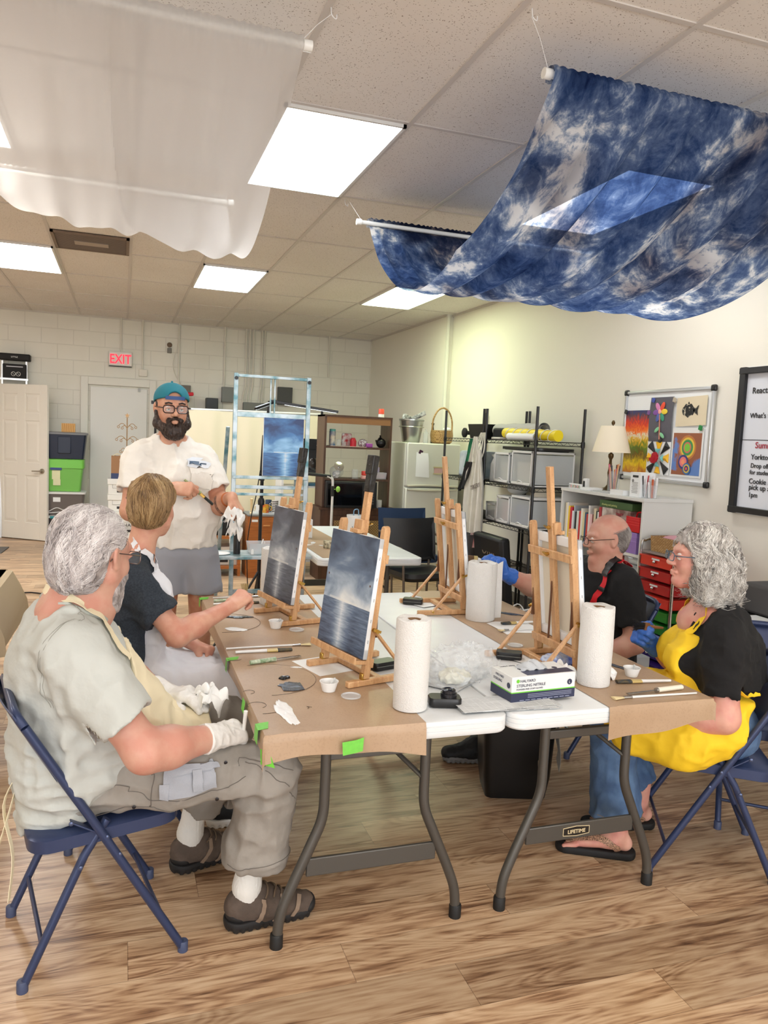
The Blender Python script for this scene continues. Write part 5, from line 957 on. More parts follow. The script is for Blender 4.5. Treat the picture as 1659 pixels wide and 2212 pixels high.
# boxes and bags under the shelf
t = thing('black_tote_bag','big black printed tote bag leaning under the wire shelf','bag',(3.4,6.05,0)); MB(t).box((3.16,6.12,.40),(.10,.56,.72),roty(-.12)).build('body',mat('tote_black',(14,14,16),.55),t,bevel=.03); text('ORK',.13,(3.085,6.22,.58),(0,-1,0),(.05,0,1),mat('print_tan',(120,104,84),.6),t,'lettering',.001)
one(MB().lathe([(.09,0),(.11,.24),(.10,.24),(.085,.02)],(3.12,6.62,.46),20).lathe([(.02,0),(.1,.46)],(3.12,6.62,0),20),'waste_bucket',mat('bucket_dark',(86,86,88),.4),'grey bucket beside the striped apron hem','bucket')
t = thing('cable_bin','clear bin of tangled white cables on the floor under the shelf','bin',(2.75,5.0,0)); openbox(t,(2.82,5.0,0),(.46,.55,.28),.006,M_CLEAR,'body'); g = MB(t); rng = np.random.RandomState(8)
for k in range(14): c0 = vec(2.82 + (rng.rand() - .5) * .22,5.0 + (rng.rand() - .5) * .3,.2 + rng.rand() * .10); r0 = .06 + rng.rand() * .06; A = rng.rand(3) * 6; g.tube([c0 + r0 * vec(math.cos(a + A[0]),math.sin(a * 1.1 + A[1]),.5 * math.sin(a * 1.3 + A[2])) for a in np.linspace(0,5.5,16)],.005,5)
g.build('tangled_cable',M_WHT,t)['kind'] = 'stuff'
one(MB().bb((2.42,4.75,0),(2.58,4.9,.30)),'red_box',mat('red_pack',(190,30,40),.4),'red box on the floor beside the cable bin','box',bevel=.01)
# white bookcase
t = thing('bookcase','white bookcase with books and trays below the lamp','bookcase',(3.5,4.78,0)); bx0,bx1,by0,by1 = 3.30,3.70,4.28,5.30
for y in (by0,by1 - .02): MB(t).bb((bx0,y,0),(bx1,y + .02,1.225)).build('side_panel',mat('case_white',(218,218,214),.45),t,bevel=.002)
for z in (1.245,.66,.28): MB(t).bb((bx0 - .005,by0 - .005 if z > 1 else by0 + .02,z - .022),(bx1,by1 + .005 if z > 1 else by1 - .02,z)).build('shelf_board',mat('case_white',(218,218,214),.45),t,bevel=.002)
MB(t).bb((bx1 - .01,by0 + .02,0),(bx1,by1 - .02,1.22)).build('back_panel',mat('case_white',(218,218,214),.45),t)
bz = .8605
for z in (.8605,): MB(t).bb((bx0 + .002,by0 + .02,z - .018),(bx1 - .01,by1 - .02,z)).build('shelf_board',mat('case_white',(218,218,214),.45),t)
rng = np.random.RandomState(5); cols = [(226,214,180),(236,232,226),(240,200,60),(200,40,60),(232,232,236),(170,176,182),(24,26,26),(214,220,214),(196,46,40),(230,226,214),(216,206,160),(60,90,120),(188,60,50),(226,222,216),(230,190,190),(120,60,50),(214,200,170),(56,70,60),(235,235,230),(170,50,56)]
names = ['cream','white','yellow','crimson','pale','grey','black','mint white','red','ivory','straw','slate blue','brick red','off-white','pink','maroon','sand','dark green','bright white','wine red']; y = by1 - .05
for i,c in enumerate(cols):
 w_ = .016 + .016 * rng.rand(); h_ = .20 + .08 * rng.rand()
 one(MB().bb((3.315,y - w_,bz + .0008),(3.315 + .18,y,bz + h_)),'book',mat('book_%d' % i,c,.55),'%s book standing in the bookcase row, spine number %d from the lamp end' % (names[i],i + 1) if False else names[i] + ' book spine in the row on the bookcase top shelf','book','books standing in the white bookcase',bevel=.0015); y -= w_ + .0012
t = thing('book','green drawing book lying on the standing books','book',(3.38,4.62,1.145)); MB(t).bb((3.315,4.42,1.146),(3.50,4.80,1.196)).build('cover',mat('book_green',(62,92,48),.5),t,bevel=.002); text('drawing and painting',.022,(3.313,4.77,1.16),(0,-1,0),(0,0,1),mat('book_gold',(190,200,130),.5),t,'lettering',.0006)
one(MB().bb((3.32,4.44,.8615),(3.52,y - .004,1.1445)) if y > 4.46 else MB().bb((3.32,4.42,.8615),(3.5,4.44,1.14)),'book',mat('book_paint',(120,84,76),.5,noise=.5,nscale=14,rgb2=(210,200,190)),'thick patterned art book under the right end of the green book','book'); text('PAINT',.03,(3.318,4.60,1.10),(0,-1,0),(0,0,1),M_INKR,None,'lettering'); tag(_TEXTS[-1],'red title lettering on the thick art book','lettering')
t = thing('stacked_caddy','red plastic caddies nested above the purple ones','caddy',(3.33,4.40,1.05)); g = []
for k in range(4): openbox(t,(3.36,4.385,1.01 + k * .018),(.12,.15,.05),.004,mat('caddy_red',(206,30,38),.35),'tray')
MB(t).tube(spline([(3.36,4.43,1.10),(3.36,4.41,1.14),(3.36,4.36,1.14),(3.36,4.34,1.10)],4),.006,8).build('handle',mat('caddy_red',(206,30,38),.35),t)
t = thing('stacked_caddy','lilac plastic cups nested below the red caddies','caddy',(3.33,4.46,.862));
for k in range(3): openbox(t,(3.36,4.40,.8615 + k * .03),(.11,.13,.085),.004,mat('caddy_lilac',(150,120,190),.35),'cup')
for k,(z,lab) in enumerate(((.6605,'clear drawer box at the bottom of the bookcase stack'),(.7265,'clear drawer box in the middle of the bookcase stack'),(.7925,'clear drawer box on top of the bookcase stack'))):
 t = thing('clear_storage_box',lab,'storage box',(3.4,4.40,z)); MB(t).bb((3.31,4.31,z),(3.5,4.46,z + .060)).build('body',M_CLEAR,t,bevel=.004); MB(t).bb((3.33,4.33,z + .004),(3.48,4.44,z + .03)).build('contents',mat('bits',(150,170,160),.6,noise=.6,nscale=60,rgb2=(220,220,215)),t); MB(t).tube([(3.305,4.36,z + .04),(3.305,4.41,z + .04)],.005,6).build('handle',M_CLEAR,t)
one(MB().bb((3.32,4.48,.6605),(3.55,4.66,.78)),'clear_bin',M_FROST,'cloudy box beside the clear drawer stack','box',bevel=.01); one(MB().bb((3.31,4.48,.7808),(3.56,4.67,.80)),'flat_red_lid',mat('caddy_red',(206,30,38),.35),'flat red lid on the cloudy box','lid')  # thin red slab is the lid of the cloudy box
t = thing('storage_bin','clear bin with white lid on the low bookcase shelf','bin',(3.45,4.6,.2805)); MB(t).bb((3.31,4.33,.2805),(3.62,4.85,.53)).build('body',mat('bin_blueish',(170,190,214),.3,alpha=.7),t,bevel=.02); MB(t).bb((3.30,4.32,.5305),(3.63,4.86,.56)).build('lid',M_WHT,t,bevel=.01)
# on top of the bookcase
BT = 1.2455
t = thing('table_lamp','brass table lamp with cream shade on the bookcase','lamp',(3.5,4.97,BT)); M_OB = mat('old_brass',(96,78,52),.35,.9); MB(t).lathe([(.07,0),(.072,.012),(.03,.03),(.014,.05),(.012,.1),(.018,.14),(.012,.17),(.010,.24),(.02,.26),(.02,.28),(.008,.29),(.008,.33)],(3.5,4.97,BT),20).build('base',M_OB,t)
n = NT('lamp_shade'); n.b.inputs['Base Color'].default_value = lin((238,226,200)); n.rough(.8); n.b.inputs['Transmission Weight'].default_value = 0; MB(t).lathe([(.142,.295),(.140,.30),(.088,.49),(.086,.492)],(3.5,4.97,BT),36,None,False).build('shade',n.m,t); MB(t).lathe([(.004,.33),(.004,.50),(.012,.505),(.014,.52),(.006,.535)],(3.5,4.97,BT),14).build('finial',M_OB,t)
def jar(x,y,r,h,lab,sticks,cols_,cap=False,sl=.17):
 t = thing('pencil_jar',lab,'jar',(x,y,BT)); MB(t).lathe([(r * .95,0),(r,.006),(r,h * .8),(r * .85,h * .9),(r * .88,h)],(x,y,BT),20,None,False).add([(x + r * .9 * math.cos(a),y + r * .9 * math.sin(a),BT + .003) for a in np.linspace(0,2 * PI,20,endpoint=False)],[tuple(range(20))]).build('glass_body',M_GLASS,t); rng = np.random.RandomState(int(y * 1000) % 997)
 for k in range(sticks):
  a = rng.rand() * 6.28; q = r * .55 * rng.rand(); b = vec(x + q * math.cos(a),y + q * math.sin(a),BT + .008); tp = b + vec(.5 * r * math.cos(a) * 1.2,.5 * r * math.sin(a) * 1.2,sl * (.8 + .3 * rng.rand())); MB(t).tube([b,tp],.0042,7).build('pencil',mat('stick_%d_%d_%d' % cols_[k % len(cols_)],cols_[k % len(cols_)],.5),t)
 return t
jar(3.42,4.80,.042,.16,'glass jar crowded with colour pencils beside the lamp',18,[(226,190,140),(190,60,60),(90,60,40),(210,120,60),(60,70,90),(220,120,150)],sl=.19)
jar(3.42,4.50,.050,.13,'wide glass jar of dark markers with green and red caps',16,[(40,42,44),(60,62,66),(36,40,40),(30,110,80),(40,44,50),(200,40,50)],sl=.15); jar(3.38,4.385,.03,.11,'small jar with a green marker behind the white pack',4,[(30,90,70),(230,230,230),(40,40,40),(200,50,60)],sl=.15)
jar(3.40,4.335 + .0,.0,.0,'',0,[]) if False else None
t = thing('marker_cup','clear cup of fat markers at the near end of the bookcase','cup',(3.40,4.14 + .19,BT));
for k,(dx,dy,c) in enumerate(((-.015,.012,(236,236,236)),(.012,.012,(120,50,90)),(-.012,-.012,(190,90,50)),(.014,-.01,(236,236,236)),(0,0,(230,230,230)))): MB(t).tube([(3.40 + dx,4.33 + dy,BT + .004),(3.40 + dx * 1.4,4.33 + dy * 1.4,BT + .11 + .01 * k)],.008,10).build('marker',mat('marker_%d' % k,c,.4),t)
MB(t).lathe([(.03,0),(.034,.09)],(3.40,4.33,BT),20,None,False).build('cup_body',M_GLASS,t)
t = thing('donation_box','white card box with a slot and printed notice on the bookcase','box',(3.37,4.44,BT)); t.location = (3.335,4.44,BT); MB().bb((0,-.06,0),(.12,.05,.17)).build('body',M_PAPER,t,bevel=.001); MB().bb((-.0012,-.035,.135),(0,.025,.15)).build('slot',M_INKB,t); pr2 = MB()
pr2.lathe([(.011,0),(.011,.0008)],(-.001,.02,.112),14,roty(-PI / 2))
for k in range(8): pr2.bb((-.0012,-.035 + .004 * (k % 2),.098 - k * .010),(0,.03 - .004 * (k % 3),.101 - k * .010))
pr2.build('printed_text',mat('print_soft',(130,128,126),.6),t)
one(MB().bb((3.31,4.53,BT),(3.37,4.68,BT + .035)),'paper_pack',M_PAPER,'low white paper pack before the jar of dark markers','pack'); one(MB().bb((3.31,4.70,BT),(3.42,4.90,BT + .006)).bb((3.315,4.71,BT + .006),(3.42,4.90,BT + .011)),'magazine',mat('mag_grey',(186,188,188),.5),'thin stack of grey leaflets below the jar of pencils','leaflet')
one(MB().bb((3.31,4.95,BT),(3.44,5.06,BT + .022)),'white_case',M_PAPER,'flat white case before the lamp base','case',bevel=.004)
t = thing('letter_sign','small white sign of colourful letters at the lamp end','sign',(3.325,5.2,BT)); t.location = (3.33,5.17,BT); MB().bb((0,-.08,0),(.02,.08,.04)).build('block',M_PAPER,t,bevel=.002)
for k,ch_ in enumerate('TEXTBOOK'[:7]): text(ch_,.03,(3.328,5.24 - k * .021,BT + .008),(0,-1,0),(0,0,1),mat('letter_%d' % (k % 4),[(50,50,50),(190,60,40),(60,120,60),(200,120,40)][k % 4],.5),t,'letter',.0006)
t = thing('small_camera','small white security camera on the bookcase','camera',(3.36,5.10,BT)); t.location = (3.40,5.09,BT + .0225); t.location.z = BT; t.location.y = 5.12; MB().bb((-.02,-.022,0),(.02,.022,.085)).build('body',M_WHT,t,bevel=.008); MB().bb((-.0215,-.012,.02),(-.019,.012,.065)).build('lens_window',M_BLK,t,bevel=.004)
# notice board with art
by = lambda p: p
t = thing('notice_board','whiteboard with silver frame and rounded black corners, covered in artwork','board',(3.7,4.63,1.35)); ya,yb_,za,zb_ = 4.17,5.10,1.355,2.0
MB(t).bb((3.702,ya,za),(XR,yb_,zb_)).build('panel',M_PAPER,t); fm = MB(t)
for a,b in (((3.700,ya,za),(3.700,yb_,za)),((3.700,ya,zb_),(3.700,yb_,zb_)),((3.700,ya,za),(3.700,ya,zb_)),((3.700,yb_,za),(3.700,yb_,zb_))): fm.beam(a,b,.026,.024)
fm.build('frame',M_ALUC,t,bevel=.006)
for y_ in (ya,yb_):
 for z_ in (za,zb_): MB(t).box((3.698,y_,z_),(.03,.045,.045)).build('corner_cap',M_BLK,t,bevel=.012,segs=3)
def art(y0,y1,z0,z1,nm,m,lab,x=3.699,curl=.006):
 G = [[(x - .002 - curl * (math.sin(3 * u) * v) ** 2,y0 + (y1 - y0) * u,z0 + (z1 - z0) * v) for v in np.linspace(0,1,8)] for u in np.linspace(0,1,8)]; return one(MB().sheet(G,.0015),nm,m,lab,'artwork')
def grad_art(nm,stops,sc=6,dist=2.0,amp=.12,z0=1.39,z1=1.86):
 n = NT(nm); tc = n.n('TexCoord'); sp = n.n('SeparateXYZ',i0=(tc,0)); no = n.n('TexNoise',Scale=sc,Detail=5.0,Distortion=dist); n.link((tc,0),0,no); v = n.math('ADD',(sp,2),n.math('MULTIPLY',n.math('SUBTRACT',no,.5),amp * 3)); r = n.ramp(v,stops); n.col(r); n.rough(.6); return n.m
art(4.80,5.10,1.395,1.865,'painted_sheet',grad_art('fiery_land',[(0,(190,110,30)),(.15,(236,200,20)),(.3,(120,90,30)),(.42,(96,130,40)),(.52,(226,180,40)),(.6,(230,226,200)),(.66,(240,120,20)),(.8,(214,50,20)),(.92,(90,60,70)),(1,(50,60,110))]),'fiery orange, yellow and green landscape painting on the notice board')
t = thing('flower_collage','rainbow paper flower on dark paper pinned to the notice board','artwork',(3.69,4.66,1.63)); MB(t).sheet([[(3.692 - .01 * math.sin(3 * v),4.545 + .25 * u,1.635 + .32 * v) for v in np.linspace(0,1,6)] for u in np.linspace(0,1,6)],.001).build('dark_paper',mat('paper_charcoal',(92,90,98),.8),t)
for k,c in enumerate(((230,80,50),(236,206,60),(60,150,120),(80,100,170),(130,80,160),(214,130,180))):
 a = math.radians(58 - k * 58); c0 = vec(3.678,4.67,1.85); d_ = vec(0,-math.cos(a),math.sin(a)); MB(t).sph(c0 + d_ * .045,(.003,.035,.020),np.stack([vec(1,0,0),d_,np.cross(vec(1,0,0),d_)],1),14,8).build('petal',mat('petal_%d' % k,c,.6),t)
MB(t).sph((3.674,4.67,1.85),(.004,.017,.017)).build('flower_center',mat('petal_c',(240,170,160),.6),t); MB(t).beam((3.676,4.67,1.83),(3.676,4.655,1.65),.010,.003).build('stem',mat('stem_pink',(196,130,110),.6),t)
for s in (-1,1): MB(t).sph((3.676,4.66 + s * .03,1.70 + .02 * s),(.003,.030,.014),rotx(s * -.6)).build('leaf',mat('leaf_mint',(130,196,150),.6),t)
t = thing('paper_star_collage','folded paper star in red, yellow, teal and black on the notice board','artwork',(3.69,4.66,1.39)); MB(t).bb((3.694,4.545,1.395),(3.696,4.80,1.64)).build('base_paper',M_PAPER,t)
for k in range(8):
 a = k * PI / 4; c0 = vec(3.69,4.67,1.518); d_ = vec(0,math.cos(a),math.sin(a)); s_ = vec(0,-math.sin(a),math.cos(a)); r1 = .115 if k % 2 == 0 else .14; w_ = .035; MB(t).add([c0 + d_ * .03,c0 + d_ * r1 + s_ * w_,c0 + d_ * r1 - s_ * w_,c0 + d_ * r1 * .9 + vec(-.02,0,0)],[(0,1,3),(0,3,2),(1,2,3),(0,2,1)]).build('folded_point',mat('fold_black',(34,34,36),.6) if k % 2 else mat('fold_yellow',(242,184,30),.6),t,smooth=False)
 MB(t).add([c0 + d_ * .02 + vec(-.008,0,0),c0 + d_ * .065 + s_ * .03 + vec(-.008,0,0),c0 + d_ * .065 - s_ * .03 + vec(-.008,0,0),c0 + d_ * .05 + vec(-.025,0,0)],[(0,1,3),(0,3,2),(1,2,3),(0,2,1)]).build('teal_point',mat('fold_teal',(120,190,190),.6),t,smooth=False) if k % 2 == 0 else None
rngs = MB(t)
for k in range(10): a = k * .63; rngs.box((3.665 - .002 * k,4.67 + .018 * math.cos(a),1.518 + .018 * math.sin(a)),(.012,.045,.02),rotx(a + .5))
rngs.build('red_center',mat('fold_red',(176,20,40),.6),t,smooth=False)
t = thing('fish_print','cloth with a black fish print on the notice board','artwork',(3.69,4.37,1.76)); MB(t).sheet([[(3.692 + .003 * math.sin(9 * u),4.215 + .30 * u,1.755 + .20 * v - .012 * u) for v in np.linspace(0,1,6)] for u in np.linspace(0,1,10)],.001).build('cloth',mat('cloth_ecru',(222,208,178),.8),t)
fb = [(math.cos(a) * .062,math.sin(a) * .044 * (1 + .15 * math.sin(7 * a))) for a in np.linspace(0,2 * PI,28,endpoint=False)]; Rf = np.array([[0,0,-1.],[-1,0,0],[0,1,0]]); n = mat('print_black',(30,30,32),.7,noise=.8,nscale=45,rgb2=(190,180,160),contrast=(.36,.44)); fp = MB(t); fp.prism(fb,.0,.001,Rf,(3.690,4.39,1.855)); fp.prism([(.05,.005),(.10,.035),(.088,0),(.095,-.035),(.05,-.008)],0,.001,Rf,(3.690,4.39,1.855)); fp.prism([(-.01,.045),(.0,.062),(.014,.043)],0,.001,Rf,(3.690,4.39,1.855)); fp.build('fish',n,t)
t = thing('ring_painting','painting of coloured concentric rings on the notice board','artwork',(3.69,4.38,1.40)); MB(t).bb((3.694,4.225,1.395),(3.696,4.535,1.735)).build('paper',mat('ring_paper',(228,228,224),.7),t); MB(t).bb((3.6925,4.24,1.41),(3.694,4.52,1.70)).build('painted_ground',mat('ring_ground',(96,130,190),.7,noise=.9,nscale=4,rgb2=(150,90,60),contrast=(.48,.52)),t)
for cy,cz,rr_ in ((4.37,1.60,[(.085,(190,120,60)),(.070,(222,190,70)),(.055,(60,140,80)),(.038,(210,110,100)),(.028,(120,190,60))]),(4.40,1.50,[(.05,(60,60,120)),(.035,(224,120,120)),(.018,(240,150,110))]),(4.36,1.455,[(.04,(60,110,160)),(.03,(210,180,80)),(.02,(50,60,110)),(.01,(214,90,90))])):
 for k,(r0,c) in enumerate(rr_): MB(t).lathe([(r0,0),(r0,.0006)],(3.6922 - .0007 * k - (.003 if cz < 1.55 else 0) - (.002 if cz < 1.48 else 0),cy,cz),30,roty(-PI / 2)).build('ring',mat('ring_%d_%d_%d' % c,c,.7),t)
for y_,z_,c,lab in ((4.76,1.935,(60,80,160),'square blue magnet at the top of the notice board'),(4.53,1.93,(180,170,150),'clear square magnet left of the fish print'),(4.25,1.735,(30,130,60),'round green magnet above the ring painting'),(4.80,1.845,(120,80,140),'patterned magnet right of the fiery landscape'),(4.655,1.645,(36,36,38),'black magnet above the folded paper star'),(5.075,1.855,(40,40,42),'black square magnet at the corner of the fiery landscape')): one(MB().box((3.682,y_,z_),(.008,.034,.034),rotx(.3)),'magnet',mat('mg_%d_%d_%d' % c,c,.35),lab,'magnet','magnets on the notice board',bevel=.006)
# framed whiteboard with writing
t = thing('framed_whiteboard','large whiteboard with thick black frame and handwritten notices','whiteboard',(3.7,3.2,1.2)); y1_,y0_,z0_,z1_ = 3.94,2.4,1.20,2.115; MB(t).bb((3.705,y0_,z0_),(XR,y1_,z1_)).build('panel',mat('wb_white',(222,226,234),.12),t); f = MB(t)
for a,b in (((3.70,y0_ + .0,z0_ + .024),(3.70,y1_,z0_ + .024)),((3.70,y0_,z1_ - .024),(3.70,y1_,z1_ - .024)),((3.70,y1_ - .024,z0_),(3.70,y1_ - .024,z1_)),((3.70,y0_ + .024,z0_),(3.70,y0_ + .024,z1_))): f.beam(a,b,.048,.038)
f.build('frame',M_BLK,t,bevel=.003);
for s_,px,py,h_,m in (('Reactivate',1625,850,.050,M_INKB),("What's the ",1620,903,.042,M_INKB),('Summer',1631,968,.052,M_INKR),('Yorktown P',1622,992,.044,M_INKB),('Drop off art',1621,1010,.038,M_INKB),('for student',1619,1024,.036,M_INKB),('Cookie recep',1617,1044,.044,M_INKB),('pick up at g',1617,1057,.044,M_INKB),('1pm',1616,1073,.040,M_INKB)): a = at(px,py,x=3.703); text(s_,h_ * 1.05,(3.703,a[1],a[2]),(0,-1,0),(0,0,1),m,t,'handwriting',.0004,off=.0006)
a = at(1607,950,x=3.703); MB(t).bb((3.703,2.5,a[2] - .002),(3.7045,3.89,a[2] + .002)).build('divider_line',M_INKB,t)
# drawer cart
t = thing('drawer_cart','chrome cart of red, green, blue and purple drawers beside the woman','cart',(3.45,4.08,0)); cx0,cx1,cy0,cy1 = 3.27,3.60,3.90,4.235
for y_ in (cy0,cy1): MB(t).tube(spline([(cx0,y_,.03),(cx0,y_,.5),(cx0,y_,.93),(cx0 + .03,y_,.975),(cx0 + .08,y_,.985),(cx0 + .16,y_,.985),(cx1 - .04,y_,.975),(cx1,y_,.93),(cx1,y_,.03)],5),.0095,10).build('tube_frame',M_CHROME,t)
MB(t).bb((cx0 + .005,cy0,.90),(cx1,cy1,.912)).build('top_tray',mat('tray_smoke',(140,132,128),.25),t)
for k,c in enumerate([(206,52,34),(176,18,24),(168,14,24),(206,48,36),(24,120,30),(16,112,24),(30,70,160),(50,30,110),(50,26,100),(46,24,96)]):
 z = .815 - k * .085; o = (.0 if k != 8 else -.05); m_ = mat('drawer_%d' % k,c,.28)
 d_ = MB(t).bb((cx0 - .01 + o,cy0 + .018,z + .008),(cx1 - .03 + o,cy1 - .018,z + .070)); d_ = d_.build('drawer',m_,t,bevel=.004)
 MB(t).bb((cx0 - .018 + o,cy0 + .012,z + .066),(cx1 - .03 + o,cy1 - .012,z + .074)).build('drawer_rim',m_,d_); MB(t).sph((cx0 - .022 + o,(cy0 + cy1) / 2,z + .042),.011).build('knob',M_CHROME,d_); MB(t).bb((cx0 - .0115 + o,(cy0 + cy1) / 2 - .038,z + .052),(cx0 - .0095 + o,(cy0 + cy1) / 2 + .038,z + .064)).build('label',M_PAPER,d_)
t = thing('straw_basket','pale woven basket with pink contents on the drawer cart','basket',(3.43,4.07,.9125)); openbox(t,(3.43,4.06,.9125),(.24,.28,.10),.008,M_WICK,'body',.95); MB(t).sph((3.43,4.08,.995),(.09,.11,.03)).build('contents',mat('tulle',(206,150,160),.6),t)
one(MB().lathe([(.05,0),(.055,.1),(.045,.13),(.04,.15)],(3.38,4.32 + .12,.2805),16) if False else MB().lathe([(.05,0),(.055,.1),(.045,.13),(.04,.15)],(3.08,4.1,.27),16).bb((2.93,3.95,.0),(3.18,4.25,.268)),'supply_stand',M_FROST,'white low stand with a cloudy jar left of the drawer cart','stand')
# black table at the right edge
t = thing('side_table','black covered table at the right edge behind the woman','table',(3.35,2.95,0)); MB(t).bb((3.0,2.3,.70),(3.6,3.30,.735)).build('tabletop',M_BLKM,t,bevel=.004); MB(t).sheet([[(2.995 - .005 * math.sin(15 * y),y,z) for z in (.735,.6,.45)] for y in np.linspace(2.3,3.30,24)],.003).build('black_cloth',M_BLKM,t)
for x in (3.05,3.55):
 for y_ in (2.35,3.25): MB(t).tube([(x,y_,0),(x,y_,.70)],.015,8).build('leg',M_TL,t)
t = thing('grey_crate','dark grey felt crate on the black side table','crate',(3.3,3.0,.736)); MB(t).bb((3.15,2.75,.7365),(3.55,3.22,.90)).build('body',mat('felt_dark',(84,82,82),.9,bump=.5,bscale=40),t,bevel=.02); one(MB().box((3.3,3.02,.95),(.22,.16,.10),rotz(.3)),'wipes_pack',mat('pack_bluewhite',(120,180,210),.4,noise=.8,nscale=10,rgb2=(236,236,236)),'blue and white pack lying in the grey crate','pack',bevel=.03)
one(MB().bb((3.02,2.62,.7365),(3.14,3.10,.742)),'paper_sheet',M_PAPER,'white sheet at the front edge of the black side table','paper')
# black bin and bags on the floor
t = thing('black_bin','tall black waste bin on the floor under the tables','bin',(1.71,3.0,0)); mb = MB(); rings([(rrect(.27,.20,.03),0),(rrect(.30,.23,.035),.10),(rrect(.34,.27,.04),.52),(rrect(.36,.29,.045),.525),(rrect(.36,.29,.045),.545)],mb); mb.build('body',mat('bin_black',(10,10,11),.35),t); MB().sheet([[(.17 + .008 * math.sin(9 * v),-.10 - .02 * math.sin(7 * u) * v + .05 * u,.54 - .33 * v * (1 - .3 * u)) for v in np.linspace(0,1,10)] for u in np.linspace(-.6,.8,8)],.002).build('bag_liner',mat('liner_grey',(176,176,172),.4),t); t.rotation_euler = (0,0,-.3)
# ================= SIGNED-FIELD MODELLER (bodies, clothes, hair) =================
_T = np.random.RandomState(11).rand(32,32,32).astype(np.float32)
def noise3(P,f,seed=0):
 Q = P * np.asarray(f,float) + seed * 7.31; I = np.floor(Q).astype(int); F = Q - I; F = F * F * (3 - 2 * F); I &= 31; J = (I + 1) & 31; r = 0
 for a,xa,wa in ((0,I[...,0],1 - F[...,0]),(1,J[...,0],F[...,0])):
  for b,yb,wb in ((0,I[...,1],1 - F[...,1]),(1,J[...,1],F[...,1])):
   for c_,zc,wc in ((0,I[...,2],1 - F[...,2]),(1,J[...,2],F[...,2])): r = r + wa * wb * wc * _T[xa,yb,zc]
 return r
class SDF:
 def __init__(s): s.p = []; s.disp = []
 def _bb(s,pts,r): pts = np.array(pts,float); return pts.min(0) - r,pts.max(0) + r
 def cap(s,a,b,ra,rb=None,k=.02,side=None,ratio=1.0,op='+'):
  a = vec(*a); b = vec(*b); rb = ra if rb is None else rb; ab = b - a; L2 = ab @ ab + 1e-12; sd = None if side is None else unit(side); q = 1 - 1 / ratio
  def f(X,Y,Z):
   t = np.clip(((X - a[0]) * ab[0] + (Y - a[1]) * ab[1] + (Z - a[2]) * ab[2]) / L2,0,1); x = X - a[0] - t * ab[0]; y = Y - a[1] - t * ab[1]; z = Z - a[2] - t * ab[2]
   if sd is not None: m = (x * sd[0] + y * sd[1] + z * sd[2]) * q; x = x - m * sd[0]; y = y - m * sd[1]; z = z - m * sd[2]
   return np.sqrt(x * x + y * y + z * z) - (ra + t * (rb - ra))
  s.p.append((f,s._bb([a,b],max(ra,rb) * max(1,ratio)),k,op)); return s
 def chain(s,pts,rr,k=.02,**kw):
  for i in range(len(pts) - 1): s.cap(pts[i],pts[i + 1],rr[i],rr[i + 1],k,**kw)
  return s
 def ell(s,c,r,R=None,k=.02,op='+'):
  c = vec(*c); r = vec(*r); R = np.eye(3) if R is None else np.asarray(R)
  def f(X,Y,Z):
   x,y,z = X - c[0],Y - c[1],Z - c[2]; u = x * R[0,0] + y * R[1,0] + z * R[2,0]; v = x * R[0,1] + y * R[1,1] + z * R[2,1]; w_ = x * R[0,2] + y * R[1,2] + z * R[2,2]
   k0 = np.sqrt((u / r[0]) ** 2 + (v / r[1]) ** 2 + (w_ / r[2]) ** 2); k1 = np.sqrt((u / r[0] ** 2) ** 2 + (v / r[1] ** 2) ** 2 + (w_ / r[2] ** 2) ** 2); return k0 * (k0 - 1) / (k1 + 1e-9)
  s.p.append((f,s._bb([c],max(r)),k,op)); return s
 def cut(s,pt,nrm,k=.004):
  pt = vec(*pt); n = unit(nrm)
  s.p.append((lambda X,Y,Z: (X - pt[0]) * n[0] + (Y - pt[1]) * n[1] + (Z - pt[2]) * n[2],None,k,'i')); return s
 def within(s,c,r,R=None,k=.01): T = SDF().ell(c,r,R); s.p.append((T.p[0][0],None,k,'i')); return s
 def add(s,T,k=.02,off=0.0,op='+'):
  lo,hi = T.bounds()
  s.p.append((lambda X,Y,Z: T.ev(X,Y,Z) - off,(lo - abs(off),hi + abs(off)),k,op)); return s
 def bounds(s):
  b = [x[1] for x in s.p if x[1] is not None and x[3] == '+']; return np.min([x[0] for x in b],0),np.max([x[1] for x in b],0)
 def comb(s,D,d,k,op):
  if op == '-': d = -d
  if op in '-i': h = np.maximum(k - np.abs(D - d),0) / max(k,1e-6); return np.maximum(D,d) + h * h * k * .25
  h = np.maximum(k - np.abs(D - d),0) / max(k,1e-6); return np.minimum(D,d) - h * h * k * .25
 def ev(s,X,Y,Z):
  X,Y,Z = np.broadcast_arrays(X,Y,Z) if not (X.ndim == 3 and X.shape[1:] == (1,1)) else (X,Y,Z)
  shp = np.broadcast(X,Y,Z).shape; D = np.full(shp,1.0,np.float32)
  g = len(shp) == 3 and X.shape == (shp[0],1,1)
  for f,bb,k,op in s.p:
   if bb is None or not g: D = s.comb(D,f(X,Y,Z),k,op); continue
   m = k + .03; lo,hi = bb; i = [np.searchsorted(A.ravel(),l - m) for A,l in ((X,lo[0]),(Y,lo[1]),(Z,lo[2]))]; j = [np.searchsorted(A.ravel(),l + m) for A,l in ((X,hi[0]),(Y,hi[1]),(Z,hi[2]))]
   if min(b - a for a,b in zip(i,j)) <= 0: continue
   sl = (slice(i[0],j[0]),slice(i[1],j[1]),slice(i[2],j[2])); D[sl] = s.comb(D[sl],f(X[sl[0]],Y[:,sl[1]],Z[:,:,sl[2]]),k,op)
  return D
 def val(s,P):
  P = np.asarray(P,float); d = s.ev(P[:,0],P[:,1],P[:,2]).astype(float)
  for g in s.disp: d = d + g(P)
  return d
 def grad(s,P,e=.002): return np.stack([s.val(P + v) - s.val(P - v) for v in np.eye(3) * e],1) / (2 * e)
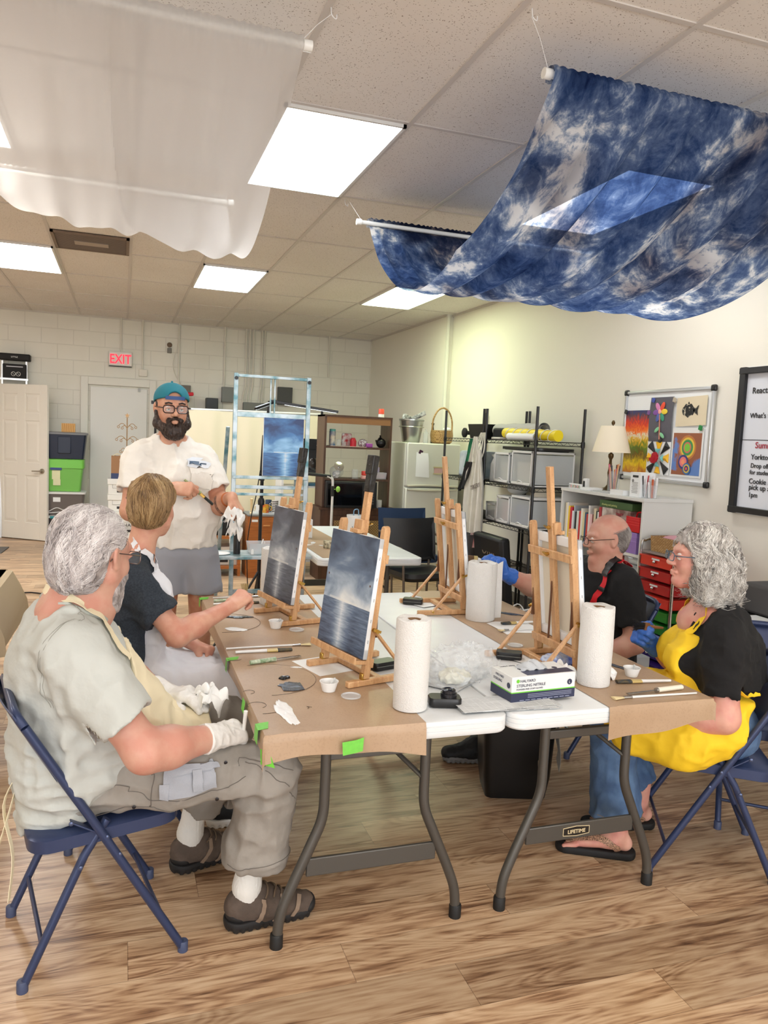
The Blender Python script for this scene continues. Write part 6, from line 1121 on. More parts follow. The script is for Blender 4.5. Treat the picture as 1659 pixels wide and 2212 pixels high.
 def onto(s,P,off=0.0,it=5):
  P = np.array(P,float)
  for _ in range(it):
   g = s.grad(P); P = P - g * ((s.val(P) - off) / (np.sum(g * g,1) + 1e-6))[:,None].clip(-.05,.05)
  return P
 def mesh(s,h=.006,lo=None,hi=None,smooth=0):
  b = s.bounds(); lo = b[0] - 3 * h if lo is None else vec(*lo); hi = b[1] + 3 * h if hi is None else vec(*hi)
  xs,ys,zs = [np.arange(lo[i],hi[i] + h,h) for i in range(3)]; D = s.ev(xs[:,None,None],ys[None,:,None],zs[None,None,:])
  if s.disp:
   I = np.argwhere(np.abs(D) < .03); P = np.stack([xs[I[:,0]],ys[I[:,1]],zs[I[:,2]]],1); e = 0
   for g in s.disp: e = e + g(P)
   D[I[:,0],I[:,1],I[:,2]] += e
  ins = D < 0; n = np.array(D.shape); cnt = np.zeros(n - 1,np.int8); CR = [(a,b_,c_) for a in (0,1) for b_ in (0,1) for c_ in (0,1)]
  for a,b_,c_ in CR: cnt += ins[a:n[0] - 1 + a,b_:n[1] - 1 + b_,c_:n[2] - 1 + c_]
  act = np.argwhere((cnt > 0) & (cnt < 8)); idx = np.full(n - 1,-1,np.int64); idx[tuple(act.T)] = np.arange(len(act)); S_ = np.zeros((len(act),3)); N_ = np.zeros(len(act))
  for a in CR:
   for ax in range(3):
    if a[ax]: continue
    b_ = list(a); b_[ax] = 1; d0 = D[tuple((act + a).T)]; d1 = D[tuple((act + b_).T)]; m = (d0 < 0) != (d1 < 0); t = d0[m] / (d0[m] - d1[m]); p = np.tile(np.array(a,float),(m.sum(),1)); p[:,ax] += t; S_[m] += p; N_[m] += 1
  V = lo + h * (act + S_ / N_[:,None]); Fs = []
  for ax in range(3):
   u,v = (ax + 1) % 3,(ax + 2) % 3; sl0 = [slice(None)] * 3; sl1 = [slice(None)] * 3; sl0[ax] = slice(0,-1); sl1[ax] = slice(1,None)
   A = ins[tuple(sl0)]; B_ = ins[tuple(sl1)]; E_ = np.argwhere(A != B_); E_ = E_[(E_[:,u] > 0) & (E_[:,v] > 0) & (E_[:,u] < n[u] - 1) & (E_[:,v] < n[v] - 1)]
   eu = np.eye(3,dtype=int)[u]; ev_ = np.eye(3,dtype=int)[v]; q = np.stack([idx[tuple((E_ - eu - ev_).T)],idx[tuple((E_ - ev_).T)],idx[tuple(E_.T)],idx[tuple((E_ - eu).T)]],1); fl = ~A[tuple(E_.T)]; q[fl] = q[fl][:,::-1]; Fs.append(q)
  F = np.concatenate(Fs); F = F[(F >= 0).all(1)]
  for _ in range(smooth):
   acc = np.zeros_like(V); c_ = np.zeros(len(V))
   for i in range(4): np.add.at(acc,F[:,i],V[F[:,(i + 1) % 4]] + V[F[:,(i + 3) % 4]]); np.add.at(c_,F[:,i],2)
   V = V * .5 + .5 * acc / np.maximum(c_,1)[:,None]
  return V,F
def put(name,m,parent,*VF,smooth=True):
 """joined (V, F) blocks as one mesh object under parent"""
 vs,fs,k = [],[],0
 for V,F in VF: vs.append(V); fs.append(np.asarray(F) + k); k += len(V)
 pl = np.zeros(3); q = parent
 while q: pl = pl + np.array(q.location); q = q.parent
 V = np.vstack(vs) - pl; F = np.vstack(fs); me = bpy.data.meshes.new(name); me.vertices.add(len(V)); me.vertices.foreach_set('co',V.astype(np.float32).ravel()); nl = F.shape[1]
 me.loops.add(len(F) * nl); me.loops.foreach_set('vertex_index',F.astype(np.int32).ravel()); me.polygons.add(len(F)); me.polygons.foreach_set('loop_start',np.arange(0,len(F) * nl,nl,dtype=np.int32)); me.update(calc_edges=True); me.polygons.foreach_set('use_smooth',np.ones(len(F),bool)); me.materials.append(m)
 o = bpy.data.objects.new(name,me); C.objects.link(o); o.parent = parent; return o
def folds(A,f,seed=0,f2=None,mask=None):
 """ridged cloth folds"""
 def g(P):
  w_ = P + .03 * (noise3(P,9,seed + 3)[:,None] - .5); n_ = noise3(w_,np.asarray(f) * 1.45,seed); r = (1 - np.abs(2 * n_ - 1)) ** 2; n2 = noise3(w_,np.asarray(f2 if f2 is not None else np.asarray(f) * 2.3),seed + 5); d = -1.2 * A * (r - .6) - .4 * A * ((1 - np.abs(2 * n2 - 1)) - .5)
  return d * (mask(P) if mask else 1)
 return g
def hand(S,w,fwd,pn,th,curls,sc=1.0,thumb=(.5,.6,.2),infl=0.0,spread=.05,tc=.35):
 w = vec(*w); fwd = unit(fwd); pn = unit(np.array(pn) - fwd * np.dot(pn,fwd)); L = np.cross(pn,fwd) * th; tips = []
 for i in range(4):
  q = (1.5 - i) / 1.5; kn = w + sc * (fwd * (.088 - .006 * abs(i - 1)) + L * .030 * q + pn * -.003); S.cap(w + sc * (L * .017 * q + fwd * .012),kn,.0145 * sc + infl,.0115 * sc + infl,.016)
  ln = ((.043,.026,.020),(.047,.029,.021),(.043,.027,.020),(.034,.021,.018))[i]; r = ((.0093,.0082,.0072),(.0095,.0084,.0074),(.0092,.008,.007),(.0082,.0072,.0064))[i]; p = kn; a = 0
  for j in range(3):
   a += curls[i][j]; d = unit(math.cos(a) * (fwd + L * spread * q) + math.sin(a) * pn); e = p + d * ln[j] * sc; S.cap(p,e,r[j] * sc * 1.04 + infl,(r[j + 1] if j < 2 else .0062) * sc + infl,.006 if j else .012); p = e
  tips.append(p)
 S.ell(w + sc * (fwd * .045 + pn * .004),(.042 * sc,.034 * sc + infl,.013 * sc + infl),np.stack([fwd,L,pn],1),.015)
 b = w + sc * (fwd * .018 + L * .020 + pn * .004); d = unit(L * thumb[0] + fwd * thumb[1] + pn * thumb[2]); k1 = b + d * .045 * sc; d2 = unit(d + tc * (fwd - L * .6)); k2 = k1 + d2 * .034 * sc; d3 = unit(d2 + tc * (fwd - L * .6)); k3 = k2 + d3 * .026 * sc
 S.cap(b,k1,.016 * sc + infl,.0115 * sc + infl,.016); S.cap(k1,k2,.0112 * sc + infl,.0098 * sc + infl,.006); S.cap(k2,k3,.0098 * sc + infl,.0075 * sc + infl,.005); tips.append(k3); return tips
REL = [(.35,.4,.25)] * 4; GRIP = [(1.1,1.3,.8)] * 4; FIST = [(1.35,1.55,1.1)] * 4; PINCH = [(.75,.9,.45),(.85,1.0,.5),(1.0,1.15,.7),(1.15,1.2,.8)]
def head_frame(yaw,pitch=0,roll=0): return rotz(yaw) @ roty(pitch) @ rotx(roll)   # columns: forward, left, up
def head(S,c,R,s=1.0,jaw=1.0,nose=1.0,wide=1.0,ears=True,eyes=True,lips=True,fat=0.0):
 c = vec(*c); T = lambda *p: c + R @ (vec(*p) * s); W_ = wide
 def E(p,r,k=.02,op='+',Q=None): S.ell(T(*p),vec(*r) * s,R if Q is None else R @ Q,k * s,op)
 def K(a,b,ra,rb=None,k=.02,op='+'): S.cap(T(*a),T(*b),ra * s,(ra if rb is None else rb) * s,k * s,op=op)
 E((-.012,0,.038),(.098,.077 * W_,.085)); E((.028,0,-.02),(.062,.064 * W_,.085),.03); E((-.035,0,.0),(.065,.066 * W_,.065),.03)
 for q in (-1,1):
  K((.0,q * .050 * W_,-.055),(.062,q * .016,-.103 * jaw),.024 + fat * .4,.018 + fat,.03); E((.058,q * .036 * W_,-.032),(.024,.024,.024),.025); K((.078,q * .044,.026),(.090,q * .014,.022),.010,.010,.015)
 E((.072,0,-.10 * jaw),(.018,.022,.016),.02)
 K((.088,0,.016),(.108 * (1 + .03 * nose),0,-.026),.0085,.0125 * nose,.012);
 for q in (-1,1):
  E((.100,q * .012,-.031),(.011,.008 * nose,.008),.008)
  if eyes: E((.097,q * .032,.002),(.013,.018,.013),.012,'-'); E((.083,q * .032,.001),(.0135,.0165,.0115),.006); K((.094,q * .046,.004),(.098,q * .018,.005),.0032,.0032,.006)
 if lips: K((.088,-.020,-.062),(.088,.020,-.062),.0065,.0065,.008); K((.096,-.008,-.060),(.096,.008,-.060),.0055,None,.008); K((.094,-.009,-.071),(.094,.009,-.071),.006,None,.008); K((.104,-.020,-.0655),(.104,.020,-.0655),.0022,None,.004,'-')
 if ears:
  for q in (-1,1):
   Q = rotz(q * -.38) @ roty(-.15); E((-.008,q * .079 * W_,.0),(.019,.007,.031),.008,'+',Q); E((-.003,q * .086 * W_,.004),(.010,.005,.018),.005,'-',Q); E((-.004,q * .078 * W_,-.026),(.010,.006,.009),.006)
 return T
def eyes(parent,T,R,s=1.0,iris=(70,90,80)):
 for q in (-1,1):
  e = MB(parent).sph(T(.0825,q * .032,.001),.0150 * s,None,16,12).build('eyeball',mat('eye_white',(226,220,214),.2),parent); g = T(.0825,q * .032,.001); f = R @ vec(1,0,0)
  MB(parent).lathe([(.0062 * s,.0142 * s),(.0001,.0156 * s)],g,14,np.stack([R @ vec(0,1,0),R @ vec(0,0,1),f],1),True).build('iris',mat('iris_%d' % iris[0],iris,.15),e)
def hair_mesh(S,seeds,dirf,n=10,step=.012,r=.0009,lift=.002,seed=1,wave=0.0,wf=60,jit=.25,grow=0.0,free=None,taper=.35):
 """strand tubes following the surface of field S. free(t)->amount of letting go of the surface"""
 rng = np.random.RandomState(seed); P = S.onto(seeds,lift); N = len(P); path = [P]; ph = 5.5 * noise3(P,9,seed) + rng.rand(N) * .9; J = (rng.rand(N,3) - .5) * jit; lf = lift * (.5 + rng.rand(N) * 1.2); prev = None
 for i in range(n):
  g = S.grad(P); g /= np.linalg.norm(g,axis=1,keepdims=True) + 1e-9; d = dirf(P,i / n) + J; fr = 0 if free is None else free(i / n)
  d = d - g * (np.sum(d * g,1) * (1 - fr))[:,None]; d /= np.linalg.norm(d,axis=1,keepdims=True) + 1e-9
  if prev is not None: d = d * .6 + prev * .4; d /= np.linalg.norm(d,axis=1,keepdims=True) + 1e-9
  prev = d
  if wave: sd = np.cross(g,d); d = d + sd * (wave * np.sin(ph + i * step * wf))[:,None]
  P = P + d * step; o = (S.val(P) - (lf + grow * i / n)); k = o if fr == 0 else np.where(o < 0,o,o * (1 - fr)); P = P - g * k[:,None]; path.append(P)
 A = np.stack(path,1); T_ = np.gradient(A,axis=1); T_ /= np.linalg.norm(T_,axis=2,keepdims=True) + 1e-9; up = np.array([.3,.2,.93]); sd = np.cross(T_,up); sd /= np.linalg.norm(sd,axis=2,keepdims=True) + 1e-9; u = np.cross(sd,T_); m = n + 1
 rr = r * (.6 + .8 * rng.rand(N))[:,None] * np.linspace(1,taper,m)[None]; V = np.stack([A + rr[...,None] * (math.cos(a) * sd + math.sin(a) * u) for a in (0,2.094,4.189)],2); b = (np.arange(N)[:,None] * m + np.arange(m - 1)[None]).ravel()[:,None] * 3
 F = np.concatenate([np.stack([b[:,0] + j,b[:,0] + (j + 1) % 3,b[:,0] + 3 + (j + 1) % 3,b[:,0] + 3 + j],1) for j in range(3)]); return V.reshape(-1,3),F
def sphere_pts(n,seed=0):
 r = np.random.RandomState(seed); v = r.randn(n,3); return v / np.linalg.norm(v,axis=1,keepdims=True)
def ribbon(S,pts,w_,off=.004,n=8,it=5,th=.0015,wdir=None):
 """strap laid on the surface S along pts -> MB"""
 C_ = spline(pts,n); T_ = np.gradient(C_,axis=0); C_ = S.onto(C_,off,it) if S is not None else C_; g = S.grad(C_) if S is not None else np.tile(vec(0,-1,.3),(len(C_),1))
 if wdir is not None: sd = np.tile(unit(wdir),(len(C_),1))
 else: sd = np.cross(g,T_)
 sd /= np.linalg.norm(sd,axis=1,keepdims=True) + 1e-9; rows = [C_ + sd * q * w_ / 2 for q in (-1,-.33,.33,1)]
 if S is not None: rows = [S.onto(r_,off,2) for r_ in rows]
 return np.stack(rows,1),th
def rib_build(name,m,parent,S,pts,w_,off=.004,**k):
 G,th = ribbon(S,pts,w_,off,**k); return MB(parent).sheet(G,th).build(name,m,parent)
def seam(name,m,parent,S,pts,r=.001,off=.0005,n=8): return MB(parent).tube(S.onto(spline(pts,n),off),r,5).build(name,m,parent)
def patch(name,m,parent,S,c,u,v,off=.003,th=.003,nn=12):
 c = vec(*c); u = vec(*u); v = vec(*v); G = np.array([c + u * a + v * b for a in np.linspace(-.5,.5,nn) for b in np.linspace(-.5,.5,nn)]); G = S.onto(G,off).reshape(nn,nn,3); return MB(parent).sheet(G,th).build(name,m,parent)
# ---- folding metal chair (faces local +x) ----
M_NAVY = mat('navy_enamel',(52,64,98),.32,.25); M_NAVYT2 = mat('navy_foot',(64,74,104),.5)
def folding_chair(loc,rz,label):
 t = thing('folding_chair',label,'chair',loc,rz,'navy metal folding chairs')
 for s in (-1,1):
  p = [(.22,s * .215,.01),(-.02,s * .212,.43),(-.10,s * .21,.565),(-.215,s * .20,.76)]; MB().tube(spline(p,5),.0125,12).build('front_leg',M_NAVY,t); MB().lathe([(.0155,0),(.0155,.03),(.0135,.033)],(.22,s * .215,0),14,roty(-.0)).build('foot_cap',M_NAVYT2,t)
  MB().tube([(-.22,s * .19,.01),(-.06,s * .19,.36),(.0,s * .19,.455)][:3],.0125,12).build('rear_leg',M_NAVY,t); MB().lathe([(.0155,0),(.0155,.03),(.0135,.033)],(-.22,s * .19,0),14).build('foot_cap',M_NAVYT2,t)
  MB().beam((-.10,s * .203,.475),(-.005,s * .203,.415),.005,.026,(0,1,0)).build('hinge_bar',M_NAVY,t,bevel=.002); rv = MB()
  for (x,z) in ((-.10,.475),(-.005,.415),(.03,.355),(-.075,.34)): rv.lathe([(.007,0),(.006,.003),(.001,.005)],(x,s * .219,z),10,rotx(-s * PI / 2))
  rv.build('rivet',mat('navy_light',(84,94,124),.3,.5),t)
 MB().tube(spline([(-.215,-.20,.76),(-.235,-.17,.79),(-.24,-.10,.80),(-.24,.10,.80),(-.235,.17,.79),(-.215,.20,.76)],5),.0125,12).build('top_rail',M_NAVY,t)
 G = [[(-.125 - .115 * (z - .585) / .21 - .028 * math.cos(y * 7) ,y,z) for z in np.linspace(.585,.795,8)] for y in np.linspace(-.195,.195,14)]; MB().sheet(G,.004).build('backrest',M_NAVY,t)
 mb = MB(); rings([(rrect(.405,.385,.06),0),(rrect(.42,.40,.065),.004),(rrect(.42,.40,.065),.040),(rrect(.40,.38,.06),.047)],mb); mb.v[0] = mb.v[0] @ roty(-.05).T + vec(.005,0,.393); mb.build('seat',M_NAVY,t)
 MB().tube([(.165,-.215,.105),(.165,.215,.105)],.007,8).build('crossbar',M_NAVY,t); MB().tube([(-.17,-.19,.12),(-.17,.19,.12)],.007,8).build('crossbar',M_NAVY,t); return t
ch1 = folding_chair((-.065,2.42,0),.197,'navy metal folding chair under the big man in the grey shirt')
F5 = vec(1.893,2.262); th5 = math.radians(-30); b5 = vec(math.cos(th5),math.sin(th5)); n5 = vec(-b5[1],b5[0]); c5 = F5 + .22 * b5 + .215 * n5
dup(ch1,(float(c5[0]),float(c5[1]),0),th5 + PI,'navy metal folding chair under the woman in the yellow apron'); dup(ch1,(.02,3.12,0),.15,'navy metal folding chair under the blond youth, mostly hidden'); dup(ch1,(2.40,3.42,0),PI - .15,'navy metal folding chair under the man with the red strap')
dup(ch1,(2.70,2.50,0),PI + .9,'empty navy folding chair at the right edge behind the woman')

def sleeve(T,sh,el,L_,r0,r1,k=.045,tilt=(0,0,0),r2=None):
 A = SDF(); u = unit(el - sh); A.cap(sh - u * .02,sh + u * (L_ + .03),r0,r1,.02); A.cut(sh + u * L_,u + vec(*tilt),.005); A.cap(sh + u * (L_ - .05),sh + u * (L_ + .1),r1 - .022,r1 - .007,.005,op='-'); T.add(A,k)
def trouser(thighs,shins,cutz,thk=.04,r0=.088,r1=.098,L_=.31,hollow=True,zplane=None):
 P = SDF()
 for pts,rr in thighs: P.chain(pts,rr,thk)
 if cutz: P.cut((0,0,cutz),zplane or (0,0,-1),.02)
 for kn,an in shins:
  u = unit(an - kn); A = SDF(); A.cap(kn,kn + u * (L_ + .02),r0,r1,.02); A.cut(kn + u * L_,u,.006)
  if hollow: A.cap(kn + u * (L_ - .08),kn + u * (L_ + .1),r1 - .034,r1 - .018,.005,op='-')
  P.add(A,.035)
 return P
def arm(sh,el,wr,ru=.058,re=.048,rf=.048,rw=.031,h=.005,**hk):
 A = SDF(); A.chain([sh,el],[ru,re],.03); A.chain([el,el + (wr - el) * .3,wr],[re * .97,rf,rw],.035,); tips = hand(A,wr,**hk) if hk else None; return A,tips
def glove(parent,m,wr,el,cuff=.055,infl=.005,**hk):
 g = SDF(); hand(g,wr,infl=infl,**hk); u = unit(el - wr); g.cap(wr,wr + u * cuff,.037,.045,.012); g.cut(wr + u * cuff,u,.002); g.disp.append(folds(.0028,(32,32,32),3)); return put('glove',m,parent,g.mesh(.0034,smooth=1))
def strand_mat(nm,stops):
 n = NT(nm); at_ = n.n('Attribute',_attribute_name='tone'); n.col(n.ramp((at_,2),stops)); n.rough(.45); return n.m
def trunk(nk,pv,shs,legs):
 S = SDF(); S.cap(nk,pv,.05,.075,.03)
 for q in shs: S.cap(nk,q,.045,.04,.03)
 for kn,an in legs: S.chain([vec(*pv),vec(*kn),vec(*an)],[.06,.048,.030],.03)
 return S.mesh(.011)
def hair_mat(nm,stops,sc=26,stretch=(1,1,1)):
 n = NT(nm); tc = n.n('TexCoord'); mp = n.n('Mapping',Scale=stretch); n.link((tc,3),0,mp); z = n.n('TexNoise',Scale=sc,Detail=4.0); n.link(mp,0,z); n.col(n.ramp(z,stops)); n.rough(.5); return n.m
def strands(parent,m,S,c,R,N,dirf,n=9,step=.009,r=.001,keep=None,seed=3,wave=.4,wf=90,jit=.4,lift=.0015,**k):
 sp = sphere_pts(N,seed); P = c + (sp * .1 + vec(-.03,0,.03)) @ R.T
 if keep is not None: P = P[keep(sp)]
 VF = hair_mesh(S,P,dirf,n,step,r,lift,seed,wave,wf,jit,**k); o = put('hair_strands',m,parent,VF); tone(o,S.onto(P,lift),(n + 1) * 3,seed); return o
def tone(o,P,per,seed):
 t = np.clip(.5 * np.random.RandomState(seed).rand(len(P)) + .9 * noise3(P,45,seed) - .2,0,1); a = o.data.attributes.new('tone','FLOAT','POINT'); a.data.foreach_set('value',np.repeat(t,per).astype(np.float32))
# ================= BIG MAN IN GREY SHIRT =================
M_SKIN = mat('skin_ruddy',(204,158,138),.5,noise=.22,nscale=14,rgb2=(198,140,122),bump=.15,bscale=220,sss=.05,contrast=(.38,.62)); M_SKIN2 = mat('skin_fair',(222,172,146),.5,noise=.15,nscale=16,rgb2=(206,142,120),bump=.1,bscale=240,sss=.05); M_SKIN3 = mat('skin_tan',(212,164,136),.5,noise=.2,nscale=14,rgb2=(192,132,106),bump=.15,bscale=220,sss=.1)
M_STITCH = mat('stitch',(150,150,142),.8)
def lathe_z(parent,name,m,c,prof,R=None): return MB(parent).lathe(prof,c,20,R).build(name,m,parent)
fd = vec(math.cos(.197),math.sin(.197),0); nl = vec(-fd[1],fd[0],0); Z3 = vec(0,0,1)
p1 = thing('person','big grey-haired man in a pale grey T-shirt and cargo trousers, back to camera','person',(-.06,2.42,.0))
hc1 = vec(-.074,2.41,1.192); Rh = head_frame(.86,.16)
# clothes fields
tc = [vec(-.125,2.415,.50),vec(-.09,2.415,.62),vec(-.085,2.415,.74),vec(-.12,2.415,.88),vec(-.125,2.41,.985),vec(-.115,2.41,1.045)]; td = [.150,.175,.172,.148,.105,.055]; tw = [1.15,1.14,1.17,1.38,1.60,1.7]
tc = [vec(-.125,2.415,.46),vec(-.12,2.415,.60),vec(-.11,2.415,.74),vec(-.15,2.415,.88),vec(-.150,2.41,.965),vec(-.14,2.41,1.025)]; td = [.165,.180,.178,.155,.112,.062]
T1 = SDF()
for i in range(5): T1.cap(tc[i],tc[i + 1],td[i],td[i + 1],.05,nl,(tw[i] + tw[i + 1]) / 2)
T1.ell((.02,2.43,.66),(.13,.18,.13),None,.08)
shR = vec(-.12,2.215,.94); elR = vec(.07,2.095,.70); wrR = vec(.282,2.235,.672); shL = vec(-.14,2.615,.95); elL = vec(.0,2.72,.735); wrL = vec(.145,2.56,.70)
sleeve(T1,shR,elR,.235,.092,.094,tilt=(.15,0,-.1)); sleeve(T1,shL,elL,.235,.088,.09)
T1.ell(hc1 + vec(-.045,0,-.150),(.105,.11,.055),None,.012,'-'); T1.cut((-.1,2.4,.445),(.25,0,-1),.01)
bk = lambda P: np.clip((.02 - (P[:,0] + .0)) / .12,.25,1)
T1.disp += [folds(.013,(6,6,3.5),2,(14,14,8)),folds(.008,(14,9,12),9),folds(.016,(5,6,17),4,mask=lambda P: np.clip((.72 - P[:,2]) / .15,0,1))]
V,F = T1.mesh(.0075,smooth=1); put('shirt',mat('shirt_sage',(190,193,188),.85,noise=.06,nscale=4,bump=.55,bscale=9,bdist=.02),p1,(V,F))
# neck rib and seams
def ring_on(S,c,ax,r,ecc=1.0,n_=26,up=None):
 s_,u_,d_ = frame(ax); return [c + r * (math.cos(a) * s_ * ecc + math.sin(a) * u_) for a in np.linspace(0,2 * PI,n_)]
nb = [hc1 + vec(-.03,0,-.145) + vec(-.012,0,-.004) + .104 * (math.cos(a) * fd * .98 + math.sin(a) * nl * 1.08) + Z3 * (-.042 * math.cos(a) + .002) for a in np.linspace(0,2 * PI,26)]
MB(p1).tube(T1.onto(np.array(nb),.001),.008,8,False,1).build('neck_rib',mat('shirt_rib',(176,180,174),.85,bump=.3,bscale=300),p1)
for k in (0,1): seam('stitch_line',M_STITCH,p1,T1,[(-.10,2.215 - .0,1.045),(-.135 - .012 * k,2.20,.99),(-.175 - .012 * k,2.20,.92),(-.19 - .012 * k,2.215,.86),(-.165 - .012 * k,2.21,.80)])
seam('stitch_line',M_STITCH,p1,T1,[(-.11,2.30,1.07),(-.10,2.25,1.03),(-.10,2.21,1.04)])
# trousers
hipR = vec(-.10,2.335,.525); knR = vec(.445,2.275,.535); anR = vec(.400,2.335,.10); hipL = vec(-.12,2.52,.525); knL = vec(.35,2.63,.545); anL = vec(.262,2.71,.10)
Pn = trouser([([vec(-.10,2.34,.50),vec(-.10,2.49,.50)],[.10,.10]),([hipR,vec(.18,2.285,.545),knR],[.100,.106,.090]),([hipL,vec(.15,2.58,.545),knL],[.110,.105,.088])],[(knR,anR),(knL,anL)],.452,zplane=(.12,0,-1),r0=.09,r1=.104)
Pn.disp += [folds(.008,(8,8,8),21),folds(.014,(16,6,7),23,mask=lambda P: np.exp(-((P[:,0] - .38) / .12) ** 2)),folds(.008,(7,7,14),24)]
V,F = Pn.mesh(.0075,smooth=1); M_CARGO = mat('cargo_cotton',(156,150,142),.85,noise=.12,nscale=7,rgb2=(134,128,120),bump=.5,bscale=14,bdist=.012); put('trousers',M_CARGO,p1,(V,F))
M_PKT = mat('cargo_pocket',(166,170,178),.85,noise=.15,nscale=12,bump=.4,bscale=300); yo = 2.17
patch('cargo_pocket',M_PKT,p1,Pn,(.20,yo,.575),(.155,-.005,.02),(.0,0,.085),.005,.004); patch('pocket_flap',M_PKT,p1,Pn,(.205,yo,.612),(.165,-.005,.02),(0,0,.03),.010,.003); patch('pocket_tab',M_PKT,p1,Pn,(.215,yo,.575),(.028,0,.003),(0,0,.06),.013,.003,6); patch('pocket_tab',M_PKT,p1,Pn,(.125,yo,.545),(.028,0,0),(0,0,.045),.008,.003,6)
M_ST2 = mat('stitch_brown',(104,98,92),.8)
for pts in ([(-.06,yo,.56),(.05,yo,.535),(.1,yo,.515),(.28,yo,.53),(.36,yo + .02,.56)],[(.36,yo + .02,.60),(.43,yo + .02,.56),(.475,2.24,.48),(.49,2.26,.40),(.485,2.26,.32),(.47,2.27,.26)],[(.33,yo,.625),(.42,yo,.60),(.5,2.2,.56)],[(-.14,yo,.43),(.0,yo,.455),(.16,yo,.47)],[(.08,yo,.60),(.085,yo,.54),(.08,yo,.48)]): seam('stitch_line',M_ST2,p1,Pn,pts,.0013)
for x,z in ((.30,.625),(.28,.495),(.035,.468)): q = Pn.onto(np.array([[x,yo,z]]),.003)[0]; MB(p1).lathe([(.005,0),(.0055,.002),(.002,.003)],q,12,rotx(PI / 2)).build('eyelet',mat('eyelet',(50,48,50),.3,.8),p1)
seam('hem_stitch',M_ST2,p1,Pn,[knR + unit(anR - knR) * .285 + .1 * vec(math.cos(a),math.sin(a),0) for a in np.linspace(-2.6,.2,9)],.0012)
# body (skin) : head, neck, arms
B1 = SDF(); T_ = head(B1,hc1,Rh,1.12,1.0,1.1,1.04,fat=.008); B1.cap(hc1 + vec(-.03,0,-.06),vec(-.135,2.41,1.02),.075,.095,.035); B1.cap((-.14,2.34,.985),(-.14,2.48,.985),.085,None,.05); B1.cap(T_(.02,0,-.1),hc1 + vec(.0,0,-.16),.045,.06,.05)
H1 = B1.mesh(.0042,smooth=1); kR = dict(fwd=unit(wrR - elR) + vec(.1,.1,0),pn=(0,.5,-1),th=-1,curls=GRIP,sc=.95); kL = dict(fwd=vec(.7,-.55,.12),pn=(.1,0,-1),th=1,curls=REL,sc=.95)
Ar,_ = arm(shR,elR,wrR,.062,.052,.054,.034,**kR); Al,_ = arm(shL,elL,wrL,.06,.05,.05,.031,**kL)
put('body',M_SKIN,p1,H1,trunk((-.13,2.41,1.0),(-.10,2.41,.55),(shR,shL),((knR,anR + (knR - anR) * .5),(knL,anL + (knL - anL) * .5))),Ar.mesh(.005,smooth=1),Al.mesh(.006))
# gloves
M_GW = mat('white_latex',(232,230,226),.38,bump=.5,bscale=60,bdist=.004,noise=.06,nscale=18)
glove(p1,M_GW,wrR,elR,**kR); glove(p1,M_GW,wrL,elL,**kL)
# hair : combed back with wavy bulk on the nape
Hs = SDF(); E = lambda p,r,k=.02,op='+': Hs.ell(T_(*p),vec(*r) * 1.13,Rh,k,op); E((-.028,0,.042),(.104,.087,.086)); E((-.062,0,-.02),(.064,.084,.072),.03); E((-.06,0,-.065),(.045,.064,.042),.03); E((.07,0,-.035),(.075,.12,.085),.03,'-'); E((.012,.088,-.02),(.034,.02,.046),.012,'-'); E((.012,-.088,-.02),(.034,.02,.046),.012,'-')
Hs.disp.append(folds(.005,(24,24,12),31)); GHB = hair_mat('grey_hair_shade_base',[(.35,(118,110,108)),(.6,(172,164,162))],40); GH = strand_mat('grey_hair',[(.1,(138,130,128)),(.5,(196,188,187)),(.9,(238,234,232))])  # base darker than the strands: shadow between locks put into its colour
ho = put('hair',GHB,p1,Hs.mesh(.0035))
def comb_back(c,R,down=1.1,side=.35):
 def f(P,t):
  q = (P - c) @ R; d = np.zeros_like(P); d[:,0] = -1; d[:,2] = -.5 * (q[:,0] < .03) - down * np.clip((-q[:,0] - .03) / .06,0,1) * 1.3; d[:,1] = side * np.sign(q[:,1]) * (1 - t); return d @ R.T
 return f
cap_keep = lambda p: ((p[:,0] < .55) | (p[:,2] > .35)) & (p[:,2] > -.85) & ~((np.abs(p[:,1]) > .6) & (p[:,2] < .0) & (p[:,0] > -.42))
strands(ho,GH,Hs,hc1,Rh,7500,comb_back(hc1,Rh),12,.010,.0011,cap_keep,3,.7,80,.16)
# sideburn and short beard
Bs = SDF(); Bs.add(B1,0,.006); Bs.within(T_(.060,0,-.095),(.085,.095,.075),Rh); Bs.cut(T_(.02,0,-.1),Rh @ vec(-1,0,-.2),.01); Bs.disp.append(folds(.003,(55,55,30),41)); bo = put('beard',GHB,p1,Bs.mesh(.0035))
bp_ = np.array([T_(.03 + .06 * a,b * .06,-.12 + .09 * c_) for a,b,c_ in np.random.RandomState(6).rand(1200,3) * [1,2,1] - [0,1,0]]); tone(put('beard_strands',GH,bo,hair_mesh(Bs,bp_,lambda P,t: np.tile(Rh @ vec(.5,0,-1),(len(P),1)),4,.005,.0007,.0,8,0,60,.5,0,lambda t: .3)),bp_,15,2)
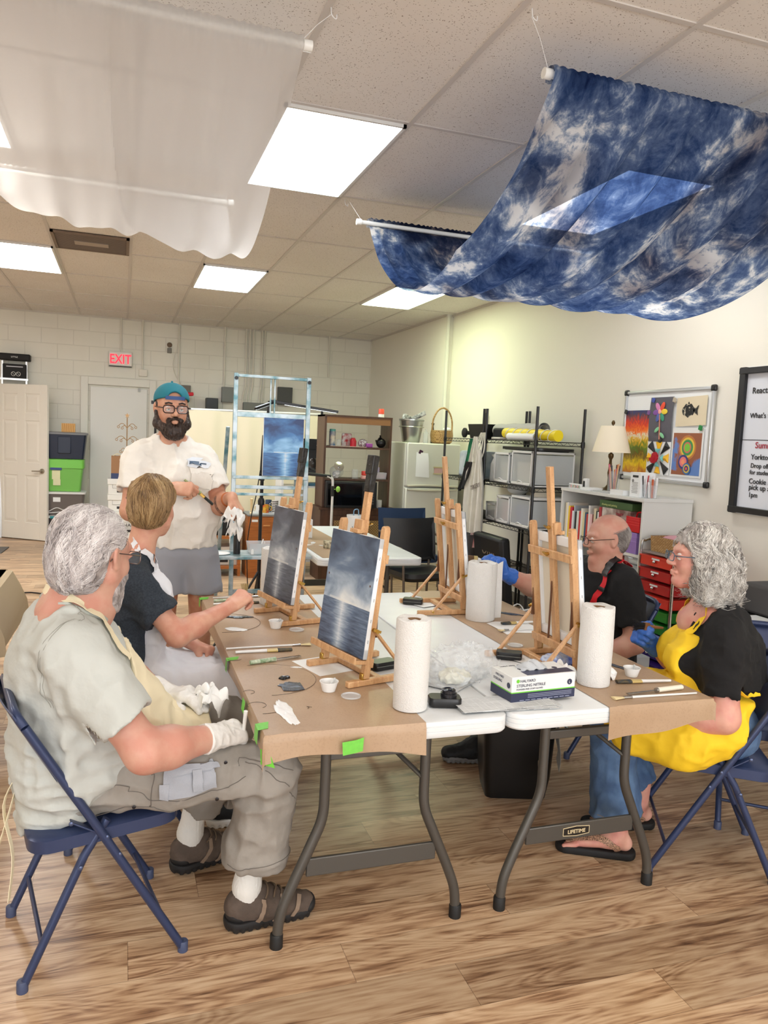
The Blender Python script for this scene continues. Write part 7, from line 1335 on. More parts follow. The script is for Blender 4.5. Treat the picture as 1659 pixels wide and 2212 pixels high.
# glasses
def glasses(parent,T,R,s,m,mg,rim=.0016,w_=.024,h_=.017,tint=None,square=True,y0=.032,z0=-.002,x0=.112):
 t = MB(parent)
 for q in (-1,1):
  pl = [(q * y0 + a,b + z0) for a,b in rrect(w_ * 2,h_ * 2,h_ * .7 if square else h_,5)]; pl.append(pl[0]); t.tube([T(x0 - .25 * abs(abs(a) - y0) if abs(a) > y0 else x0,a,b) for a,b in pl],rim,6,False); t.tube([T(x0 - .006,q * (y0 + w_),z0 + .006),T(.09,q * .078,z0 + .008),T(-.005,q * .083,z0 + .012),T(-.03,q * .082,-.012)],rim * 1.1,6)
 t.tube([T(x0,-(y0 - w_),z0 + .003),T(x0 + .003,0,z0 + .007),T(x0,y0 - w_,z0 + .003)],rim,6); f = t.build('spectacles',m,parent)
 for q in (-1,1): c0 = [T(x0 - .002,q * y0 + a * .96,b * .96 + z0) for a,b in rrect(w_ * 2,h_ * 2,h_ * .7,5)]; MB(parent).add(c0,[tuple(range(len(c0)))]).build('lens',mg,f)
 return f
M_LENS = mat('lens',(200,212,218),.05,alpha=.12); glasses(p1,T_,Rh,1,mat('silver_wire',(120,104,98),.3,.8),M_LENS,x0=.124)
# apron : cream strap, bib over the belly, ties
M_CRM = mat('cream_cotton',(232,220,188),.85,bump=.2,bscale=400)
U1 = SDF(); U1.add(B1,0); U1.add(T1,0,.004); U1.disp += T1.disp; sN = lambda a,z,r=.09: hc1 + vec(-.035,0,z) + r * (math.cos(a) * fd + math.sin(a) * nl)
rib_build('apron_strap',M_CRM,p1,U1,[sN(2.2,-.115),sN(3.14,-.100),sN(4.0,-.112),sN(4.7,-.140,.11),sN(5.3,-.185,.13),vec(.04,2.33,.90)],.030,.004)
Ap = SDF(); Ap.add(T1,0,.014); Ap.cap((.06,2.43,.60),(.25,2.50,.615),.08,.065,.06,nl,1.5); Ap.cut((.27,2.5,.6),(1,.1,-.1),.01); Ap.cut((.02,2.4,.7),(-1,-.22,0),.01); Ap.cut((0,2.25,0),(0,-1,0),.01); Ap.cut((0,2.66,0),(0,1,0),.01); Ap.cut((0,0,.92),(0,0,1),.01); Ap.cut((.05,2.3,.545),(0,0,-1),.01); Ap.disp += T1.disp; put('apron',M_CRM,p1,Ap.mesh(.008,smooth=1))
for k in range(2): MB(p1).sheet([[c_ + vec(0,.004,0),c_ + vec(.004,.022,0)] for c_ in spline([(-.255,2.33,.66),(-.262,2.30,.60),(-.285 - .02 * k,2.28,.50),(-.32 + .045 * k,2.22,.38),(-.37 + .09 * k,2.18,.27)],5)],.0015).build('apron_tie',M_CRM,p1)
# socks and shoes
M_SOCK = mat('sock_white',(226,224,218),.9,bump=.6,bscale=160)
def shoe(p,an,toe,heel,m_up,m_sole,parent,nm='shoe',sock=None,r=.042,lace=True):
 d = unit(np.array(toe) - np.array(heel)); s_ = vec(-d[1],d[0],0); heel = vec(*heel); L_ = np.linalg.norm(np.array(toe) - heel); Z = lambda f,z,y=0: heel + d * L_ * f + vec(0,0,z) + s_ * y; U = SDF(); U.cap(Z(.13,.060),Z(.45,.058),.045,.046,.03,s_,1.0); U.cap(Z(.4,.055),Z(.84,.040),.044,.034,.03,s_,1.25); U.cap(Z(.12,.08),Z(.34,.090),.038,.040,.03); U.cut((0,0,.012),(0,0,-1),.004)
 U.cap(Z(.20,.085),Z(.17,.16),.028,.034,.006,op='-'); U.disp.append(folds(.0025,(38,38,38),61)); o = put(nm,m_up,parent,U.mesh(.0038,smooth=1))
 So = SDF(); So.cap(Z(.13,.022),Z(.80,.022),.046,.040,.03,s_,1.12); So.cap(Z(.12,.03),Z(.13,.045),.044,.042,.02); So.cut((0,0,.036),(0,0,1),.003); So.cut((0,0,.002),(0,0,-1),.002); lug = lambda P: .0035 * (np.sin(((P - heel) @ d) * 260) > .2) * (P[:,2] < .018); So.disp.append(lug); put('sole',m_sole,o,So.mesh(.0036))
 if lace:
  mb = MB(parent)
  for f,z in ((.36,.098),(.45,.092),(.54,.083),(.63,.073)): mb.tube(U.onto(spline([Z(f,z - .005,-.028),Z(f + .02,z + .01,0),Z(f,z - .005,.028)],4),.003),.003,6)
  mb.build('lace',mat('lace_tan',(110,92,74),.8),o);
  for f,rx in ((.98,.055),(.06,.035)): ov = SDF(); ov.add(U,0,.003); ov.within(Z(f,.03),(rx,.07,.035),np.stack([d,s_,Z3],1)); put('toe_cap' if f > .5 else 'heel_cap',m_sole,o,ov.mesh(.004))

  for f in (.33,.52,.72):
   G,th = ribbon(U,[Z(f - .06,.022,-.05),Z(f,.055,-.045),Z(f + .05,.085,-.02)],.014,.002); MB(parent).sheet(G,.003).build('overlay',mat('suede_tan',(142,122,104),.9,bump=.4,bscale=200),o)
 if sock: K = SDF(); K.chain([Z(.20,.07),Z(.20,.13),vec(*an) + vec(.012,0,.17)],[r * .95,r,r * 1.02],.02); K.disp.append(lambda P: .0012 * np.sin(np.arctan2(P[:,1] - an[1],P[:,0] - an[0]) * 40)); put('sock',sock,parent,K.mesh(.004))
 return o
M_SHOE = mat('shoe_brown',(96,82,72),.85,bump=.5,bscale=220,noise=.3,nscale=20); M_SOLE = mat('sole_black',(28,27,28),.7)
shoe(p1,anR,(.635,2.345,0),(.335,2.325,0),M_SHOE,M_SOLE,p1,sock=M_SOCK); shoe(p1,anL,(.485,2.775,0),(.19,2.69,0),M_SHOE,M_SOLE,p1,sock=M_SOCK)
# things he holds
def crumple(c,r,seed,m,lab,nm='paper_towel',h=.006,grp=None):
 rg = np.random.RandomState(seed); n_ = 22; G = np.zeros((n_,n_,3))
 for i in range(n_):
  for j in range(n_): u,v = i / (n_ - 1) * 2 - 1,j / (n_ - 1) * 2 - 1; a,b,z = r; G[i,j] = (c[0] + a * (u * (1 - .3 * v * v) + .2 * math.sin(5 * v + seed)),c[1] + b * (v * (1 - .3 * u * u) + .2 * math.sin(6 * u)),c[2] + z * (1 - u * u * .8 - v * v * .8) + .25 * z * math.sin(7 * u + 5 * v + seed) + .2 * z * math.sin(11 * v - 4 * u))
 P = G.reshape(-1,3); nn = noise3(P,45,seed)[:,None]; P += (nn - .5) * .012; G = P.reshape(n_,n_,3); return one(MB().sheet(G,.001),nm,m,lab,'paper towel',grp)
M_TISS = mat('tissue',(240,240,238),.9,bump=.4,bscale=90)
crumple(wrL + vec(.135,-.085,-.005),(.052,.045,.05),3,M_TISS,'crumpled paper towel held in the white glove of the big man')
t = thing('paint_brush','white handled brush held upright in the near glove of the big man','brush',wrR + vec(.075,.02,-.01)); h0 = vec(*t.location); MB(t).tube([h0 + vec(0,0,-.035),h0 + vec(.003,0,.03),h0 + vec(.006,-.003,.075)],[.005,.0055,.0065],10).build('handle',M_WHT,t); MB(t).tube([h0 + vec(0,0,-.035),h0 + vec(-.004,0,-.075)],[.008,.012],10).build('bristles',mat('bristle',(90,80,60),.8),t)
# ================= BLOND YOUTH =================
p2 = thing('person','blond youth in black T-shirt and white apron painting at the left table','person',(.05,3.1,0)); f2 = vec(math.cos(.15),math.sin(.15),0); n2 = vec(-f2[1],f2[0],0); h2 = vec(.118,3.10,1.265); R2 = head_frame(1.15,.05)
T2 = SDF()
for a,b,ra,rb,q in ((vec(.02,3.12,.50),vec(.015,3.12,.70),.115,.110,1.4),(vec(.015,3.12,.70),vec(.020,3.11,.90),.108,.108,1.45),(vec(.020,3.11,.90),vec(.045,3.10,1.02),.108,.080,1.7),(vec(.045,3.10,1.02),vec(.068,3.10,1.075),.080,.048,1.7)): T2.cap(a,b,ra,rb,.04,n2,q)
s2R = vec(.042,2.94,1.0); e2R = vec(.205,2.88,.812); w2R = vec(.415,3.015,.885); s2L = vec(.06,3.27,1.0); e2L = vec(.12,3.36,.76); w2L = vec(.285,3.15,.700)
sleeve(T2,s2R,e2R,.165,.068,.072); sleeve(T2,s2L,e2L,.17,.066,.068); T2.ell(h2 + vec(-.035,0,-.155),(.07,.075,.045),None,.01,'-'); T2.disp += [folds(.011,(8,8,5),12,(17,17,12)),folds(.006,(16,16,16),14)]
M_TEE = mat('tee_charcoal',(38,46,56),.9,noise=.25,nscale=160,rgb2=(52,60,70),bump=.5,bscale=11,bdist=.015); put('shirt',M_TEE,p2,T2.mesh(.0065,smooth=1))
B2 = SDF(); Q2 = head(B2,h2,R2,.98,.95,.9,.96); B2.cap(h2 + vec(-.02,0,-.05),vec(.065,3.10,1.06),.050,.056,.03); B2.cap((.06,3.04,1.04),(.06,3.17,1.04),.05,None,.05)
k2 = dict(fwd=unit(w2R - e2R) + vec(.15,.1,.25),pn=(.35,.6,-.7),th=-1,curls=PINCH,sc=.96,thumb=(.25,.9,.5)); A2,tp = arm(s2R,e2R,w2R,.046,.040,.040,.027,**k2); C2,_ = arm(s2L,e2L,w2L,.045,.038,.038,.026,fwd=(.8,-.5,-.2),pn=(0,-.3,-1),th=1,curls=FIST,sc=.95,thumb=(.3,.8,.6))
put('body',M_SKIN2,p2,trunk((.05,3.1,1.02),(.02,3.12,.55),(s2R,s2L),(((.42,2.99,.55),(.42,3.0,.1)),((.42,3.26,.55),(.42,3.28,.1)))),B2.mesh(.004,smooth=1),A2.mesh(.0036,smooth=1),C2.mesh(.004))
Hb = SDF(); E = lambda p,r,k=.02,op='+': Hb.ell(Q2(*p),vec(*r) * .98,R2,k,op); E((-.018,0,.046),(.108,.086,.086)); E((-.052,0,-.01),(.062,.078,.060),.03); E((-.055,0,-.045),(.038,.060,.030),.03); E((.072,0,-.045),(.075,.12,.080),.02,'-'); E((.006,.084,-.020),(.036,.022,.044),.01,'-'); E((.006,-.084,-.020),(.036,.022,.044),.01,'-'); Hb.disp.append(folds(.004,(40,40,9),71))
HB0 = hair_mat('blond_base',[(.35,(96,72,48)),(.65,(140,108,72))],40); HB1 = strand_mat('blond_hair',[(.1,(120,92,60)),(.5,(164,132,90)),(.9,(206,176,130))]); o = put('hair',HB0,p2,Hb.mesh(.0035))
def fall(c,R):
 def f(P,t):
  q = (P - c) @ R; d = np.zeros_like(P); d[:,2] = -1; d[:,0] = .9 * (q[:,0] > .0) * (q[:,2] > .06) - .25; d[:,1] = np.clip(q[:,1] * 18,-.8,.8) * (q[:,2] > .05); return d @ R.T
 return f
strands(o,HB1,Hb,h2,R2,5200,fall(h2,R2),11,.0095,.0010,cap_keep,8,.15,50,.10)
# white apron
M_WAP = mat('white_apron',(232,234,240),.8,bump=.5,bscale=9,bdist=.015); A = SDF(); A.add(T2,0,.013); A.cut((.075,3.1,0),(-1,-.1,0),.01); A.cut((0,2.99,0),(0,-1,0),.01); A.cut((0,3.26,0),(0,1,0),.01); A.cap((.12,3.07,.62),(.15,3.06,.965),.050,.042,.03,n2,2.2); A.cut((0,0,1.0),(-.25,0,1),.004)
L2 = SDF(); L2.cap((.05,3.02,.55),(.42,2.98,.56),.115,.098,.05); L2.cap((.05,3.22,.55),(.42,3.26,.56),.115,.098,.08); L2.cap((.0,3.12,.58),(.36,3.12,.57),.11,.09,.08); L2.cap((.43,2.95,.57),(.44,2.94,.49),.095,.07,.04); L2.cut((0,0,.485),(.15,0,-1),.01); L2.cut((-.04,0,0),(-1,-.15,0),.03); A.add(L2,.05); A.disp += T2.disp; put('apron',M_WAP,p2,A.mesh(.0075,smooth=1))
U = SDF(); U.add(B2,0); U.add(T2,0); U.disp += T2.disp; rib_build('apron_strap',M_WAP,p2,U,[h2 + vec(-.085,.05,-.12),h2 + vec(-.095,-.0,-.115),h2 + vec(-.07,-.06,-.135),h2 + vec(.0,-.085,-.19),h2 + vec(.08,-.06,-.265)],.028,.004); rib_build('apron_strap',M_WAP,p2,U,[h2 + vec(.05,.08,-.18),h2 + vec(.09,.06,-.23),h2 + vec(.11,.03,-.275)],.02,.006)
P = trouser([([vec(.02,3.04,.53),vec(.43,2.99,.55)],[.10,.078]),([vec(.02,3.2,.53),vec(.43,3.26,.55)],[.10,.078])],[(vec(.43,2.99,.55),vec(.42,3.0,.1)),(vec(.43,3.26,.55),vec(.42,3.28,.1))],.452,r0=.074,r1=.072,hollow=False,L_=.42); put('trousers',mat('jeans_grey',(92,100,116),.85,noise=.2,nscale=30),p2,P.mesh(.009))
for y in (2.99,3.27): shoe(p2,vec(.42,y,.1),(.60,y + .02,0),(.35,y,0),M_BLKM,M_WHT,p2,lace=False)
tip = (tp[0] + tp[4]) / 2; br = thing('paint_brush','white handled brush held up by the blond youth','brush',tip); d_ = unit(vec(-.15,.25,1)); MB(br).tube([tip + vec(.01,-.035,-.03),tip + vec(0,0,.01)],[.006,.0055],10).build('handle',M_WHT,br); MB(br).tube([tip + vec(0,0,.01),tip + vec(-.002,.006,.03)],[.010,.012],10).build('ferrule',M_BRASS,br); mb = MB(br)
for k in range(26): a = k * 2.4; q = .002 + .0085 * (k / 26) ** .5; mb.tube([tip + vec(q * math.cos(a),q * math.sin(a),.03),tip + vec(q * 1.7 * math.cos(a),.01 + q * 1.7 * math.sin(a),.062)],.0007,4)
mb.build('bristles',mat('bristle_tan',(160,140,90),.8),br)
# ================= INSTRUCTOR =================
p3 = thing('person','standing bearded man in white T-shirt, grey shorts and backwards teal cap','person',(.28,4.2,0)); h3 = vec(.243,4.17,1.672); R3 = head_frame(-PI / 2 + .12,.02)
T3 = SDF(); X1 = vec(1,0,0)
for a,b,ra,rb,q in ((vec(.325,4.2,.93),vec(.31,4.2,1.12),.135,.140,1.30),(vec(.31,4.2,1.12),vec(.27,4.2,1.32),.140,.130,1.40),(vec(.27,4.2,1.32),vec(.252,4.2,1.455),.130,.075,1.9),(vec(.252,4.2,1.44),vec(.247,4.2,1.505),.075,.052,1.9)): T3.cap(a,b,ra,rb,.04,X1,q)
s3R = vec(.075,4.19,1.395); e3R = vec(.045,4.10,1.145); w3R = vec(.245,3.975,1.275); s3L = vec(.425,4.19,1.40); e3L = vec(.50,4.11,1.175); w3L = vec(.535,3.965,1.235)
sleeve(T3,s3R,e3R,.175,.078,.088,tilt=(-.3,0,0)); sleeve(T3,s3L,e3L,.165,.074,.082,tilt=(.2,0,0)); T3.ell((.247,4.18,1.535),(.075,.07,.045),None,.01,'-'); T3.cut((0,0,.952),(0,0,-1),.006); T3.disp += [folds(.012,(8,8,5),92,(18,18,10)),folds(.006,(15,15,15),94)]
M_WT = mat('tee_white',(232,228,220),.85,bump=.5,bscale=11,bdist=.015); put('shirt',M_WT,p3,T3.mesh(.0065,smooth=1))
patch('chest_pocket',M_WT,p3,T3,(.395,4.05,1.335),(.10,0,-.015),(.015,0,.13),.004,.004); patch('name_badge',mat('badge_white',(226,232,240),.3),p3,T3,(.385,4.04,1.425),(.075,0,-.008),(.008,0,.05),.010,.002,6)
patch('badge_print',mat('badge_blue',(60,84,110),.5),p3,T3,(.372,4.03,1.430),(.012,0,0),(0,0,.012),.0135,.001,4); patch('badge_print',mat('badge_blue',(60,84,110),.5),p3,T3,(.400,4.03,1.424),(.026,0,0),(0,0,.006),.0135,.001,4)
S3 = SDF()
for x0,x1 in ((.245,.235),(.40,.425)): A = SDF(); A.cap((x0,4.2,.90),(x1,4.2,.66),.105,.110,.02); A.cut((0,0,.70),(0,0,-1),.005); A.cap((x1,4.2,.60),(x1,4.2,.75),.10,.09,.004,op='-'); S3.add(A,.03)
S3.cap((.28,4.2,.93),(.37,4.2,.93),.112,None,.04); S3.disp.append(folds(.006,(8,8,8),97)); put('shorts',mat('shorts_grey',(156,160,170),.85,bump=.2,bscale=300),p3,S3.mesh(.0075,smooth=1))
B3 = SDF(); Q3 = head(B3,h3,R3,1.0,1.0,1.05,1.03); B3.cap(h3 + vec(0,.01,-.05),vec(.25,4.2,1.48),.062,.068,.03); B3.cap((.18,4.2,1.46),(.32,4.2,1.46),.055,None,.05)
A3,tA3 = arm(s3R,e3R,w3R,.055,.047,.047,.030,fwd=(.85,-.1,-.05),pn=(.1,.7,-.5),th=-1,curls=PINCH,sc=1.0,thumb=(.3,.9,.3)); C3,tC3 = arm(s3L,e3L,w3L,.054,.046,.046,.030,fwd=(.35,-.35,-.65),pn=(-.6,.3,-.5),th=1,curls=GRIP,sc=1.0)
G3 = SDF()
for x in (.225,.415): G3.chain([vec(x,4.2,.75),vec(x,4.2,.50),vec(x,4.21,.33),vec(x,4.22,.1)],[.075,.055,.058,.038],.03)
put('body',M_SKIN3,p3,trunk((.25,4.2,1.44),(.31,4.2,.92),(s3R,s3L),(((.225,4.2,.70),(.225,4.22,.1)),((.415,4.2,.70),(.415,4.22,.1)))),B3.mesh(.0035,smooth=1),A3.mesh(.0038,smooth=1),C3.mesh(.0038,smooth=1),G3.mesh(.008)); eyes(p3,Q3,R3,1.0)
for x in (.225,.415): shoe(p3,vec(x,4.22,.1),(x,4.03,0),(x,4.30,0),M_BLKM,M_WHT,p3,lace=False)
DK0 = hair_mat('dark_beard_base',[(.35,(34,24,20)),(.65,(60,44,36))],60); DK = strand_mat('dark_beard',[(.2,(40,28,23)),(.6,(84,60,48)),(.95,(150,136,126))]); b = SDF()
for q in (-1,1): b.cap(Q3(.005,q * .078,-.015),Q3(.02,q * .070,-.075),.011,.020,.02); b.cap(Q3(.02,q * .066,-.078),Q3(.080,q * .018,-.118),.026,.026,.03); b.cap(Q3(.094,q * .028,-.060),Q3(.102,0,-.050),.008,.008,.012); b.cap(Q3(.094,q * .030,-.06),Q3(.086,q * .026,-.1),.009,.014,.015)
b.ell(Q3(.075,0,-.122),(.036,.045,.034),R3,.03); b.ell(Q3(.108,0,-.068),(.020,.026,.013),R3,.006,'-'); b.disp.append(folds(.004,(60,60,40),99)); o = put('beard',DK0,p3,b.mesh(.0032)); rg = np.random.RandomState(9); bp = np.array([Q3(.02 + .08 * x,(y * 2 - 1) * .07,-.15 + .13 * z) for x,y,z in rg.rand(1800,3)]); tone(put('beard_strands',DK,o,hair_mesh(b,bp,lambda P,t: np.tile(R3 @ vec(.3,0,-1),(len(P),1)),4,.005,.0007,.001,9,0,60,.5,0,lambda t: .3)),bp,15,2)
hs = SDF(); hs.ell(Q3(-.02,0,.02),vec(.098,.084,.075),R3,.01); hs.ell(Q3(.085,0,-.02),(.08,.12,.066),R3,.02,'-'); hs.cut(Q3(0,0,-.055),R3 @ vec(0,0,-1),.01); put('hair',DK0,p3,hs.mesh(.005)); e = MB(p3)
for q in (-1,1): e.tube([Q3(.100,q * .016,.026),Q3(.102,q * .034,.031),Q3(.094,q * .050,.026)],.0042,8)
e.build('eyebrow',DK0,p3)
M_TEAL = mat('cap_teal',(18,112,128),.75,bump=.3,bscale=300); cp = SDF(); cp.ell(Q3(-.012,0,.050),vec(.112,.090,.086),R3,.01); cp.cut(Q3(0,0,.040),R3 @ vec(.18,0,-1),.004); cp.ell(Q3(-.012,0,.040),vec(.103,.082,.080),R3,.004,'-'); cp.ell(Q3(.105,0,.048),vec(.05,.040,.042),R3,.004,'-'); cap_ = put('cap',M_TEAL,p3,cp.mesh(.003,smooth=1))
MB(p3).sheet([[Q3(.100 - 5.5 * y * y,y,.046 + z) for z in (0,.018)] for y in np.linspace(-.048,.048,14)],.002).build('cap_strap',mat('strap_blue',(52,84,140),.6),cap_); bm = MB(p3).sheet([[Q3(-.10 - x - .0,y,.035 - .35 * x - 3 * y * y) for x in np.linspace(0,.06 - 6 * y * y,6)] for y in np.linspace(-.07,.07,12)],.003).build('cap_brim',M_TEAL,cap_); MB(p3).sph(Q3(-.01,0,.138),.006).build('cap_button',M_TEAL,cap_)
glasses(p3,Q3,R3,1,mat('tortoise',(44,24,20),.2),M_LENS,.0030,.027,.019,y0=.034,x0=.114)
MB(p3).tube(ring_on(None,w3L - .045 * unit(w3L - e3L),w3L - e3L,.036),.006,8,False).build('wristband',mat('band_orange',(176,96,44),.5),p3)
for i,(px_,z_) in enumerate(((s3R + .78 * (e3R - s3R),.03),(e3R + .2 * (w3R - e3R),.02),(s3L + .9 * (e3L - s3L),.02))): q = A3 if i < 2 else C3; G,th = ribbon(q,[px_ + vec(-.03,-.05,.03),px_ + vec(.0,-.06,.0),px_ + vec(.02,-.055,-.035)],z_,.0006); MB(p3).sheet(G,.0004).build('tattoo',mat('tattoo_ink',(84,70,66),.6,noise=.6,nscale=60,rgb2=(176,124,98)),p3)
tg = (tA3[0] + tA3[4]) / 2; d_ = unit(vec(.72,-.1,-.62)); br = thing('paint_brush','flat brush with green handle waved by the standing man','brush',tg); MB(br).tube([tg - d_ * .075,tg - d_ * .02,tg + d_ * .03],[.006,.009,.011],12).build('handle',mat('handle_olive',(150,160,110),.4),br); MB(br).beam(tg + d_ * .03,tg + d_ * .06,.034,.014).build('ferrule',M_BRASS,br,bevel=.002); MB(br).beam(tg + d_ * .06,tg + d_ * .115,.038,.012).build('bristles',mat('bristle_dark',(44,48,44),.9,bump=.6,bscale=90),br,bevel=.003)
tg = (tC3[0] + tC3[4]) / 2; crumple(tg + vec(.02,-.01,-.02),(.05,.035,.05),11,M_TISS,'paint-marked paper towel held by the standing man'); crumple(tg + vec(.03,-.0,-.095),(.035,.02,.055),17,M_TISS,'lower loose end of paper towel hanging below the standing man hand')
# ================= MAN WITH RED APRON STRAP =================
p4 = thing('person','balding man in black T-shirt with red apron strap and blue glove','person',(2.37,3.38,0)); h4 = vec(2.380,3.36,1.105); R4 = head_frame(PI - .25,.06); M_BT = mat('tee_black',(15,15,17),.9,bump=.6,bscale=10,bdist=.015); Y1 = vec(0,1,0)
T4 = SDF()
for a,b,ra,rb,q in ((vec(2.42,3.38,.46),vec(2.42,3.38,.68),.15,.145,1.3),(vec(2.42,3.38,.68),vec(2.41,3.38,.84),.145,.130,1.4),(vec(2.41,3.38,.84),vec(2.39,3.38,.925),.130,.085,1.7),(vec(2.39,3.38,.925),vec(2.375,3.37,.97),.085,.055,1.7)): T4.cap(a,b,ra,rb,.05,Y1,q)
s4L = vec(2.395,3.195,.89); e4L = vec(2.41,3.11,.62); w4L = vec(2.22,3.2,.52); s4R = vec(2.37,3.56,.90); e4R = vec(2.16,3.60,.79); w4R = vec(1.905,3.555,.895); sleeve(T4,s4L,e4L,.20,.078,.080); sleeve(T4,s4R,e4R,.19,.074,.076); T4.ell(h4 + vec(.03,0,-.15),(.075,.08,.045),None,.01,'-'); T4.disp.append(folds(.010,(8,8,8),104)); put('shirt',M_BT,p4,T4.mesh(.0075,smooth=1))
B4 = SDF(); Q4 = head(B4,h4,R4,1.03,1.0,1.05,1.02,fat=.004); B4.cap(h4 + vec(.025,0,-.05),vec(2.385,3.37,.95),.066,.078,.03); B4.cap((2.39,3.31,.93),(2.39,3.43,.93),.07,None,.05)
k4 = dict(fwd=(-.55,.0,.85),pn=(-.8,-.35,-.2),th=1,curls=[(.5,.6,.3),(.6,.7,.4),(.8,.8,.5),(.9,.9,.5)],sc=.97,thumb=(.35,.85,.4)); A4,t4 = arm(s4R,e4R,w4R,.055,.05,.052,.032,**k4); C4,_ = arm(s4L,e4L,w4L,.055,.048,.046,.030,fwd=(-1,.2,-.1),pn=(0,0,-1),th=-1,curls=REL,sc=.95); put('body',M_SKIN,p4,trunk((2.39,3.38,.93),(2.40,3.38,.55),(s4R,s4L),(((2.02,3.27,.55),(1.74,3.32,.1)),((2.02,3.5,.55),(1.96,3.5,.1)))),B4.mesh(.004,smooth=1),A4.mesh(.0045,smooth=1),C4.mesh(.006)); eyes(p4,Q4,R4,1.03)
M_BG = mat('blue_nitrile',(58,110,200),.42,bump=.5,bscale=70,bdist=.003,noise=.12,nscale=16); glove(p4,M_BG,w4R,e4R,.06,**k4)
hs = SDF(); hs.ell(Q4(-.022,0,.022),vec(.100,.083,.078),R4,.01); hs.ell(Q4(-.05,0,-.03),vec(.05,.07,.05),R4,.03); hs.ell(Q4(.085,0,.04),(.085,.12,.09),R4,.02,'-'); hs.ell(Q4(.08,0,-.05),(.09,.12,.06),R4,.02,'-'); hs.ell(Q4(-.01,0,.125),(.07,.045,.06),R4,.02,'-')
for q in (-1,1): hs.ell(Q4(.008,q * .084,-.012),(.034,.022,.042),R4,.01,'-')
GS0 = hair_mat('short_grey_base',[(.3,(120,110,104)),(.7,(150,142,138))],50); GS = strand_mat('short_grey',[(.2,(116,106,102)),(.8,(196,190,186))]); o = put('hair',GS0,p4,hs.mesh(.0035)); strands(o,GS,hs,h4,R4,2600,comb_back(h4,R4),5,.006,.0008,lambda p: p[:,0] < .35,5,.1,60,.4); glasses(p4,Q4,R4,1,mat('dark_wire',(50,44,44),.3,.6),M_LENS,x0=.122)
M_RS = mat('strap_red',(214,24,38),.6); U = SDF(); U.add(B4,0); U.add(T4,0); U.disp += T4.disp; so = rib_build('apron_strap',M_RS,p4,U,[h4 + vec(.085,.03,-.115),h4 + vec(.07,-.05,-.13),h4 + vec(.015,-.09,-.175),h4 + vec(-.06,-.09,-.25),h4 + vec(-.12,-.07,-.33)],.032,.011)
for z in (.35,.62): G,th = ribbon(U,[h4 + vec(.015 - .18 * (z - .3),-.09,-.175 - .22 * (z - .3)),h4 + vec(.011 - .18 * (z - .3),-.09,-.180 - .22 * (z - .3)),h4 + vec(.007 - .18 * (z - .3),-.09,-.185 - .22 * (z - .3))],.042,.015); MB(p4).sheet(G,.002).build('strap_buckle',M_BLK,so)
P = trouser([([vec(2.40,3.29,.53),vec(2.02,3.27,.55)],[.11,.085]),([vec(2.40,3.47,.53),vec(2.02,3.5,.55)],[.11,.085])],[(vec(2.02,3.27,.55),vec(1.80,3.31,.1)),(vec(2.02,3.5,.55),vec(1.95,3.5,.1))],.452,r0=.078,r1=.075,hollow=False,L_=.44); put('trousers',M_BLKM,p4,P.mesh(.009)); shoe(p4,vec(1.70,3.32,.1),(1.50,3.36,0),(1.77,3.30,0),M_BLKM,mat('sole_grey',(110,108,106),.7),p4,lace=False); shoe(p4,vec(1.93,3.5,.1),(1.74,3.52,0),(2.0,3.5,0),M_BLKM,M_BLKM,p4,lace=False)
tg = (t4[0] + t4[4]) / 2; d_ = unit(vec(-.93,.2,.05)); br = thing('paint_brush','flat white handled brush in the blue glove touching the far canvas','brush',tg); MB(br).tube([tg - d_ * .11,tg - d_ * .03,tg + d_ * .02,tg + d_ * .04],[.005,.007,.006,.013],12).build('handle',M_WHT,br); MB(br).beam(tg + d_ * .04,tg + d_ * .06,.014,.036,(0,0,1)).build('ferrule',mat('ferrule_tan',(200,176,110),.4),br); MB(br).beam(tg + d_ * .06,tg + d_ * .10,.012,.038,(0,0,1)).build('bristles',mat('bristle_brown',(110,84,60),.9),br,bevel=.003)
# ================= WOMAN IN YELLOW APRON =================
p5 = thing('person','woman with wavy grey hair, black T-shirt and bright yellow apron','person',(2.15,2.33,0)); h5 = vec(2.095,2.36,1.172); R5 = head_frame(PI - .42,-.06); f5 = vec(-math.cos(th5),-math.sin(th5),0); l5 = vec(-f5[1],f5[0],0)   # l5 = her left
O5 = vec(2.17,2.33,0); W = lambda a,l,z: O5 + f5 * a + l5 * l + Z3 * z
T5 = SDF()
for a,b,ra,rb,q in ((W(-.05,0,.49),W(-.04,0,.66),.165,.155,1.22),(W(-.04,0,.66),W(-.02,0,.84),.150,.135,1.3),(W(-.02,0,.84),W(.0,0,.945),.135,.090,1.65),(W(.0,0,.945),W(.02,0,1.0),.090,.055,1.6)): T5.cap(a,b,ra,rb,.05,l5,q)
for q in (-1,1): T5.ell(W(.105,q * .075,.79),(.075,.075,.07),None,.05)
s5L = W(.0,.172,.905); e5L = vec(2.055,2.13,.63); w5L = vec(1.90,2.28,.585); s5R = W(.0,-.175,.905); e5R = W(.06,-.27,.67); w5R = vec(2.085,2.62,.785)
sleeve(T5,s5L,e5L,.205,.066,.074,tilt=(.1,0,0)); sleeve(T5,s5R,e5R,.2,.078,.080); T5.ell(h5 + vec(-.01,0,-.165),(.085,.08,.05),None,.01,'-'); T5.ell(W(.10,0,.985),(.07,.04,.08),None,.01,'-'); T5.cut((0,0,.50),(.1,0,-1),.01); T5.disp += [folds(.012,(8,8,6),112,(17,17,12)),folds(.006,(15,15,15),114)]; put('shirt',M_BT,p5,T5.mesh(.0065,smooth=1))
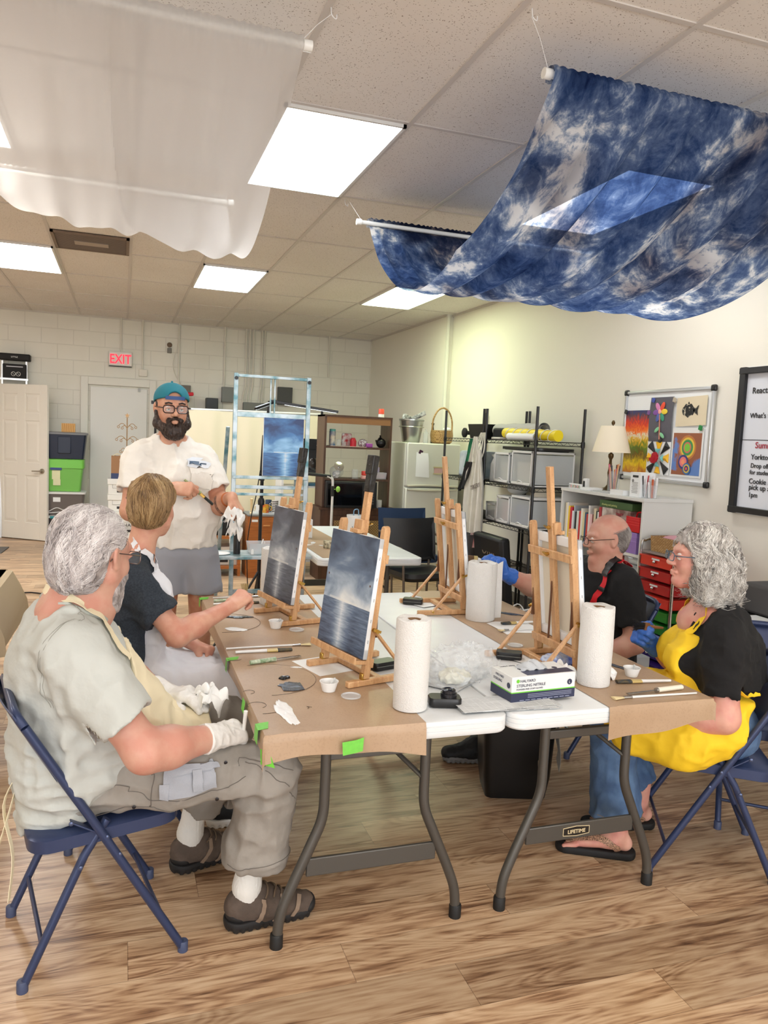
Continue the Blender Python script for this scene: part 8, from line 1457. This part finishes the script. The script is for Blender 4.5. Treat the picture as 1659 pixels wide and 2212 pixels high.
B5 = SDF(); Q5 = head(B5,h5,R5,1.0,.95,.95,.98,ears=False,fat=.004); B5.cap(h5 + vec(.0,0,-.05),W(.01,0,.97),.052,.06,.03); B5.cap(W(.02,-.07,.955),W(.02,.07,.955),.06,None,.05); B5.ell(W(.07,0,.92),(.06,.09,.07),None,.04)
k5 = dict(fwd=(-.75,-.35,.45),pn=(-.3,-.85,.15),th=-1,curls=[(.5,.9,.5),(.75,1.0,.6),(1.0,1.1,.7),(1.1,1.1,.7)],sc=.98,thumb=(.5,.8,.3)); A5,t5 = arm(s5R,e5R,w5R,.048,.043,.043,.030,**k5); C5,_ = arm(s5L,e5L,w5L,.052,.052,.050,.030,fwd=(-1,.5,-.1),pn=(0,0,-1),th=-1,curls=REL,sc=.93)
F5_ = SDF(); aN,aF = vec(1.84,2.385,.10),vec(2.07,2.56,.10); foot = []
for an,toe in ((aN,vec(1.70,2.465,.035)),(aF,vec(1.90,2.60,.035))):
 d = unit((toe - an) * vec(1,1,0)); s_ = vec(-d[1],d[0],0); F5_.cap(an + vec(0,0,.14),an,.042,.034,.03); F5_.cap(an - d * .025 + vec(0,0,-.045),an + d * .03 + vec(0,0,-.03),.030,.034,.03); F5_.cap(an + d * .02 + vec(0,0,-.03),toe,.034,.019,.03,s_,1.6)
 for i in range(5): F5_.cap(toe + s_ * (.030 - .015 * i),toe + d * (.042 - .007 * i) + s_ * (.034 - .017 * i) - vec(0,0,.008),.011 - .001 * i,.009 - .0008 * i,.006)
 foot.append((an,toe,d,s_))
put('body',mat('skin_rosy',(224,172,152),.5,noise=.18,nscale=13,rgb2=(208,136,124),bump=.12,bscale=240,sss=.05),p5,trunk(W(0,0,.93),W(-.05,0,.55),(s5R,s5L),((vec(1.84,2.46,.52),aN),(vec(1.93,2.66,.52),aF))),B5.mesh(.0035,smooth=1),A5.mesh(.0045),C5.mesh(.005,smooth=1),F5_.mesh(.0034,smooth=1)); eyes(p5,Q5,R5); glove(p5,M_BG,w5R,e5R,.07,**k5)
for an,toe,d,s_ in foot:
 so = SDF(); so.cap(an - d * .03 - vec(0,0,an[2] - .016),toe + d * .03 - vec(0,0,toe[2] - .012),.040,.044,.03,s_,1.05); so.cut((0,0,.030),(-.0,0,1),.004); so.cut((0,0,.001),(0,0,-1),.002); o = put('sandal',M_BLKM,p5,so.mesh(.004)); n = mat('glitter_strap',(70,50,44),.35,noise=.95,nscale=420,rgb2=(214,170,140),contrast=(.50,.40))
 for q in (-1,1): G,th = ribbon(F5_,[toe + d * .03 + s_ * .008,toe - d * .02 + s_ * q * .02 + vec(0,0,.03),an + d * .03 + s_ * q * .034 - vec(0,0,.03),an + s_ * q * .036 - vec(0,0,.062)],.026,.002); MB(p5).sheet(G,.004).build('strap',n,o)
kN,kF = vec(1.83,2.46,.52),vec(1.93,2.66,.52); J = trouser([([W(-.05,.09,.535),kN],[.118,.090]),([W(-.05,-.09,.535),kF],[.118,.088])],[(kN,aN + vec(-.01,0,0)),(kF,aF)],.452,r0=.082,r1=.098,L_=.365); J.disp += [folds(.008,(9,9,9),120),folds(.005,(20,20,9),121)]; M_DEN = mat('denim',(92,122,160),.85,noise=.3,nscale=14,rgb2=(66,92,130),bump=.4,bscale=420); put('jeans',M_DEN,p5,J.mesh(.0075,smooth=1)); seam('hem_stitch',mat('stitch_gold',(150,130,100),.8),p5,J,[kN + unit(aN - kN) * .345 + .1 * vec(math.cos(a),math.sin(a),0) for a in np.linspace(-3.0,.2,9)],.0012)
M_YEL = mat('yellow_apron',(246,204,34),.75,bump=.5,bscale=9,bdist=.015); Y = SDF(); Y.add(T5,0,.013); Y.cut(W(.075,0,0),-f5,.01); Y.cut(W(0,.135,0),l5 + vec(.0,0,0),.008); Y.cut(W(0,-.14,0),-l5,.008); Y.cut(W(.1,0,.895),f5 * .15 + Z3,.004)
Sk = SDF(); Sk.cap(W(-.02,.10,.575),kN + vec(-.01,-.02,.03),.135,.125,.05); Sk.cap(W(-.02,-.08,.57),kF + vec(0,0,.03),.13,.11,.08); Sk.cap(W(.05,.14,.56),kN + vec(.02,-.07,-.02),.10,.09,.06); Sk.cap(W(-.06,.15,.60),W(.12,.17,.50),.07,.10,.05); Sk.cap(W(.10,.19,.50),kN + vec(.10,-.13,-.045),.055,.06,.08); Sk.cut(W(-.10,.12,.60),-f5 * 1.0 - Z3 * .35,.01); Sk.cut(W(.10,.1,.415),-Z3 - f5 * .05,.02); Sk.cut(kN + vec(-.07,0,0),(-1,.2,-.5),.03); Y.add(Sk,.05); Y.disp += T5.disp; put('apron',M_YEL,p5,Y.mesh(.007,smooth=1))
U = SDF(); U.add(B5,0); U.add(T5,0,.004); U.disp += T5.disp; rib_build('apron_strap',M_YEL,p5,U,[h5 + vec(.07,.02,-.14),h5 + vec(.05,-.07,-.16),h5 + vec(.0,-.09,-.20),h5 + vec(-.04,-.06,-.27),W(.12,.07,.87)],.026,.004); rib_build('apron_strap',M_YEL,p5,U,[h5 + vec(.03,.08,-.16),h5 + vec(-.04,.07,-.20),W(.12,-.07,.88)],.026,.004); patch('strap_buckle',M_BLK,p5,U,h5 + vec(-.035,-.07,-.25),(.02,0,0),(0,-.012,.03),.008,.003,5); rib_build('apron_tie',M_YEL,p5,T5,[W(.05,.19,.63),W(-.05,.23,.66),W(-.14,.18,.70)],.028,.006)
# wavy grey hair
Hw = SDF(); E = lambda p,r,k=.02,op='+': Hw.ell(Q5(*p),r,R5,k,op); E((-.018,0,.040),(.112,.094,.094)); E((-.055,0,-.03),(.090,.105,.085),.04); E((-.065,0,-.10),(.085,.115,.055),.04)
for q in (-1,1): E((-.005,q * .088,-.05),(.050,.028,.085),.03)
E((.085,0,-.045),(.068,.072,.095),.02,'-'); E((.10,0,.0),(.05,.09,.05),.02,'-'); E((.05,0,-.17),(.10,.07,.10),.02,'-'); Hw.disp += [folds(.013,(20,20,10),141),folds(.005,(50,50,22),143)]; W0 = hair_mat('silver_base',[(.35,(132,126,122)),(.65,(186,180,176))],40); W1 = strand_mat('silver_hair',[(.05,(136,128,122)),(.35,(200,195,189)),(.75,(248,246,240))]); o = put('hair',W0,p5,Hw.mesh(.004))
def wdir(P,t):
 q = (P - h5) @ R5; d = np.zeros_like(P); d[:,2] = -1; top = q[:,2] > .07; d[:,1] = np.where(top,np.sign(q[:,1] - .02) * 1.2,np.sign(q[:,1]) * .25); d[:,0] = -.25 - .5 * (q[:,0] > .02); return d @ R5.T
strands(o,W1,Hw,h5,R5,9000,wdir,20,.0125,.00115,lambda p: ((p[:,0] < .62) | (p[:,2] > .45)) & (p[:,2] > -.9),12,.85,42,.12,.003,grow=.014,free=lambda t: .35 * max(0,t - .6))
for a,b in ((.028,.0),(.0,.022)): MB(p5).tube(Hw.onto(np.array([Q5(-.045 - a,.09,.045 + b * .3),Q5(-.04 - a,.095,.02),Q5(-.05 - a,.095,-.005),Q5(-.058 - a,.09,.02),Q5(-.045 - a,.09,.045)]),.006),.0035,6).build('hair_clip',mat('clip_%d' % (a > 0),(230,214,210) if a else (190,140,130),.25),o)
glasses(p5,Q5,R5,1,mat('blue_grey_wire',(92,108,124),.3,.5),M_LENS,.002,.024,.015,x0=.118)
tg = (t5[0] + t5[4]) / 2; d_ = unit(vec(-.85,-.1,.12)); br = thing('paint_brush','dark wet brush held in the blue glove of the woman','brush',tg); MB(br).tube([tg - d_ * .07,tg + d_ * .01],[.005,.008],10).build('handle',mat('handle_wood',(150,104,70),.5),br); MB(br).beam(tg + d_ * .01,tg + d_ * .035,.016,.030).build('ferrule',mat('ferrule_copper',(140,104,84),.4,.6),br); mb = MB(br); rg = np.random.RandomState(3)
for k in range(60): a,q = rg.rand() * 6.28,rg.rand() ** .5; s_,u_,_ = frame(d_); b0 = tg + d_ * .035 + s_ * q * .007 * math.cos(a) + u_ * q * .013 * math.sin(a); mb.tube([b0,b0 + d_ * .03 + u_ * q * .004 * math.sin(a),b0 + d_ * (.045 + .02 * rg.rand()) + u_ * q * .014 * math.sin(a) + s_ * .01 * (rg.rand() - .5)],[.0016,.0014,.0006],4)
mb.build('bristles',mat('bristle_black',(24,26,32),.6),br)
# ================= SMALL THINGS ON THE FRONT TABLES =================
TP = TZ + .0035
def cupc(x,y,lab):
 t = thing('portion_cup',lab,'cup',(x,y,TP),0,'small white plastic cups'); MB().lathe([(.021,0),(.0295,.030),(.0315,.031),(.0315,.033),(.028,.032),(.020,.002)],(0,0,0),28,None,False).lathe([(.021,0),(.0,.001)],(0,0,0),28).build('body',mat('cup_plastic',(236,236,234),.3),t); MB().lathe([(.024,.014),(.0,.0145)],(0,0,0),28).build('water',mat('cloudy_water',(206,206,210),.08),t); MB().tube([(-.005,-.02,.02),(.024,.018,.0345)],.0035,6).build('dropper',M_FROST,t)
cupc(.650,2.365,'small white cup nearest the big man, beside the clear round lid'); cupc(.632,3.195,'small white cup before the far easel on the left table'); cupc(1.785,2.31,'small white cup on the right paper before the woman')
for x,y,lab in ((.705,2.295,'clear round lid right of the cup nearest the big man'),(.712,3.145,'clear round lid beside the cup at the far left easel'),(1.548,2.76,'clear round lid under the prop of the right beech easel'),(1.47,3.70,'small clear round lid behind the far right easel base')): one(MB().lathe([(.030,0),(.032,.001),(.032,.005),(.028,.0055),(.026,.002),(.0,.002)],(x,y,TP),28,None,False),'round_cover',mat('lid_clear',(232,236,238),.12,alpha=.55),lab,'lid','clear round cup lids')
def stick(nm,lab,a,b,parts,z=TP):
 """parts: (name, t0, t1, r0, r1, flat, mat)"""
 a = vec(a[0],a[1],0); b = vec(b[0],b[1],0); rm = max(max(p[3],p[4]) * p[5] for p in parts); t = thing(nm,lab,'brush' if 'brush' in nm else 'palette knife',((a + b) / 2) + Z3 * z,0,'painting tools laid on the brown paper')
 for n_,t0,t1,r0,r1,fl,m in parts: P = [a + (b - a) * u + Z3 * (z + rm) for u in np.linspace(t0,t1,5)]; MB(t).tube(P,list(np.linspace(r0,r1,5)),12,True,fl,(0,0,1)).build(n_,m,t)
 return t
SIL = mat('ferrule_steel',(186,188,190),.25,1.0); FT = mat('ferrule_tan',(200,176,110),.4); DKB = mat('bristle_navy',(36,50,66),.8,noise=.5,nscale=60,rgb2=(96,84,56)); CRB = mat('bristle_cream',(226,208,160),.8)
fanp = [('handle',0,.78,.003,.0045,1,M_WHT),('ferrule',.78,.88,.0045,.006,.8,SIL),('bristles',.88,1,.007,.017,.2,CRB)]
flatp = [('handle',0,.55,.006,.008,.8,M_WHT),('ferrule',.55,.74,.013,.014,.45,FT),('bristles',.74,1,.014,.012,.45,DKB)]
knp = [('handle',0,.5,.0085,.009,.9,mat('handle_sage',(206,214,190),.5,noise=.3,nscale=60,rgb2=(120,150,110))),('blade',.5,1,.004,.011,.12,mat('knife_steel',(150,146,138),.2,1.0))]
stick('fan_brush','white fan brush, rearmost tool on the paper near the big man',(.385,2.895),(.715,2.905),fanp); stick('flat_brush','wide white brush with dark bristles in front of the fan brush',(.412,2.835),(.627,2.84),flatp); stick('palette_knife','palette knife with pale green handle above the grey paint',(.444,2.69),(.638,2.745),knp)
stick('fan_brush','long white brush at the far left table corner',(.434,3.80),(.69,3.82),fanp); stick('flat_brush','flat brush with dark bristles under the raised hand of the blond youth',(.421,3.66),(.640,3.675),flatp); stick('palette_knife','pale handled knife beside the flat brush at the far left',(.43,3.72),(.62,3.735),knp)
stick('flat_brush','wide white brush with navy bristles before the woman',(1.883,2.217),(1.675,2.246),flatp); stick('palette_knife','palette knife with cream handle near the right table corner',(1.868,2.140),(1.624,2.115),[('handle',0,.45,.0095,.010,.9,mat('handle_cream',(236,230,212),.3)),('ferrule',.45,.49,.009,.009,.9,SIL),('blade',.49,1,.005,.009,.12,mat('knife_steel',(150,146,138),.2,1.0))]); stick('fan_brush','cream fan brush nearest the front edge of the right paper',(1.885,2.085),(1.556,2.097),fanp)
one(MB().sheet([[(1.60 + .2 * u,2.93 + .20 * v + .02 * math.sin(5 * u),TP + .001 + .002 * math.sin(7 * u + 3 * v) ** 2) for v in np.linspace(0,1,10)] for u in np.linspace(0,1,12)],.001),'paper_towel',M_TISS,'flat paper towel sheet under the brushes on the right table','paper towel'); stick('flat_brush','dark flat brush on the paper towel before the right easel',(1.817,3.093),(1.655,3.087),flatp,TP + .004); stick('fan_brush','cream brush on the front edge of the paper towel sheet',(1.80,2.985),(1.585,2.975),fanp,TP + .004)
for x,y,a,lab in ((1.405,3.575,-.5,'small black case in front of the far right easel base'),(1.434,2.60,-.5,'small black case in front of the near right easel base'),(.905,2.57,.3,'small black case hidden behind the nearest easel')):
 t = thing('black_case',lab,'case',(x,y,TP),a,'small black cases by the easels'); b = MB(); rings([([(px * .96,py * .94) for px,py in rrect(.10,.055,.012)],0),(rrect(.10,.055,.014),.006),(rrect(.10,.055,.014),.022),([(px * .96,py * .94) for px,py in rrect(.10,.055,.012)],.028)],b); b.build('shell',M_BLK,t); MB().box((0,-.0278,.014),(.09,.001,.002)).build('seam_line',M_EG,t)
one(MB().box((1.49,2.60,TP + .0012),(.12,.12,.0006),rotz(.4)),'paper_sheet',M_PAPER,'white paper under the near right easel base','paper'); one(MB().box((1.46,3.56,TP + .0012),(.12,.12,.0006),rotz(.4)),'paper_sheet',M_PAPER,'white paper under the far right easel base','paper')
# glove box
gx,gy,ga = 1.300,2.185,.075; t = thing('glove_box','white and navy box of nitrile exam gloves at the table seam','box',(gx,gy,TZ + .012),ga); Wg,Dg,Hg = .245,.125,.083
MB().bb((-Wg / 2,-Dg / 2,0),(Wg / 2,Dg / 2,Hg)).build('carton',mat('carton_bright',(226,228,228),.35),t,bevel=.0015); M_GN = mat('halyard_navy',(44,50,78),.35); M_GG = mat('halyard_green',(110,200,60),.35)
for nm,a,b,m in (('navy_band',(-Wg / 2 - .0004,-Dg / 2 - .0004,0),(Wg / 2 + .0004,Dg / 2 + .0004,.030),M_GN),('green_line',(-Wg / 2 - .0005,-Dg / 2 - .0005,.030),(Wg / 2 + .0005,Dg / 2 + .0005,.0335),M_GG),('navy_top',(-.06,-Dg / 2 + .008,Hg - .001),(Wg / 2,-Dg / 2 + .05,Hg + .0004),M_GN)): MB().bb(a,b).build(nm,m,t)
MB().bb((-Wg / 2,-Dg / 2 + .0005,0),(-Wg / 2 + .055,-Dg / 2 - .0008,0.001)).build('barcode',M_PAPER,t); MB().lathe([(.055,0),(.055,.0006)],(.0,.012,Hg),28,None,True,1,.42).build('opening',mat('slot_shadow',(30,34,50),.6),t); MB().sheet([[(.052 * u,.012 + .024 * v,Hg + .026 * (1 - u * u) * (1 - v * v) + .004 * math.sin(9 * u + 5 * v)) for v in np.linspace(-1,1,14)] for u in np.linspace(-1,1,22)],.001).build('protruding_glove',mat('nitrile_grey',(180,184,188),.4,bump=.5,bscale=80),t)
for s_,h_,x,z,m in (('HALYARD',.013,-.092,.064,M_GN),('STERLING NITRILE',.0135,-.105,.049,M_GN),('POWDER-FREE EXAM GLOVES',.0075,-.105,.039,M_GN)): cu = text(s_,h_,(0,0,0),(1,0,0),(0,0,1),m,t,'lettering',.0002); cu.matrix_local = Matrix.Translation((x,-Dg / 2 - .0012,z)) @ Matrix.Rotation(PI / 2,4,'X')
for s_,h_,y,z in (('HALYARD',.011,.035,.066),('STERLING',.012,.048,.050)): cu = text(s_,h_,(0,0,0),(1,0,0),(0,0,1),M_GN,t,'lettering',.0002); cu.matrix_local = Matrix.Translation((-Wg / 2 - .0012,y,z)) @ Matrix.Rotation(-PI / 2,4,'Z') @ Matrix.Rotation(PI / 2,4,'X')
cu = text('HALYARD  STERLING',.013,(0,0,0),(1,0,0),(0,1,0),M_GN,t,'lettering',.0002); cu.matrix_local = Matrix.Translation((-.10,.045,Hg + .001))
for x,y,R_ in ((.10,-Dg / 2 - .0008,rotx(PI / 2)),(-Wg / 2 - .0008,-.045,roty(-PI / 2)),(.08,-Dg / 2 + .06,np.eye(3))): MB().lathe([(.0095,0),(.0095,.0006)],(x,y,.052 if R_[2][2] < .5 else Hg),20,R_).build('size_dot',M_GN,t)
cu = text('L',.012,(0,0,0),(1,0,0),(0,0,1),M_WHT,t,'lettering',.0002); cu.matrix_local = Matrix.Translation((.0965,-Dg / 2 - .0018,.0475)) @ Matrix.Rotation(PI / 2,4,'X')
MB().lathe([(.006,0),(.006,.0006)],(-.100,-Dg / 2 - .0006,.069),18,rotx(PI / 2)).build('logo_dot',M_GG,t); b = MB()
for i in range(9): b.bb((-.09 + i * .022,-Dg / 2 - .0009,.004),(-.074 + i * .022,-Dg / 2 - .0004,.006))
for i in range(3): b.bb((-.06,-Dg / 2 - .0009,.012 + i * .005),(.11,-Dg / 2 - .0004,.0135 + i * .005))
b.build('fine_print',mat('print_pale',(150,156,180),.5),t)
# newspaper
t = thing('newspaper','folded newspaper under the glove box and camera','newspaper',(1.17,2.14,TP)); n = NT('newsprint'); tc = n.n('TexCoord'); bk = n.n('TexBrick',Scale=1.0,Brick_Width=.05,Row_Height=.004,Mortar_Size=.0011,Color1=lin((150,152,154)),Color2=lin((190,192,192)),Mortar=lin((224,226,226))); n.link((tc,3),0,bk); n.col(bk); n.rough(.8)
for k,(dx,r_) in enumerate(((0,-.07),(.01,-.02),(-.008,.03))): MB().sheet([[rotz(r_) @ vec(dx + .165 * u,-.01 + .06 * v,.001 + .0028 * k + (.004 * (1 - abs(v)) * (1 if k == 2 else .3)) * abs(math.sin(3 * u + k))) for v in np.linspace(-1,1,8)] for u in np.linspace(-1,1,24)],.0012).build('folded_sheet',n.m,t)
one(MB().box((1.09,2.42,TP + .0012),(.24,.20,.0006),rotz(.7)),'newspaper',n.m,'single flat newspaper page under the clear plastic bag','newspaper')
# compact camera
t = thing('compact_camera','small black camera lying on the left table beside the newspaper','camera',(.975,2.165,TP),-.25); b = MB(); rings([(rrect(.098,.058,.016),0),(rrect(.104,.062,.018),.004),(rrect(.104,.062,.018),.024),(rrect(.098,.058,.016),.028)],b); b.build('body',M_BLK,t); MB().lathe([(.026,0),(.026,.012),(.022,.013),(.022,.022),(.018,.024),(.012,.021)],(.012,.0,.028),28).build('lens_barrel',mat('lens_ring',(48,48,52),.2,.6),t); MB().lathe([(.0115,0),(.008,.002)],(.012,0,.049),20).build('lens_glass',mat('lens_dark',(20,24,40),.05),t)
# bag of gloves, packet, napkin
M_BAG = mat('cellophane',(236,240,242),.12,alpha=.28,bump=.8,bscale=25,bdist=.01); S = SDF(); S.ell((1.16,2.45,TZ + .05),(.14,.11,.055),rotz(.4),.03); S.ell((1.10,2.37,TZ + .03),(.11,.07,.04),rotz(.5),.03); S.cut((0,0,TP + .001),(0,0,-1),.004); S.disp += [folds(.022,(16,16,16),201),folds(.010,(40,40,40),203)]
t = thing('plastic_bag','crumpled clear plastic bag on the white table left of the glove box','bag',(1.16,2.45,TP)); put('film',M_BAG,t,S.mesh(.0045)); S = SDF(); S.ell((1.10,2.37,TZ + .025),(.06,.05,.022),rotz(.5),.02); S.cut((0,0,TP + .003),(0,0,-1),.004); S.disp.append(folds(.010,(36,36,36),205)); put('cream_gloves',mat('latex_cream',(226,224,204),.4),t,S.mesh(.004))
S = SDF(); S.ell((1.60,2.50,TZ + .02),(.085,.055,.022),rotz(.2),.02); S.cut((0,0,TP + .001),(0,0,-1),.003); S.disp.append(folds(.008,(34,34,34),207)); t = thing('blue_packet','blue and clear packet of gloves beside the near right easel','packet',(1.60,2.50,TP)); put('film',mat('packet_blue',(52,90,190),.25,noise=.9,nscale=16,rgb2=(200,214,236)),t,S.mesh(.004)); crumple(vec(1.50,2.34,TP + .012),(.06,.05,.035),23,M_TISS,'crumpled paper towel left of the diamond-patterned roll'); crumple(vec(1.67,2.33,TP + .008),(.045,.05,.025),29,M_TISS,'paper towel corner right of the diamond-patterned roll')
# shoulder bag at the woman's chair
t = thing('shoulder_bag','black bag hanging from the back of the woman chair','bag',(2.50,2.25,.1)); S = SDF(); S.ell((2.50,2.22,.36),(.07,.14,.20),rotz(-.5),.05); S.disp.append(folds(.014,(9,9,9),211)); put('body',M_BLKM,t,S.mesh(.009)); MB(t).beam((2.30,2.02,.50),(2.47,2.17,.50),.05,.02).build('strap',M_BLKM,t)
finish_texts()
